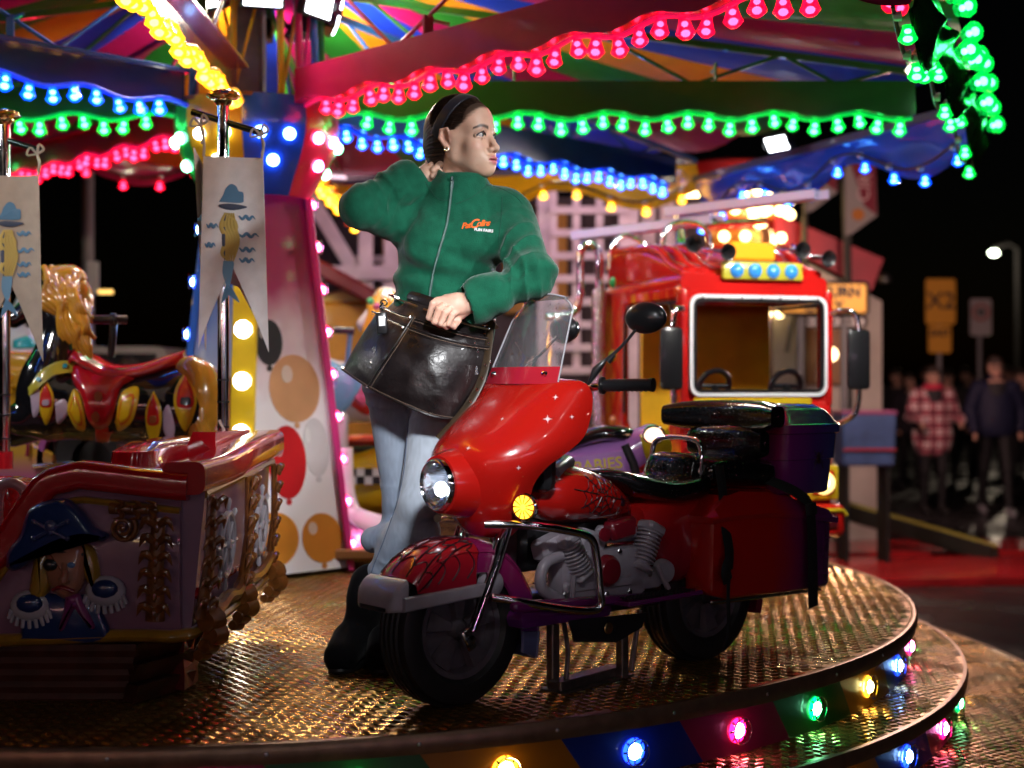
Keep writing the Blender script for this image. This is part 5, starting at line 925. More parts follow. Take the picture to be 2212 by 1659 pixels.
# ================================================================ motorbike ride
RED = (.42, .008, .006); PUR = (.11, .012, .17)
bk = thing('motorbike', 'red and purple touring motorbike ride with web lines and clear windscreen, lit headlamp', 'motorbike', (.2, 3.95, 0), math.atan2(-.645, -.764))
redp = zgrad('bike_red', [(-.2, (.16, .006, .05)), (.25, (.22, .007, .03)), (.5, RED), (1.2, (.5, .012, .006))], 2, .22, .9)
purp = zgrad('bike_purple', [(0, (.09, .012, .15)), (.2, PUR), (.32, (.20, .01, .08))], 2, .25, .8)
greyp = mat('bike_grey', (.33, .30, .35), .35, coat=.4, var=.15, vscale=18, bump=.2, bscale=120)
vinyl = mat('wet_vinyl', (.006, .006, .007), .09, coat=.5, bump=.4, bscale=130, bdist=.003, detail=1)
webm = mat('web_line', (.02, .004, .008), .3)
def wheel(name, cx, cz, R, hw, nspoke, parent):
    b = B(); Rm = np.array([[0, 0, 0], [0, 0, 0], [0, 0, 0]], float); Rm = rotm('X', -math.pi / 2)
    prof = [(R * .60, -hw * .62), (R * .70, -hw * .95), (R * .84, -hw), (R * .95, -hw * .86), (R * .99, -hw * .55), (R, 0), (R * .99, hw * .55), (R * .95, hw * .86), (R * .84, hw), (R * .70, hw * .95), (R * .60, hw * .62)]
    b.lathe(prof, 48, (cx, 0, cz), Rm); tyre = b
    rimb = B(); rimb.lathe([(R * .62, -hw * .6), (R * .64, -hw * .7), (R * .55, -hw * .5), (R * .52, 0), (R * .55, hw * .5), (R * .57, hw * .72), (R * .64, hw * .78), (R * .66, hw * .70), (R * .62, hw * .55)], 40, (cx, 0, cz), Rm)
    rimb.lathe([(0, hw * .30), (R * .2, hw * .34), (R * .54, hw * .22), (R * .54, -hw * .3), (0, -hw * .3)], 40, (cx, 0, cz), Rm)
    for k in range(nspoke):
        a = k * 2 * math.pi / nspoke + .3; d = A(math.cos(a), 0, math.sin(a)); t = A(-math.sin(a), 0, math.cos(a)); c0 = A(cx, hw * .36, cz)
        rimb.loft([np.array([c0 + d * R * .14 + t * R * .07, c0 + d * R * .14 - t * R * .07, c0 + d * R * .14 - t * R * .05 + A(0, .016, 0), c0 + d * R * .14 + t * R * .05 + A(0, .016, 0)]),
                   np.array([c0 + d * R * .55 + t * R * .17, c0 + d * R * .55 - t * R * .17, c0 + d * R * .55 - t * R * .13 + A(0, .022, 0), c0 + d * R * .55 + t * R * .13 + A(0, .022, 0)])])
    rimb.lathe([(0, hw * .75), (R * .09, hw * .72), (R * .13, hw * .55), (R * .15, hw * .3)], 20, (cx, 0, cz), Rm)
    w_ = rimb.build(name, mat('wheel_grey', (.10, .085, .10), .35, coat=.3, var=.2, vscale=30), parent, 30)
    ty = tyre.build('tyre', rubber, w_, 35)
    for yy in (-.5, -.17, .17, .5):
        tr = B(); tr.tube([(cx + math.cos(t) * R * (.998 - .01 * abs(yy)), yy * hw, cz + math.sin(t) * R * (.998 - .01 * abs(yy))) for t in np.arange(48) / 48 * 2 * math.pi], .006, 6, closed=True); tr.build('tyre_rib', rubber, w_)
    return w_
FX, FZ, WR = .472, .201, .2
wheel('front_wheel', FX, FZ, WR, .062, 5, bk); wheel('rear_wheel', -.475, .2, .2, .066, 6, bk)
# front mudguard
def guard_pt(th, s, lift=0):
    """th in degrees round the wheel, s across -1..1, |s|>.62 is the side skirt"""
    t = math.radians(th); R = .238 + .012 * math.cos(t) + (.03 if th > 150 else 0) * (th - 150) / 50 + (.018 * min(1, (th - 97) / 25) if th > 97 else 0); hw = .082; u = s / .62 if abs(s) < .62 else math.copysign(1, s)
    R -= .030 * u * u; r = R + lift; x, z = FX + r * math.cos(t), FZ + r * math.sin(t); y = hw * math.sin(u * 1.35) / math.sin(1.35) + math.copysign(lift, s) * abs(u)
    k = max(0, (abs(s) - .62) / .38)
    if k:
        if th < 96: z = z + (min(z, .315) - z) * k; y = math.copysign(hw + lift + .006 * k, s)
        else: x = FX + (r - .055 * k) * math.cos(t); z = FZ + (r - .055 * k) * math.sin(t); y = math.copysign(hw + lift + .003 * k, s)
    return A(x, y, z)
def guard(th0, th1, n=24):
    ss = np.linspace(-1, 1, 25); o = [np.array([guard_pt(t, s) for s in ss]) for t in np.linspace(th0, th1, n)]; i = [np.array([guard_pt(t, s * .985, -.006) for s in ss]) for t in np.linspace(th0, th1, n)]
    b = B(); b.loft([np.concatenate([p, q[::-1]]) for p, q in zip(o, i)]); return b
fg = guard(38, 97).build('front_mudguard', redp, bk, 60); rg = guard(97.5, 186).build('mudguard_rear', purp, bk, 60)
guard(186.5, 203, 6).build('mudflap', mat('mudflap', (.10, .11, .24), .35, coat=.4), bk, 60)
b = B()
for s0 in (-.58, -.3, 0, .3, .58, .85):
    b.tube([guard_pt(t, s0 * (.35 + .65 * (97 - t) / 59 + .1), .0012) for t in np.linspace(40, 95, 16)], .0022, 5)
for t0 in (48, 60, 73, 86):
    P = []
    for s in np.linspace(-.9, .9, 60): P.append(guard_pt(t0 + 7 * abs(math.sin(s * math.pi / .3)) , s, .0012))
    b.tube(P, .002, 5)
b.build('web_lines', webm, fg)
# nose bumper and side trim of the mudguard
b = B(); rings = []
for t in np.linspace(0, 1, 9):
    th = 38 - 20 * t; c = guard_pt(38, 0); e = guard_pt(38, .62); x = .672 + .048 * math.sin(t * math.pi / 2); top = .352 - .068 * t ** 1.4; hw = .088 * (1 - .35 * t ** 2.2); P = rr(hw, (top - .272) / 2, .012); rings.append(np.stack([np.full(len(P), x), P[:, 0], (top + .272) / 2 + P[:, 1]], 1))
b.loft(rings); b.build('bumper', greyp, fg, 50)
b = B(); rings = []
for x in np.linspace(.69, .40, 14):
    P = rr(.010, .018 - .004 * (.69 - x), .006); rings.append(np.stack([np.full(len(P), x), .089 + P[:, 0], .292 + (.69 - x) * .06 + P[:, 1]], 1))
b.loft(rings); b.lathe([(0, .016), (.026, .014), (.034, .004), (.036, -.02)], 18, (.40, .085, .318), rotm('X', -math.pi / 2)); b.build('mudguard_trim', greyp, fg, 50)
b2 = B()
for v in list(b.V): b2.V.append(v * A(1, -1, 1))
b2.F = [list(f) for f in b.F]; b2.n = b.n; b2.M = list(b.M); b2.build('mudguard_trim', greyp, fg, 50)
# forks
for s in (-1, 1):
    b = B(); b.tube([(.475, s * .092, .205), (.395, s * .092, .37), (.335, s * .092, .52)], [.014, .015, .015], 12); b.tube([(.40, s * .074, .36), (.32, s * .074, .54)], .012, 10)
    b.box((.487, s * .092, .185), (.03, .018, .06), rotm('Y', .42), .004); b.lathe([(0, .012), (.012, .010), (.012, 0)], 6, (.488, s * .10, .185), rotm('X', -s * math.pi / 2)); b.build('fork', chrome, bk)
# fairing (batwing)
FZS = [(.435, .395, .33, .075), (.47, .425, .315, .105), (.52, .455, .32, .135), (.58, .47, .325, .165), (.625, .478, .30, .19), (.66, .472, .25, .208), (.70, .435, .2, .219), (.75, .37, .175, .219), (.80, .307, .165, .217), (.83, .27, .17, .21), (.848, .245, .18, .19), (.853, .225, .19, .14)]
fp = cr(np.array(FZS), 44)
def fair_sec(z, xf, xb, w_, n=41, sc=1.0):
    th = np.linspace(-math.pi / 2, math.pi / 2, n); e = .86; c = np.cos(th) ** e; s_ = np.sign(np.sin(th)) * np.abs(np.sin(th)) ** .9
    return np.stack([xb + (xf - xb) * c * sc, w_ * s_ * sc, np.full(n, z)], 1)
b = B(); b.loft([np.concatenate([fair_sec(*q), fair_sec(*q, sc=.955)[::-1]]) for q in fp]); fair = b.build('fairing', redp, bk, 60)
b = B(); q = fp[-1]; b.loft([fair_sec(*fp[-1], sc=.99), fair_sec(fp[-1][0] + .004, .2, .19, .1)], caps=True); b.build('fairing_cap', redp, fair, 60)
b = B(); b.box((.25, 0, .66), (.06, .30, .22), None, .03, 2); b.build('fairing_inner', blackp, fair, 40)
# headlamp
HXc = A(.508, .0, .578)
b = B(); Rx = frame((1, 0, -.04)); b.lathe([(.052, -.01), (.060, .012), (.064, .018), (.068, .014), (.070, 0), (.070, -.012), (.06, -.016)], 40, HXc, Rx); hl = b.build('headlamp', chrome, bk, 40)
b = B(); b.lathe([(.0, -.019), (.02, -.017), (.045, -.006), (.057, .008)], 32, HXc, Rx); b.build('reflector', mat('reflector', (.8, .82, .88), .12, 1, bump=.6, bscale=60, bdist=.004), hl)
b = B(); b.ball(HXc + A(.002, .008, -.012), (.016, .020, .020), 16); b.build('lamp_bulb', glow('headlamp_led', (.85, .93, 1), 16), hl)
b = B(); b.lathe([(0, .030), (.03, .027), (.052, .018), (.0605, .012)], 36, HXc, Rx); b.lathe([(0, .026), (.03, .023), (.052, .014), (.0605, .010)], 36, HXc, Rx)
b.build('lamp_glass', thin_glass('lamp_glass', (.97, .98, 1), 1.3), hl)
b = B(); b.lathe([(.066, .004), (.076, .004), (.082, -.008), (.092, -.05), (.10, -.09), (.06, -.1)], 40, HXc, Rx); b.build('lamp_nacelle', redp, bk, 60)
# indicators
amber = mat('amber_lens', (1, .55, .02), .15, trans=.3, emit=(1, .52, .02), es=5)
for s in (-1, 1):
    c = A(.352, s * .165, .522); b = B(); R_ = frame((.95, s * .3, 0)); b.lathe([(0, -.035), (.018, -.03), (.032, -.012), (.036, .006), (.0375, .012), (.034, .014)], 28, c, R_); b.tube([(.37, s * .09, .512), (.36, s * .15, .520)], .006, 8); ind = b.build('indicator', chrome, bk)
    b = B(); b.lathe([(0, .018), (.018, .017), (.030, .013), (.034, .008), (.034, 0)], 24, c, R_); b.build('lens', mat('amber_body', (.45, .12, .005), .2, trans=.2) if s > 0 else mat('amber_off', (.2, .07, .01), .2), ind)
    if s > 0:
        b = B()
        for k in range(11):
            a = k * 2 * math.pi / 11; d = R_ @ A(math.cos(a), math.sin(a), 0); t = R_ @ A(-math.sin(a), math.cos(a), 0); z = R_[:, 2]
            b.add([c + z * .0195 + d * .004, c + z * .0155 + d * .030 + t * .0065, c + z * .0155 + d * .030 - t * .0065], [(0, 1, 2)])
        b.lathe([(0, .0205), (.007, .0198), (.0085, .018)], 14, c, R_); b.build('lit_petals', glow('amber_lit', (1, .50, .03), 3.2), ind, 0)
# windscreen: clear curved sheet with red base strip, screws, rain drops
def ws(u, v, off=0):
    hw = .150 * (1 - v) + .112 * v - (.03 * max(0, v - .85) / .15 if abs(u) > .8 else 0); th = u * 1.0; x = .245 - .10 * v + .035 * math.cos(th * 1.5) - .02; z = .845 + .245 * v - .018 * (u * u) * (v > .7) * (v - .7) / .3 * 1.2
    return A(x + off, hw * u * 1.0, z)
us = np.linspace(-1, 1, 21); vs = np.linspace(0, 1, 18)
b = B(); b.loft([np.concatenate([np.array([ws(u, v) for u in us]), np.array([ws(u, v, -.004) for u in us])[::-1]]) for v in vs]); 
glass = thin_glass('clear_perspex', (.93, .93, .95), 1.4, film=.05)
scr = b.build('windscreen', glass, bk, 60)
b = B(); b.loft([np.concatenate([np.array([ws(u, v, .004) for u in us]), np.array([ws(u, v, .0005) for u in us])[::-1]]) for v in np.linspace(-.02, .17, 5)]); b.build('screen_base', mat('red_film', (.40, .012, .03), .25, coat=.6), scr, 50)
b = B(); edge = [ws(-1, v, .001) for v in np.linspace(.17, .97, 14)] + [ws(u, 1, .001) for u in np.linspace(-.9, .9, 12)] + [ws(1, v, .001) for v in np.linspace(.97, .0, 16)]; b.tube(edge, .0022, 6); b.build('screen_edge', mat('perspex_edge', (.40, .39, .43), .2, coat=.6), scr)
for u in (-.72, .72):
    b = B(); b.lathe([(0, .010), (.005, .009), (.007, .004), (.009, 0)], 12, ws(u, .09, .004), frame((1, u * .3, .3))); b.build('screw', chrome, scr)
b = B()
for k in range(240):
    u, v = random.uniform(-.95, .95), random.uniform(.2, .97); r = random.uniform(.0006, .0019); b.ball(ws(u, v, .0005), (r * .7, r, r), 6, n=5)
dr = b.build('rain_drops', mat('water_drop', (.95, .97, 1), .02, trans=1, ior=1.33), scr); dr['kind'] = 'stuff'
# handlebars, grips, mirrors
for s in (-1, 1):
    b = B(); b.tube(cr([(.17, s * .12, .80), (.16, s * .19, .828), (.135, s * .27, .838), (.118, s * .31, .838)], 10), .0105, 10); hb = b.build('handlebar', chrome, bk)
    b = B(); P = [(.148, s * .238, .836), (.118, s * .315, .838), (.098, s * .372, .838)]; b.tube(cr(P, 14), [.0165] * 12 + [.0165, .014], 14); b.tube([(.150, s * .234, .836), (.1475, s * .240, .836)], .0235, 16); b.tube([(.100, s * .366, .838), (.097, s * .374, .838)], .0185, 14)
    for k in range(9): b.tube([(.14 - .0046 * k, s * (.256 + .0118 * k), .8365), (.1388 - .0046 * k, s * (.2585 + .0118 * k), .8365)], .0175, 12)
    b.build('grip', blackp, hb)
    mp0, hd = (A(.17, .205, .838), A(.055, .305, 1.015)) if s > 0 else (A(.13, -.15, .84), A(-.02, -.10, 1.0))
    dm = hd - mp0; Rm = np.array(Matrix.Rotation(.35 if s > 0 else -.1, 3, 'Z'))
    b = B(); b.tube(cr([mp0, mp0 + dm * .2 + A(.01, 0, .01), mp0 + dm * .55, hd - dm * .1], 14), .0045, 8); b.tube([mp0, mp0 + dm * .17 + A(.008, 0, .008), mp0 + dm * .32 + A(.008, 0, .006)], [.004, .012, .006], 10); b.tube([mp0 + dm * .34, mp0 + dm * .45], [.008, .005], 8)
    b.ball(hd, (.028, .060, .042), 22, Rm, 14); mr = b.build('mirror', blackp, bk)
    b = B(); b.ball(hd - Rm @ A(.017, 0, 0), (.014, .052, .036), 20, Rm, 12); b.build('mirror_glass', mat('mirror_glass', (.75, .8, .85), .03, 1), mr)
# tank with painted web
TK = [(.255, 0, .545, .07, .045), (.23, 0, .55, .10, .068), (.17, 0, .545, .128, .088), (.08, 0, .535, .135, .085), (-.02, 0, .518, .122, .066), (-.10, 0, .498, .085, .040), (-.17, 0, .480, .03, .014)]
tq = cr(np.array(TK), 30)
b = B(); a = np.arange(28) / 28 * 2 * math.pi
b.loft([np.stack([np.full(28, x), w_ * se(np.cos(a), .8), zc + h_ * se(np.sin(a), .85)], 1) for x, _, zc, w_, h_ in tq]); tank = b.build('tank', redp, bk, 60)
def tank_y(x, z):
    zc = np.interp(-x, -tq[:, 0], tq[:, 2]); w_ = np.interp(-x, -tq[:, 0], tq[:, 3]); h_ = np.interp(-x, -tq[:, 0], tq[:, 4]); s_ = min(.98, abs((z - zc) / h_)) ** (1 / .85); return w_ * (max(0, 1 - s_ * s_) ** .5) ** .8 + .0012
b = B(); wc = (.05, .535)
for k in range(10):
    a = k * 2 * math.pi / 10 + .2; L = (.105, .075, .06, .055, .08, .10, .07, .06, .055, .08)[k]
    b.tube([A(wc[0] + L * t * math.cos(a), tank_y(wc[0] + L * t * math.cos(a), wc[1] + L * t * math.sin(a)), wc[1] + L * t * math.sin(a)) for t in np.linspace(.1, 1, 10)], .0016, 4)
for rr_ in (.022, .042, .062):
    P = []
    for k in range(80):
        a = k * 2 * math.pi / 80 + .2; sag = 1 - .16 * abs(math.sin(5 * (a - .2))); x, z = wc[0] + rr_ * 1.15 * sag * math.cos(a), wc[1] + rr_ * .9 * sag * math.sin(a); P.append(A(x, tank_y(x, z), z))
    b.tube(P, .0014, 4, closed=True)
P = [A(-.045, 0, .505)]; sp = A(-.05, tank_y(-.05, .508), .508); b.ball(sp, (.009, .003, .012), 10, n=6); b.ball(sp + A(.006, 0, .014), (.005, .003, .006), 8, n=5)
for s in (-1, 1):
    for k in range(4): a = .5 - k * .35; P = [sp, sp + A(s * .016, .001, .012 * a * 2), sp + A(s * .026, 0, .02 * a * 2 - .012)]; b.tube(P, .001, 4)
b.build('painted_web', webm, tank)
b = B(); b.tube([(.20, .10, .60), (.12, .07, .625), (.12, 0, .635)], [.02, .02, .02], 10); b.lathe([(0, .03), (.03, .028), (.05, .015), (.055, 0)], 18, (.17, .02, .615)); b.build('dash_pod', greyp, bk)
# seats
b = B(); a = np.arange(26) / 26 * 2 * math.pi
b.loft([np.stack([np.full(26, x), w_ * se(np.cos(a), .65), zc + h_ * se(np.sin(a), .7)], 1) for x, _, zc, w_, h_ in cr(np.array([(-.01, 0, .585, .05, .012), (-.07, 0, .575, .09, .025), (-.15, 0, .548, .125, .035), (-.25, 0, .528, .14, .04), (-.34, 0, .53, .14, .045), (-.40, 0, .54, .13, .045)]), 24)]); st = b.build('rider_seat', vinyl, bk, 70)
b = B(); b.loft([np.stack([-.36 - .02 * t + .028 * se(np.cos(a), .6) * (1 - .2 * t), .108 * (1 - .28 * t ** 2) * se(np.sin(a), .6), np.full(26, .535 + .095 * math.sin(t * math.pi / 2))], 1) * A(1, 1, 1) for t in np.linspace(0, .97, 9)] + [np.stack([-.38 + .015 * np.cos(a), .05 * np.sin(a), np.full(26, .634)], 1)]); b.build('lumbar_pad', vinyl, st, 70)
b = B(); b.tube(cr([(-.385, -.10, .57), (-.39, -.10, .64), (-.392, -.075, .672), (-.395, 0, .68), (-.392, .075, .672), (-.39, .10, .64), (-.385, .10, .57)], 30), .008, 10); b.build('grab_rail', chrome, bk)
b = B(); b.loft([np.stack([np.full(26, x), w_ * se(np.cos(a), .6), zc + h_ * se(np.sin(a), .6)], 1) for x, _, zc, w_, h_ in cr(np.array([(-.39, 0, .575, .10, .03), (-.42, 0, .58, .14, .045), (-.55, 0, .575, .155, .05), (-.66, 0, .565, .15, .05), (-.70, 0, .56, .13, .04)]), 18)]); b.build('pillion_seat', vinyl, bk, 70)
def pad(x0, x1, y0, y1, z0, z1, name, lean=0):
    b = B(); m = 26; rg = []
    for t in np.linspace(0, 1, 9):
        k = 1 - .35 * abs(2 * t - 1) ** 4; y = y0 + (y1 - y0) * t; rg.append(np.stack([(x0 + x1) / 2 + (x1 - x0) / 2 * k * se(np.cos(a), .6) - abs(2 * t - 1) ** 2 * lean * -1, np.full(m, y), (z0 + z1) / 2 + (z1 - z0) / 2 * k * se(np.sin(a), .6)], 1))
    b.loft(rg); return b.build(name, vinyl, bk, 70)
pad(-.655, -.585, -.15, .15, .60, .715, 'backrest'); pad(-.70, -.60, -.225, .225, .692, .79, 'headrest', .06)
# top box
bx = zgrad('box_paint', [(-.99, (.03, .06, .22)), (-.86, (.09, .02, .2)), (-.74, (.22, .02, .2)), (-.70, (.35, .01, .03))], 0, .22, .8)
b = B(); secs = []
for z, sx, sy in ((.492, .115, .125), (.50, .122, .133), (.60, .128, .142), (.603, .134, .148), (.69, .140, .155)): P = rr(sy, sx, .035); secs.append(np.stack([-.855 + P[:, 1], P[:, 0], np.full(len(P), z)], 1))
b.loft(secs); tb = b.build('top_box', bx, bk, 50)
b = B(); secs = []
for z, k in ((.682, 1.0), (.686, 1.045), (.712, 1.045), (.716, 1.0), (.755, .82), (.775, .62), (.778, .2)): P = rr(.155 * k, .142 * k, .035 * k); secs.append(np.stack([-.855 + P[:, 1], P[:, 0], np.full(len(P), z)], 1))
b.loft(secs); b.build('box_lid', bx, tb, 50)
b = B(); c = A(-.885, .1505, .60); b.ball(c, (.010, .003, .014), 10, n=6); b.ball(c + A(0, 0, .017), (.006, .003, .008), 8, n=6)
for s in (-1, 1):
    for k in range(4): e = (.03, .012, -.012, -.03)[k]; b.tube([c, c + A(s * .014, .001, e * .5 + .006), c + A(s * .024, 0, e)], .0012, 4)
b.build('painted_spider', webm, tb)
# saddle bags
bagm = zgrad('bag_paint', [(-.95, (.08, .015, .13)), (-.72, (.14, .012, .12)), (-.55, RED), (-.3, RED)], 0, .24, .8, noise_=.1)
for s in (1, -1):
    b = B(); secs = []
    for x, zb, zt, yo in ((-.325, .25, .44, .03), (-.345, .225, .455, .06), (-.40, .21, .46, .072), (-.60, .205, .455, .075), (-.80, .20, .43, .072), (-.875, .20, .415, .066), (-.895, .205, .41, .055)):
        P = rr(yo, (zt - zb) / 2, .016); P[:, 0] *= np.where(P[:, 1] < 0, .9, 1); secs.append(np.stack([np.full(len(P), x), s * (.13 + P[:, 0]), (zt + zb) / 2 + P[:, 1]], 1))
    b.loft(secs); bag = b.build('saddle_bag', bagm, bk, 40)
    b = B(); secs = []
    for x, h_, wt in ((-.315, .002, .6), (-.345, .018, .8), (-.40, .052, .8), (-.47, .062, .62), (-.60, .055, .62), (-.78, .035, .7), (-.88, .02, .8), (-.905, .004, .6)):
        zb = np.interp(-x, [.3, .4, .6, .8, .9], [.447, .455, .452, .43, .415]); yo = .079; P = np.array([(-yo, -.012), (yo, -.012), (yo + .003, 0), (yo, .006), (yo * wt, h_ + .006), (-yo * wt, h_ + .006), (-yo, .006), (-yo - .003, 0)]); secs.append(np.stack([np.full(8, x), s * (.13 + P[:, 0]), zb + P[:, 1]], 1))
    b.loft(secs); b.build('bag_lid', bagm, bag, 25)
    b = B(); b.box((-.62, s * .16, .196), (.52, .014, .014), rotm('Y', -.02), .004); b.build('bag_rail', chrome, bag)
    for zz in (.25, .3, .36):
        b = B(); b.box((-.80, s * .2035, zz), (.15, .004, .003), rotm('Y', -.02)); b.build('bag_rib', bagm, bag)
# frame body, rear mudguard
b = B(); b.loft([np.stack([np.full(26, x), w_ * se(np.cos(a), .6), zc + h_ * se(np.sin(a), .6)], 1) for x, _, zc, w_, h_ in cr(np.array([(-.16, 0, .44, .09, .05), (-.24, 0, .40, .115, .12), (-.33, 0, .39, .12, .14), (-.5, 0, .44, .11, .09), (-.8, 0, .43, .10, .08), (-.9, 0, .38, .08, .06)]), 24)]); b.build('rear_body', redp, bk, 60)
b = B(); rg = []
for th in np.linspace(20, 200, 20):
    t = math.radians(th); rg.append(np.array([(-.475 + r * math.cos(t), y, .2 + r * math.sin(t)) for r, y in ((.19, -.085), (.225, -.08), (.24, 0), (.225, .08), (.19, .085), (.215, .075), (.232, 0), (.215, -.075))]))
b.loft(rg); b.build('rear_mudguard', redp, bk, 50)
b = B(); b.box((.10, 0, .40), (.34, .10, .14), None, .02); b.box((.02, 0, .235), (.50, .20, .075), None, .02, 2); b.build('frame', blackp, bk)
# engine
eng = B(); eng.box((.03, .095, .315), (.33, .07, .14), None, .02, 2); eng.box((.20, .09, .40), (.10, .07, .06), rotm('Y', .3), .012); eng.tube(cr([(.2, .13, .38), (.26, .13, .36), (.27, .13, .30), (.2, .13, .26)], 12), .016, 10); eng.box((.06, .125, .29), (.26, .02, .035), None, .008); eng.box((-.10, .10, .285), (.20, .06, .06), None, .018, 2); eng.lathe([(0, .03), (.03, .028), (.036, .012), (.036, 0)], 18, (-.215, .10, .30), rotm('X', -math.pi / 2)); eng.box((.06, .09, .40), (.10, .05, .07), rotm('Y', -.3), .012); eng.box((-.05, .085, .42), (.14, .05, .05), None, .012)
E_ = eng.build('engine', greyp, bk, 40)
for x0, z0, lean in ((.145, .365, .5), (-.125, .37, -.42)):
    d = A(math.sin(lean), 0, math.cos(lean)); R_ = frame(d); b = B(); c0 = A(x0, .125, z0)
    for k in range(8): c = c0 + d * (k * .0115 - .03); b.lathe([(.026, -.0022), (.037, -.0022), (.038, 0), (.037, .0022), (.026, .0022)], 18, c, R_)
    b.lathe([(.026, -.045), (.026, .06)], 16, c0, R_); b.box(c0 + d * .066, (.06, .07, .03), R_, .008); b.box(c0 - d * .05, (.062, .066, .02), R_, .008); b.build('cylinder', greyp, E_, 40)
    b = B(); b.tube([c0 - d * .045 + A(-.045 * (1 if lean < 0 else -1), .02, 0), A(x0 - .075 if lean < 0 else x0 + .03, .145, .255)], .008, 8); b.build('pushrod', greyp, E_)
b = B(); b.lathe([(0, .020), (.034, .017), (.044, .006), (.046, -.02)], 26, (.03, .135, .325), rotm('X', -math.pi / 2)); b.build('air_cover', mat('cover_red', (.20, .008, .02), .3, coat=.6), E_)
b = B(); b.box((-.035, .118, .435), (.09, .04, .055), rotm('Y', .12), .008, taper=(1.15, 1.1)); b.lathe([(0, .01), (.018, .008), (.02, 0)], 16, (.045, .135, .425), rotm('X', -math.pi / 2)); b.build('carburettor', mat('cover_red', (.2, .008, .02), .3), E_)
# crash guard, footboards, sill
for s in (-1, 1):
    b = B(); b.tube(cr([(.44, s * .10, .478), (.36, s * .155, .475), (.24, s * .20, .455), (.17, s * .215, .43), (.148, s * .215, .37), (.138, s * .215, .29), (.13, s * .212, .255), (.155, s * .205, .238), (.24, s * .185, .248), (.36, s * .15, .275), (.43, s * .12, .29)], 60), .0115, 12); b.build('crash_guard', chrome, bk)
    b = B(); b.box((-.12, s * .175, .243), (.30, .085, .014), rotm('Y', .02), .004); fb = b.build('footboard', purp, bk, 30)
    b = B()
    for i in range(18):
        for j in range(5): b.box((-.245 + i * .0148, s * (.150 + j * .0125), .2525), (.009, .008, .004))
    b.build('grip_studs', rubber, fb, 0)['kind'] = 'stuff'
b = B(); b.box((.14, .15, .252), (.50, .03, .028), rotm('Y', -.05), .008); b.box((.16, 0, .215), (.34, .24, .05), None, .02, 2); b.build('sill', purp, bk, 40)
b = B(); b.lathe([(.006, .003), (.014, .003), (.017, 0)], 16, (.02, .128, .165), rotm('X', -math.pi / 2)); b.lathe([(0, .006), (.005, .005), (.006, 0)], 8, (.02, .128, .165), rotm('X', -math.pi / 2)); b.build('mount_bolt', mat('brass', (.6, .42, .2), .3, 1), bk)
b = B(); b.prism(np.array([(-.14, .19), (.16, .2), (.14, .14), (-.02, .12), (-.12, .15)]), (0, .12, 0), (1, 0, 0), (0, 0, 1), -.006 if False else .006); b.build('mount_plate', mat('plate_black', (.015, .015, .017), .45), bk, 0)
# stand
sd = B(); sd.box((.13, .02, .09), (.028, .028, .18), None, .003); sd.box((-.10, .06, .085), (.028, .028, .17), None, .003); sd.box((.02, .04, .014), (.30, .05, .028), rotm('Z', .17), .003); sd.box((.02, .045, .003), (.32, .09, .006), rotm('Z', .17), .001); sd.tube([(-.16, .07, .19), (-.125, .07, .02)], .008, 8); sd.tube([(.12, .05, .2), (.105, .055, .1), (.12, .06, .01)], .007, 8)
sd.build('stand', mat('stand_steel', (.22, .18, .17), .38, .8, var=.3, vscale=25), bk, 20)
# safety straps
stm = mat('strap_black', (.006, .006, .007), .7, bump=.4, bscale=300)
b = B(); P = cr([(-.40, .16, .60), (-.40, .175, .52), (-.39, .19, .44), (-.385, .212, .36), (-.385, .21, .30)], 20); b.tube(P, .020, 8, flat=.12, up=(0, 1, 0)); b.tube(cr([(-.385, .214, .33), (-.36, .222, .30), (-.375, .216, .27)], 8), .022, 8, flat=.3, up=(0, 1, 0)); b.tube(cr([(-.385, .212, .30), (-.383, .21, .22), (-.385, .21, .12), (-.375, .20, .07)], 12), .008, 8, flat=.3, up=(0, 1, 0)); b.build('strap', stm, bk)
b = B(); P = cr([(-.62, .10, .56), (-.66, .17, .535), (-.72, .205, .50), (-.745, .222, .465), (-.755, .225, .36), (-.76, .224, .20), (-.765, .222, .155)], 24); b.tube(P, np.linspace(.017, .026, 24), 8, flat=.12, up=(0, 1, .3)); b.tube([(-.745, .226, .475), (-.748, .228, .44)], .026, 8, flat=.4, up=(0, 1, 0)); b.build('strap', stm, bk)

# airbrushed sparkles on the paint
from mathutils.bvhtree import BVHTree as _BT
_bm = Matrix.Translation(bk.location) @ bk.rotation_euler.to_matrix().to_4x4()
def _tree(o):
    return _BT.FromPolygons([_bm @ v.co for v in o.data.vertices], [tuple(p.vertices) for p in o.data.polygons])
spk = mat('sparkle_white', (.75, .55, .55), .3, coat=.5)
for ob_, pts in ((fair, ((1183, 905, 7), (1200, 858, 5), (1012, 968, 5), (1235, 900, 4), (1120, 1010, 4), (1085, 905, 4))), (tank, ((1325, 1082, 6), (1225, 1112, 5), (1360, 1090, 4)))):
    T_s = _tree(ob_)
    for px, py, r_ in pts:
        d = Vector(((px - 1106) / FPX, 1, -(py - 829) / FPX)).normalized(); h_ = T_s.ray_cast(Vector((0, 0, CH)), d)
        if h_[0] is None: continue
        nn = np.array(h_[1]); nn = nn if nn[1] < 0 else -nn; R_ = frame(nn); c = np.array(h_[0]) + nn * .0012; P = []
        for k in range(16): q = k * math.pi / 8; rr_ = r_ * .0011 * (1.7 if k % 4 == 0 else (.55 if k % 2 else .75)); P.append(c + R_[:, 0] * rr_ * math.cos(q) + R_[:, 1] * rr_ * math.sin(q))
        b = B(); b.add(np.vstack([P, c + nn * .0004]), [(k, (k + 1) % 16, 16) for k in range(16)]); b.build('painted_sparkle', spk, ob_, 0, world=True)
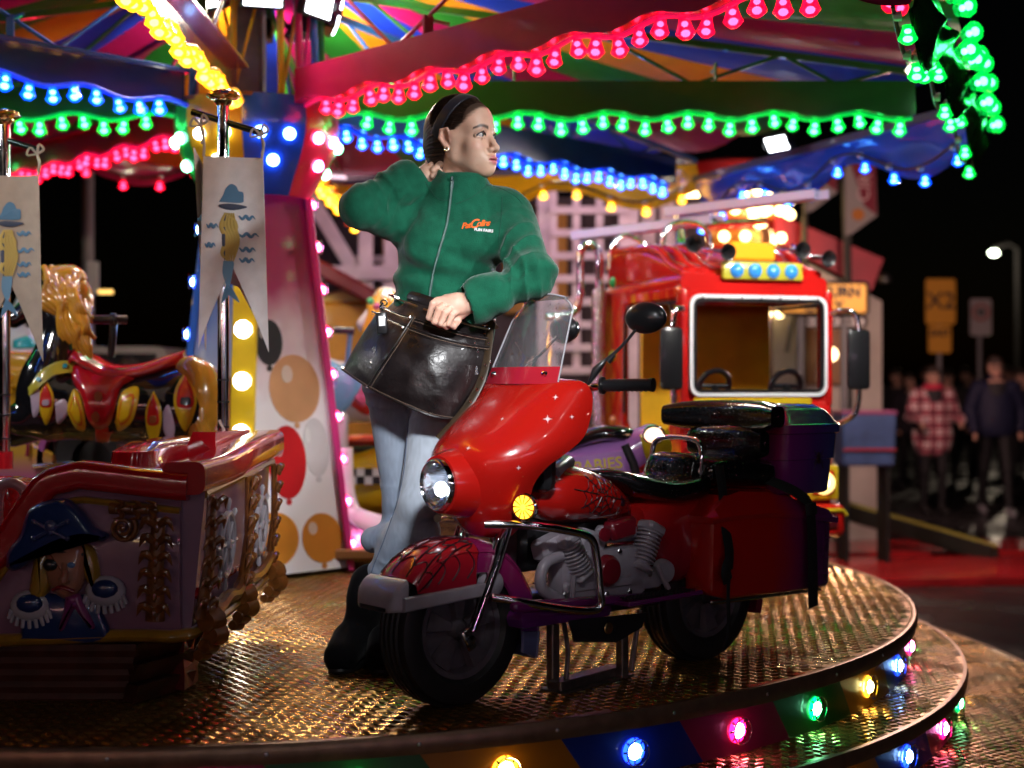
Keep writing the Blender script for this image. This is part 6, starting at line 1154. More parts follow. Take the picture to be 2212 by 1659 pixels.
# brake hoses and clutch cable, chassis bolts
for P in ([(.20, .16, .80), (.30, .10, .60), (.36, .07, .47), (.42, .085, .34), (.47, .10, .24)], [(.18, -.14, .80), (.30, -.08, .58), (.36, -.06, .45), (.40, -.05, .38)]):
    b = B(); b.tube(cr(P, 24), .0038, 8); b.build('brake_hose', blackp, bk)
for x, z in ((.16, .30), (.03, .26), (-.06, .26), (-.14, .30), (.10, .345), (-.02, .375), (.185, .275)):
    b = B(); b.lathe([(0, .006), (.005, .0055), (.0062, .002), (.0085, 0)], 6, (x, .1315, z), rotm('X', -math.pi / 2)); b.build('bolt', steel, bk)

# rain beads on seats and fairing
beads = mat('rain_bead', (.85, .87, .9), .06, 1)
def beadup(objs, n, r0, r1):
    for ob_ in objs:
        P_ = [p for p in ob_.data.polygons if p.normal.z > -.1 or p.normal.y > .3]; ar = np.array([p.area for p in P_]); ar /= ar.sum(); b = B()
        for k in rng.choice(len(P_), n, p=ar):
            p = P_[k]; vs_ = [np.array(ob_.data.vertices[i].co) for i in p.vertices]; w_ = rng.random(len(vs_)); w_ /= w_.sum(); c = sum(a_ * v_ for a_, v_ in zip(w_, vs_)); r_ = rng.uniform(r0, r1); b.ball(c, (r_, r_, r_ * .8), 5, n=4)
        b.build('rain_beads', beads, ob_, 180)['kind'] = 'stuff'
beadup([o for o in bk.children if o.name.split('.')[0] in ('rider_seat', 'pillion_seat', 'backrest', 'headrest')] + [o for o in st.children if o.name.startswith('lumbar')], 260, .0008, .0021)
beadup([fair], 260, .0006, .0014); beadup([tb], 120, .0006, .0014)
# ================================================================ the woman leaning on the bike
pr = thing('person', 'woman in green zip fleece, black headband and jeans leaning on the motorbike windscreen', 'person', (-.3, 4.1, 0))
PO = A(-.3, 4.1, 0)
skin = mat('skin', (.6, .4, .3), .42, attr='col', bump=.3, bscale=520, bdist=.0012, spec=.4)
MT['skin'].node_tree.nodes['Principled BSDF'].inputs['Subsurface Weight'].default_value = .12
MT['skin'].node_tree.nodes['Principled BSDF'].inputs['Subsurface Radius'].default_value = (.012, .005, .003)
ha = math.radians(60); HF = A(math.sin(ha), -math.cos(ha), 0); HL_ = A(math.cos(ha), math.sin(ha), 0); HO = W(1002, 301, 4.02)
tl = math.radians(-3); HR = np.stack([HF, HL_, A(0, 0, 1)], 1) @ np.array(Matrix.Rotation(tl, 3, 'Y')) @ np.array(Matrix.Rotation(math.radians(3), 3, 'X'))
def h2w(p): return HO + np.asarray(p) @ HR.T
def w2h(p): return (np.asarray(p) - HO) @ HR
# --- head
hp = [ell((-.014, 0, .036), (.095, .0735, .080), .02), ell((.026, 0, -.032), (.058, .048, .074), .03), ell((.045, 0, .045), (.042, .058, .050), .03)]
for s in (-1, 1):
    hp += [cone((-.004, s * .044, -.055), (.060, s * .013, -.0955), .017, .0155, .022), ell((.052, s * .040, -.030), (.026, .022, .022), .03), cone((-.006, s * .045, -.05), (-.005, s * .054, .0), .017, .02, .03), ell((.045, s * .026, -.062), (.03, .024, .03), .03)]
hp += [ell((.070, 0, -.0955), (.021, .020, .016), .02), ell((.062, 0, .020), (.026, .050, .016), .02)]
hp += [ell((.107, s * .033, -.003), (.021, .021, .0145), .012, None, True) for s in (-1, 1)]
hp += [cone((.079, 0, .012), (.103, 0, -.036), .0075, .0095, .012), ell((.104, 0, -.039), (.0105, .010, .0095), .008), ell((.074, 0, -.070), (.020, .030, .022), .02)]
for s in (-1, 1): hp += [ell((.0925, s * .0125, -.0435), (.0105, .0075, .0072), .006), ell((.099, s * .006, -.049), (.004, .0032, .003), .003, None, True)]
hp += [ell((.0915, 0, -.0655), (.0095, .0225, .0058), .004), ell((.0900, 0, -.0785), (.0105, .0195, .0078), .004), ell((.0965, 0, -.0718), (.007, .021, .0014), .002, None, True)]
for s in (-1, 1):   # lids and brow ridge
    hp += [cone((.070, s * .051, -.002), (.0860, s * .034, .0088), .0032, .0032, .004), cone((.0860, s * .034, .0088), (.0840, s * .019, .0005), .0032, .0028, .004), cone((.071, s * .050, -.006), (.0825, s * .034, -.0105), .0026, .0026, .005), cone((.0825, s * .034, -.0105), (.082, s * .020, -.004), .0026, .0026, .005)]
    e0 = A(-.012, s * .072, -.006); hp += [cone(e0 + A(-.012, s * .008, .028), e0 + A(.006, s * .006, .030), .005, .005, .004), cone(e0 + A(-.012, s * .010, .028), e0 + A(-.018, s * .011, .006), .005, .0045, .004), cone(e0 + A(-.018, s * .011, .006), e0 + A(-.004, s * .004, -.022), .0045, .0045, .004), ell(e0 + A(-.001, s * .003, -.024), (.007, .004, .008), .004), cone(e0 + A(.006, s * .006, .030), e0 + A(.009, s * .001, .010), .004, .004, .004), ell(e0 + A(-.006, s * .003, .004), (.012, .004, .022), .004), ell(e0 + A(.008, s * .003, -.002), (.004, .004, .007), .003), ell(e0 + A(-.001, s * .0125, .007), (.009, .0105, .016), .003, None, True), ell(e0 + A(.004, s * .009, -.006), (.005, .009, .007), .003, None, True)]
nb = w2h(W(984, 432, 4.045)); hp += [cone((-.034, 0, -.035), nb, .0445, .050, .016), cone((-.022, -.040, -.045), nb + A(.045, .0, .0), .009, .010, .014)]
Vh, Fh = sdf(hp, .0021)
def skincol(V, base=(.58, .365, .265)):
    n = noise(V, 60)[:, None]; f_ = np.clip(noise(V, 210) - .36, 0, 1)[:, None]; return np.array(base) * (1 + .10 * n + .10 * noise(V, 24)[:, None] - 1.6 * f_) * (1 + np.array((0, -.06, -.08)) * noise(V, 40)[:, None] * 2)
ch = skincol(Vh); x, y, z = Vh.T; ay = np.abs(y)
def mixc(m, c, k=1):
    global ch
    m = np.clip(m, 0, 1)[:, None] * k; ch = ch * (1 - m) + np.array(c) * m
def blob(cx, cy, cz, rx, ry, rz): return 1.6 - 1.6 * (((x - cx) / rx) ** 2 + ((ay - cy) / ry) ** 2 + ((z - cz) / rz) ** 2)
mixc(blob(.06, .045, -.032, .04, .022, .018), (.62, .30, .24), .35)
mixc(1.3 * np.clip(blob(.094, 0, -.0720, .024, .0235, .0150), 0, 1) * (z < -.0575), (.52, .16, .17), .95)
mixc((np.abs(z + .0718) < .0016) * (ay < .021) * (x > .078), (.16, .04, .04), .9)
bz = .0205 + .004 * np.sin((ay - .018) / .034 * 2.4) - np.clip(ay - .042, 0, 1) * .35
mixc(np.clip(1.6 - np.abs(z - bz) / (.0046 - .0020 * np.clip((ay - .03) / .025, 0, 1)), 0, 1) * (ay > .013) * (ay < .056) * (x > .045), (.045, .026, .02), .92)
lidz = np.where(ay > .034, .0088 - (ay - .034) * .62, .0088 - (.034 - ay) * .55)
mixc(np.clip(1.8 - np.abs(z - lidz + .001) / .0030, 0, 1) * (ay > .017) * (ay < .053) * (x > .064), (.012, .008, .008), 1)
mixc(np.clip(1.5 - np.abs(z - lidz - .0075) / .004, 0, 1) * (ay > .017) * (ay < .053) * (x > .06), (.34, .18, .13), .45)
mixc(np.clip(1.2 - np.abs(z + .010) / .0022, 0, 1) * (ay > .02) * (ay < .048) * (x > .068), (.28, .14, .11), .5)
mixc(blob(-.012, .083, 0, .03, .02, .04), (.60, .28, .21), .45)
HLZ, HLX = [-.05, -.02, .0, .019, .044, .081, .10], [-.03, -.008, .0, .015, .050, .080, .12]
hl = np.interp(z, HLZ, HLX) + .008 * noise(Vh * A(.4, 1, 3), 110)
mixc(np.clip((hl + .006 - x) / .014, 0, 1) * (z > -.02) * (np.hypot(x + .014, z + .004) > .034), (.045, .026, .018), .95)
# --- hands
def fing(pts, rad, k=.0022): return [cone(pts[i], pts[i + 1], rad[i], rad[i + 1], k) for i in range(len(pts) - 1)]
wl = W(1030, 652, 3.815); kn = [W(935, 655, 3.775), W(948, 667, 3.757), W(962, 674, 3.755), W(978, 679, 3.765)]
hand = [cone(wl + (wl - W(955, 662, 3.80)) * .8, wl, .030, .0275, .02), cone(wl, W(985, 655, 3.79), .0275, .026, .02), cone(W(985, 655, 3.79), W(948, 655, 3.785), .027, .0185, .015), cone(W(1000, 662, 3.79), W(972, 672, 3.775), .022, .016, .012), cone(W(1005, 655, 3.80), W(965, 648, 3.80), .02, .015, .012)]
tips = [W(925, 690, 3.785), W(937, 698, 3.762), W(951, 702, 3.758), W(967, 702, 3.765)]
for a, t, r in zip(kn, tips, (.0080, .0085, .0085, .0080)):
    m = a * .12 + t * .88; hand += fing([a + A(.010, .006, .008), a, m, t + A(.016, .022, -.004), t + A(.030, .020, .012)], [r * 1.15, r * 1.12, r, r * .92, r * .85])
hand += fing([W(1005, 672, 3.80), W(985, 690, 3.79), W(966, 699, 3.80)], [.014, .0105, .008], .006)
Vl, Fl = sdf(hand, .0021)
wr = W(897, 393, 4.03); h2 = [cone(wr - A(.05, .03, .02), wr, .028, .027, .02), cone(wr, W(922, 378, 4.03), .027, .026, .02), cone(W(918, 372, 4.03), W(934, 352, 4.05), .020, .015, .012), cone(W(922, 380, 4.02), W(938, 366, 4.03), .022, .016, .012)]
for a, t, e, r in ((W(926, 351, 4.04), W(940, 335, 4.06), W(953, 332, 4.12), .0092), (W(932, 358, 4.02), W(946, 342, 4.03), W(960, 340, 4.10), .0098), (W(936, 368, 4.005), W(951, 354, 4.01), W(965, 354, 4.09), .0096), (W(935, 380, 4.0), W(949, 370, 4.0), W(962, 370, 4.07), .0086)): h2 += fing([a, t, e], [r * 1.1, r, r * .85])
Vr, Fr = sdf(h2, .0021)
# --- hidden core of the body, inside the clothes
hipR, hipL = W(850, 815, 4.10), W(962, 825, 4.06); knR, knL = W(868, 1075, 4.13), W(905, 1088, 3.98); anR, anL = W(836, 1350, 4.26), W(806, 1270, 4.12)
shR, elR = W(880, 478, 4.06), W(780, 448, 3.95); shL, elL = W(1098, 470, 4.03), W(1152, 594, 3.84)
core = [cone(W(985, 440, 4.05), W(960, 600, 4.07), .10, .085, .05), cone(W(960, 600, 4.07), W(905, 780, 4.09), .085, .10, .05), cone(hipR, knR, .06, .045), cone(knR, anR, .042, .03), cone(hipL, knL, .06, .045), cone(knL, anL, .042, .03), cone(shR, shL, .05, .05), cone(shR, elR, .04, .035), cone(elR, wr, .034, .026), cone(shL, elL, .04, .035), cone(elL, wl, .034, .026), cone(W(985, 440, 4.05), W(990, 400, 4.04), .05, .05)]
Vc, Fc = sdf(core, .012)
Vhw = h2w(Vh); allV = np.concatenate([Vhw, Vl, Vr, Vc]); off = np.cumsum([0, len(Vhw), len(Vl), len(Vr)])
allF = np.concatenate([Fh + off[0], Fl + off[1], Fr + off[2], Fc + off[3]])
cl = skincol(Vl, (.60, .36, .27)); 
for a in kn: d = np.linalg.norm(Vl - a, axis=1); cl = cl * (1 - .3 * np.clip(1 - d / .012, 0, 1))[:, None] + np.array((.6, .24, .19)) * (.3 * np.clip(1 - d / .012, 0, 1))[:, None]
cols = np.concatenate([ch, cl, skincol(Vr), skincol(Vc)])
body = link('body', sdf_mesh('body', (allV - PO, allF), skin, cols), pr)
# eyes
eyem = mat('eye', (.8, .8, .8), .08, attr='col', coat=1)
for s in (-1, 1):
    b = B(); b.ball((0, 0, 0), .0122, 28, n=20); V = np.concatenate(b.V); g_ = A(.93, .30, .02); g_ = g_ / np.linalg.norm(g_); d = V @ g_ / .0122
    col = np.where((d > .965)[:, None], A(.01, .01, .012), np.where((d > .80)[:, None], A(.07, .09, .09), np.where((d > .76)[:, None], A(.02, .03, .03), A(.55, .50, .50))))
    me = sdf_mesh('eye', (h2w(V * 1.0 + A(.0735, s * .0335, -.0005)) - PO, np.array([f for f in b.F if len(f) == 4])), eyem, col); link('eye', me, body)
# --- hair, pulled back
hh = [ell((-.016, 0, .042), (.101, .0795, .0875), .02), ell((-.058, 0, .0), (.062, .066, .080), .03), cone((-.085, -.005, -.02), (-.082, -.018, -.075), .040, .030, .03), cone((-.082, -.018, -.075), (-.05, -.03, -.115), .030, .018, .02)]
def hairpost(D, X, Y, Z):
    cut = X - (np.interp(Z, HLZ, HLX) - .004 + .0035 * np.sin(Z * 900 + Y * 300)); ear = .026 - np.sqrt((X + .012) ** 2 + (Z + .010) ** 2) + 0 * Y
    D = np.maximum(D, cut); low = -(Z + .052 - np.clip(X + .045, 0, 1) * 1.6); D = np.where(X > -.045, np.maximum(D, low), D)
    ear = np.where(np.abs(Y) > .05, ear, -1); return np.maximum(D, ear)
Vx, Fx = sdf(hh, .0026, hairpost)
ph = np.arctan2(Vx[:, 1], Vx[:, 2] + .03); nrm = Vx - A(-.02, 0, .0); nrm /= np.linalg.norm(nrm, axis=1)[:, None]
st = noise(np.stack([ph * 34, Vx[:, 0] * 14, 0 * ph], 1), 1) + .6 * noise(np.stack([ph * 80, Vx[:, 0] * 16, 0 * ph + 3], 1), 1)
Vx = Vx + nrm * (st * .0022)[:, None]
hc = A(.034, .019, .013) * (1 + 1.5 * st)[:, None] * (1 + .15 * np.clip((Vx[:, 0] - .0) / .07, 0, 1))[:, None]
hair = link('hair', sdf_mesh('hair', (h2w(Vx) - PO, Fx), mat('hair', (.06, .03, .02), .45, attr='col', spec=.4), np.clip(hc, .008, 1)), pr)
hb = [ell((-.016, 0, .042), (.1065, .0855, .0935), .02)]
def bandpost(D, X, Y, Z):
    t = (X - .030) * .80 - (Z - .12) * .60; wd = .0165; return np.maximum(np.maximum(D, np.abs(t) - wd), -(Z + .005) - 0 * X)
Vb, Fb = sdf(hb, .0028, bandpost); link('headband', sdf_mesh('headband', (h2w(Vb) - PO, Fb), mat('band_satin', (.012, .013, .022), .42, sheen=.3, bump=.2, bscale=200)), pr)
b = B(); ep = h2w((-.012, -.080, -.034))
for k in range(7): q = k * math.pi / 3; b.ball(ep + (A(0, 0, 0) if k == 6 else A(math.cos(q) * .0048, -.001, math.sin(q) * .0048)), .0032, 8, n=6)
b.build('earring', mat('earring_gold', (.75, .68, .5), .18, 1), pr, world=True)
# stray hairs
b = B()
for k in range(26):
    p = A(random.uniform(-.02, .05), random.uniform(-.05, .02), 0); q = A(p[0], p[1], .04 + .0855 * math.sqrt(max(.02, 1 - ((p[0] + .016) / .101) ** 2 - (p[1] / .0795) ** 2))); b.tube(cr([h2w(q), h2w(q + A(-.02, random.uniform(-.01, .01), random.uniform(.004, .010))), h2w(q + A(-.05, random.uniform(-.015, .015), random.uniform(-.012, .004)))], 6), .00025, 3)
b.build('stray_hair', mat('stray', (.09, .05, .03), .4), hair, world=True)['kind'] = 'stuff'
# combed strands over the cap
for mi_, (cc_, n_) in enumerate((((.030, .017, .012), 330), ((.075, .043, .028), 150), ((.012, .008, .007), 160))):
    b = B(); k_ = 0
    while k_ < n_:
        ph0 = random.uniform(-2.15, 2.15); dr = random.uniform(-.16, .16); pts = []; lift = random.uniform(.0005, .0035)
        for x_ in np.linspace(.086, -.114, 34):
            ro = math.sqrt(max(0, 1 - ((x_ + .016) / .101) ** 2)); f_ = ph0 + dr * (.09 - x_) / .2; p = A(x_, (.0795 + lift) * ro * math.sin(f_), .042 + (.0875 + lift) * ro * math.cos(f_) - .012 * max(0, -.05 - x_) / .05)
            if p[0] < np.interp(p[2], HLZ, HLX) + random.uniform(-.004, .006) and math.hypot(p[0] + .012, p[2] + .008) > .034 and (p[2] > -.03 or p[0] < -.045): pts.append(p)
        if len(pts) > 8: b.tube(np.array([h2w(p) for p in cr(pts, 14)]), .00055 * np.sin(np.linspace(.15, math.pi - .15, 14)) ** .4, 3); k_ += 1
    b.build('hair_strands', mat('strand_%d' % mi_, cc_, .38, spec=.6), hair, world=True)['kind'] = 'stuff'
# --- fleece jacket
cR0 = elR + (wr - elR) * .60; cR1 = elR + (wr - elR) * .90; cL0 = elL + (wl - elL) * .66; cL1 = elL + (wl - elL) * .99
jk = [ell(W(990, 500, 4.055), (.158, .112, .145), .05), cone(W(900, 462, 4.05), W(1080, 455, 4.045), .062, .058, .05), ell(W(958, 610, 4.06), (.140, .108, .15), .06), ell(W(962, 690, 4.075), (.148, .112, .10), .05), ell(W(1010, 735, 4.08), (.075, .095, .09), .04),
      ell(W(935, 520, 3.975), (.07, .05, .065), .05), ell(W(1036, 515, 3.965), (.07, .05, .065), .05),
      cone(shR, elR, .066, .060, .03), cone(elR, cR0, .058, .052, .02), cone(cR0, cR1, .063, .069, .003), cone(shL, elL, .074, .062, .045), cone(elL, cL0, .062, .054, .03), cone(cL0, cL1, .064, .062, .003),
      cone(W(980, 448, 4.035), W(986, 420, 4.03), .092, .088, .018), cone(W(986, 424, 4.03), W(992, 404, 4.03), .088, .084, .012),
      ell(W(1000, 372, 4.03), (.074, .070, .062), .010, None, True), ell(cR1 + (cR1 - cR0) * .95, (.064, .064, .064), .004, None, True), ell(cL1 + (cL1 - cL0) * .85, (.058, .058, .058), .004, None, True)]
zip_p = cr([W(976, 383, 3.93), W(974, 420, 3.925), W(966, 480, 3.92), W(952, 530, 3.92), W(938, 580, 3.925), W(930, 625, 3.93), W(926, 660, 3.94)], 40)
def armfold(P, a, b, f, ph, amp, c=.5, wdt=.35):
    d = b - a; L = np.linalg.norm(d); d = d / L; v = P - a; t = v @ d / L; q = v - np.outer(v @ d, d); r = np.linalg.norm(q, axis=1)
    Rf = frame(d); an = np.arctan2(q @ Rf[:, 1], q @ Rf[:, 0]); s_ = 1 - 2 * np.abs(np.sin(math.pi * (t * f + .5 * np.sin(an + ph) + .9 * noise(P, 11)))) ** .55; amp = amp * np.clip(.55 + 1.6 * noise(P, 9), 0, 1.4)
    m = np.exp(-((t - c) / wdt) ** 2) * (r < .10) * (t > -.2) * (t < 1.15); return amp * m * s_
def jpost(D, X, Y, Z):
    i = np.argwhere(np.abs(D) < .03); sh = D.shape; ii = tuple(i.T)
    P = np.stack([np.broadcast_to(X, sh)[ii], np.broadcast_to(Y, sh)[ii], np.broadcast_to(Z, sh)[ii]], 1)
    f = armfold(P, shR, elR, 4.6, .5, .0046, .55, .5) + armfold(P, elR, wr, 4.6, 2., .0048, .30, .40) + armfold(P, shL, elL, 4.0, 1., .0046, .75, .5) + armfold(P, elL, wl, 4.4, 0, .0050, .30, .40)
    tor = (P[:, 0] > elR[0] + .13) * 1.0
    n1 = noise(np.stack([P[:, 0] * 10 + P[:, 2] * 5, P[:, 1] * 7, P[:, 2] * 5.5 - P[:, 0] * 3], 1), 1); n2 = noise(np.stack([P[:, 0] * 24 + P[:, 2] * 9, P[:, 1] * 14, P[:, 2] * 10 - P[:, 0] * 7], 1), 1)
    f = f + .022 * (np.abs(n1) - .12) + .009 * (np.abs(n2) - .12)
    # pull from armpit, blousing over the waist
    zw = W(0, 640, 4.05)[2]; f = f + .006 * np.sin((P[:, 2] - zw) * 75 + P[:, 0] * 22 + 3 * noise(P, 6)) * np.exp(-((P[:, 2] - zw - .05) / .07) ** 2)
    zd = np.min(np.linalg.norm(P[:, None, ::2] - zip_p[None, ::4, ::2], axis=2), axis=1); f = f - .004 * np.exp(-(zd / .012) ** 2) * (P[:, 1] < 4.0) 
    D[ii] += -f; return D
Vj, Fj = sdf(jk, .0048, jpost, .04)
fle = mat('green_fleece', (.006, .080, .044), .92, sheen=.22, bump=.6, bscale=330, bdist=.0025, var=.16, vscale=45, spec=.15)
jacket = link('fleece_jacket', sdf_mesh('fleece_jacket', (Vj - PO, Fj), fle), pr)
# project helper: push a point onto the front of the jacket
from mathutils.bvhtree import BVHTree
jt = BVHTree.FromPolygons([Vector(v) for v in Vj], [tuple(int(i) for i in f) for f in Fj])
def onj(p, lift=.002, tree=None):
    d = Vector((p[0], p[1], p[2] - CH)); d.normalize(); h_ = (tree or jt).ray_cast(Vector((0, 0, CH)), d)
    return np.array(h_[0]) - np.array(d) * lift if h_[0] is not None else np.asarray(p)
zp = np.array([onj(p, .0015) for p in zip_p]); zp[:, 1] = np.convolve(np.r_[zp[0, 1], zp[:, 1], zp[-1, 1]], [.25, .5, .25], 'valid')
b = B(); b.tube(zp, .0040, 8, flat=.35, up=(0, -1, 0)); zipp = b.build('zip', mat('zip_tape', (.008, .045, .032), .7), pr, world=True)
b = B()
for p, q in zip(cr(zp, 150)[:-1:1], cr(zp, 150)[1::1]): b.box((p + q) / 2 + A(0, -.0022, 0), (.0042, .0016, .0014))
b.build('zip_teeth', mat('zip_teeth', (.05, .10, .09), .35, .4), zipp, 0, world=True)['kind'] = 'stuff'
b = B(); p = zp[1]; b.box(p + A(.001, -.005, .004), (.008, .004, .012), None, .0015); b.box(p + A(.003, -.006, -.014), (.006, .002, .024), rotm('Y', .1), .001); b.build('zip_pull', mat('zip_pull', (.02, .04, .04), .35, .5), zipp, world=True)
# seams: yoke, armhole, pocket
for pts, wd in (([(1050, 398), (1085, 408), (1115, 425), (1128, 440)], .0012), ([(1085, 425), (1083, 470), (1078, 520), (1082, 560)], .0011), ([(868, 610), (872, 632), (876, 648)], .0012), ([(918, 392), (945, 428), (975, 432)], .001), ([(985, 440), (1020, 425), (1058, 395)], .001)):
    P = np.array([onj(W(px, py, 4), .0004) for px, py in cr(pts, 18)]); b = B(); b.tube(P, wd, 5); b.build('seam', mat('seam_green', (.004, .05, .03), .9), jacket, world=True)
# embroidery
def text_mesh(name, body_, size, m, shear=0, extr=.0004, space=1.0, bold=0.0):
    cu = bpy.data.curves.new(name, 'FONT'); cu.body = body_; cu.size = size; cu.shear = shear; cu.extrude = extr; cu.space_character = space; cu.offset = bold; cu.align_x = 'CENTER'; cu.align_y = 'CENTER'; cu.resolution_u = 3
    o = bpy.data.objects.new(name, cu); C.objects.link(o); dg = bpy.context.evaluated_depsgraph_get(); me = bpy.data.meshes.new_from_object(o.evaluated_get(dg)); bpy.data.objects.remove(o); me.materials.clear(); me.materials.append(m); me.name = name; return me
def stitch(name, txt, px, py, size, m, shear, rot, space=1.0, bold=0.0, lift=.0012):
    me = text_mesh(name, txt, size, m, shear, .0003, space, bold); o = link(name, me, jacket); c = onj(W(px, py, 4), 0); ca, sa = math.cos(rot), math.sin(rot)
    for v in me.vertices:
        x_, z_ = v.co.x * ca - v.co.y * sa, v.co.x * sa + v.co.y * ca; p = onj(c + A(x_, 0, z_), lift + (.0004 if v.co.z > 0 else 0)); v.co = Vector(p - PO)
    return o
org = mat('thread_orange', (.75, .12, .01), .6, bump=.5, bscale=500); wht = mat('thread_white', (.75, .78, .78), .7)
stitch('embroidery', 'Pat', 1006, 487, .023, org, .4, .12, .85, .0006); stitch('embroidery', 'C', 1022, 484, .034, org, .4, .10, .8, .0008); stitch('embroidery', 'ollins', 1043, 482, .024, org, .4, .06, .80, .0005); stitch('embroidery', 'FUN FAIRS', 1045, 497, .0115, wht, 0, -.10, 1.0, .0003)
# --- jeans
jn = [ell(W(905, 770, 4.09), (.150, .118, .10), .05), ell(W(930, 710, 4.09), (.138, .105, .10), .05), cone(hipR, knR, .086, .058, .04), cone(knR, anR, .056, .040, .02), cone(hipL, knL, .089, .060, .03), cone(knL, anL, .057, .040, .02), cone(knL + A(.01, .03, -.08), anL + A(0, .02, .14), .050, .040, .03), ell(W(850, 830, 4.15), (.09, .09, .09), .04), ell(W(960, 840, 4.14), (.09, .09, .09), .04)]
def legfold(P, a, b, f, ph, amp, c, wdt): return armfold(P, a, b, f, ph, amp, c, wdt)
def npost(D, X, Y, Z):
    i = np.argwhere(np.abs(D) < .02); sh = D.shape; ii = tuple(i.T); P = np.stack([np.broadcast_to(X, sh)[ii], np.broadcast_to(Y, sh)[ii], np.broadcast_to(Z, sh)[ii]], 1)
    f = legfold(P, hipR, knR, 7, 1, .003, .1, .3) + legfold(P, hipL, knL, 6, 2, .003, .1, .3) + legfold(P, hipL, anL, 13, 2, .004, .62, .10) + legfold(P, hipR, anR, 13, 1, .003, .55, .12) + legfold(P, hipL, anL, 12, 0, .003, .93, .12) + .006 * (np.abs(noise(np.stack([P[:, 0] * 14, P[:, 1] * 9, P[:, 2] * 8], 1), 1)) - .12)
    D[ii] -= f; return D
Vn, Fn = sdf(jn, .005, npost)
# faded denim: lighter on the thigh fronts and the knees
fr = np.clip((4.10 - Vn[:, 1]) / .12, 0, 1); tz = np.exp(-((Vn[:, 2] - .62) / .22) ** 2); fade = np.clip(.15 + .85 * fr * tz + .25 * noise(Vn, 18), 0, 1)[:, None]
jc = A(.17, .23, .34) * (1 - fade) + A(.44, .50, .58) * fade; jc = jc * (1 + .25 * noise(Vn * A(1, 1, .25), 160)[:, None])
jeans = link('jeans', sdf_mesh('jeans', (Vn - PO, Fn), mat('denim', (.2, .25, .35), .82, attr='col', bump=.5, bscale=420, bdist=.001, sheen=.2), jc), pr)
nt_ = BVHTree.FromPolygons([Vector(v) for v in Vn], [tuple(int(i) for i in f) for f in Fn])
P = np.array([onj(W(px, py, 4), .001, nt_) for px, py in cr([(884, 900), (878, 960), (872, 1020), (858, 1085), (846, 1120), (828, 1170), (806, 1225), (796, 1262)], 60)]); b = B(); b.tube(P, .0018, 5); b.build('side_seam', mat('denim_seam', (.10, .14, .22), .85), jeans, world=True)
# --- boots
def boot(an, toe, heel, name):
    p = [cone(an + A(.004, 0, .035), an, .058, .058, .02), cone(an, heel + A(0, 0, .045), .058, .050, .03), cone(heel + A(0, 0, .05), toe + A(0, 0, .04), .050, .045, .04), cone((heel + toe) / 2 + A(0, 0, .075), toe + A(0, 0, .045), .050, .042, .03)]
    def post(D, X, Y, Z): return np.maximum(D, (toe[2] + .004) - Z + 0 * X) if abs(toe[2] - heel[2]) < .02 else D
    V, F = sdf(p, .005, post); n_ = noise(V, 20)[:, None] * .005; V = V + n_ * A(.5, .5, .3)
    o = link(name, sdf_mesh(name, (V - PO, F), mat('suede_black', (.004, .004, .005), .9, spec=.08, sheen=.03, bump=.6, bscale=240, bdist=.002)), pr)
    d = toe - heel; L = np.linalg.norm(d); d = d / L; R_ = frame(A(0, 0, 1), d); b = B(); a = np.arange(28) / 28 * 2 * math.pi; lat = np.cross(A(0, 0, 1), d); lat /= np.linalg.norm(lat)
    ring = lambda k, dz: np.array([(heel + toe) / 2 + d * (L / 2 + .046) * k * se(math.cos(q), .8) + lat * .048 * k * se(math.sin(q), .8) + A(0, 0, dz) for q in a])
    b.loft([ring(.97, .001), ring(1.0, .008), ring(.97, .018)]); b.build('sole', rubber, o, world=True); return o
boot(anL + A(-.012, .0, -.02), A(W(736, 1420, 4.03)[0], 4.04, .004), A(W(768, 1400, 4.2)[0], 4.20, .004), 'boot')
boot(anR + A(0, -.0, -.03), A(W(826, 1455, 4.02)[0], 4.03, .004), A(W(838, 1430, 4.2)[0], 4.21, .004), 'boot')
# ================================================================ leather money pouch
pg = thing('money_pouch', 'dark brown leather money pouch strapped around the woman’s hips', 'pouch', tuple(W(930, 760, 4.0)))
rows = np.array([[(862, 642, 4.05), (900, 652, 3.955), (950, 668, 3.905), (1000, 686, 3.90), (1056, 696, 3.96)], [(818, 690, 4.05), (875, 715, 3.925), (935, 738, 3.87), (990, 752, 3.87), (1048, 758, 3.93)], [(775, 756, 4.05), (840, 788, 3.915), (915, 815, 3.86), (980, 830, 3.865), (1036, 826, 3.92)], [(750, 802, 4.06), (820, 846, 3.92), (885, 878, 3.87), (950, 902, 3.865), (1004, 884, 3.915)]])
def pouch(u, v, lift=0, _c={}):
    if 'g' not in _c:
        q = np.stack([cr(np.array([W(*p) for p in r]), 41) for r in rows]); q = np.stack([cr(q[:, i], 31) for i in range(41)], 1); _c['g'] = q; n = np.cross(np.gradient(q, axis=1), np.gradient(q, axis=0)); n /= np.linalg.norm(n, axis=2)[..., None]; n *= np.sign(-n[..., 1:2]); _c['n'] = n
    q, n = _c['g'], _c['n']; i = min(max(u, 0), 1) * 40; j = min(max(v, 0), 1) * 30; i0, j0 = min(int(i), 39), min(int(j), 29); fu, fv = i - i0, j - j0
    g_ = lambda m: (m[j0, i0] * (1 - fu) + m[j0, i0 + 1] * fu) * (1 - fv) + (m[j0 + 1, i0] * (1 - fu) + m[j0 + 1, i0 + 1] * fu) * fv
    return g_(q) + g_(n) * lift
lea = mat('brown_leather', (.010, .007, .0075), .36, coat=.12, bump=.35, bscale=95, bdist=.003, rvar=.1, vscale=16, var=.4)
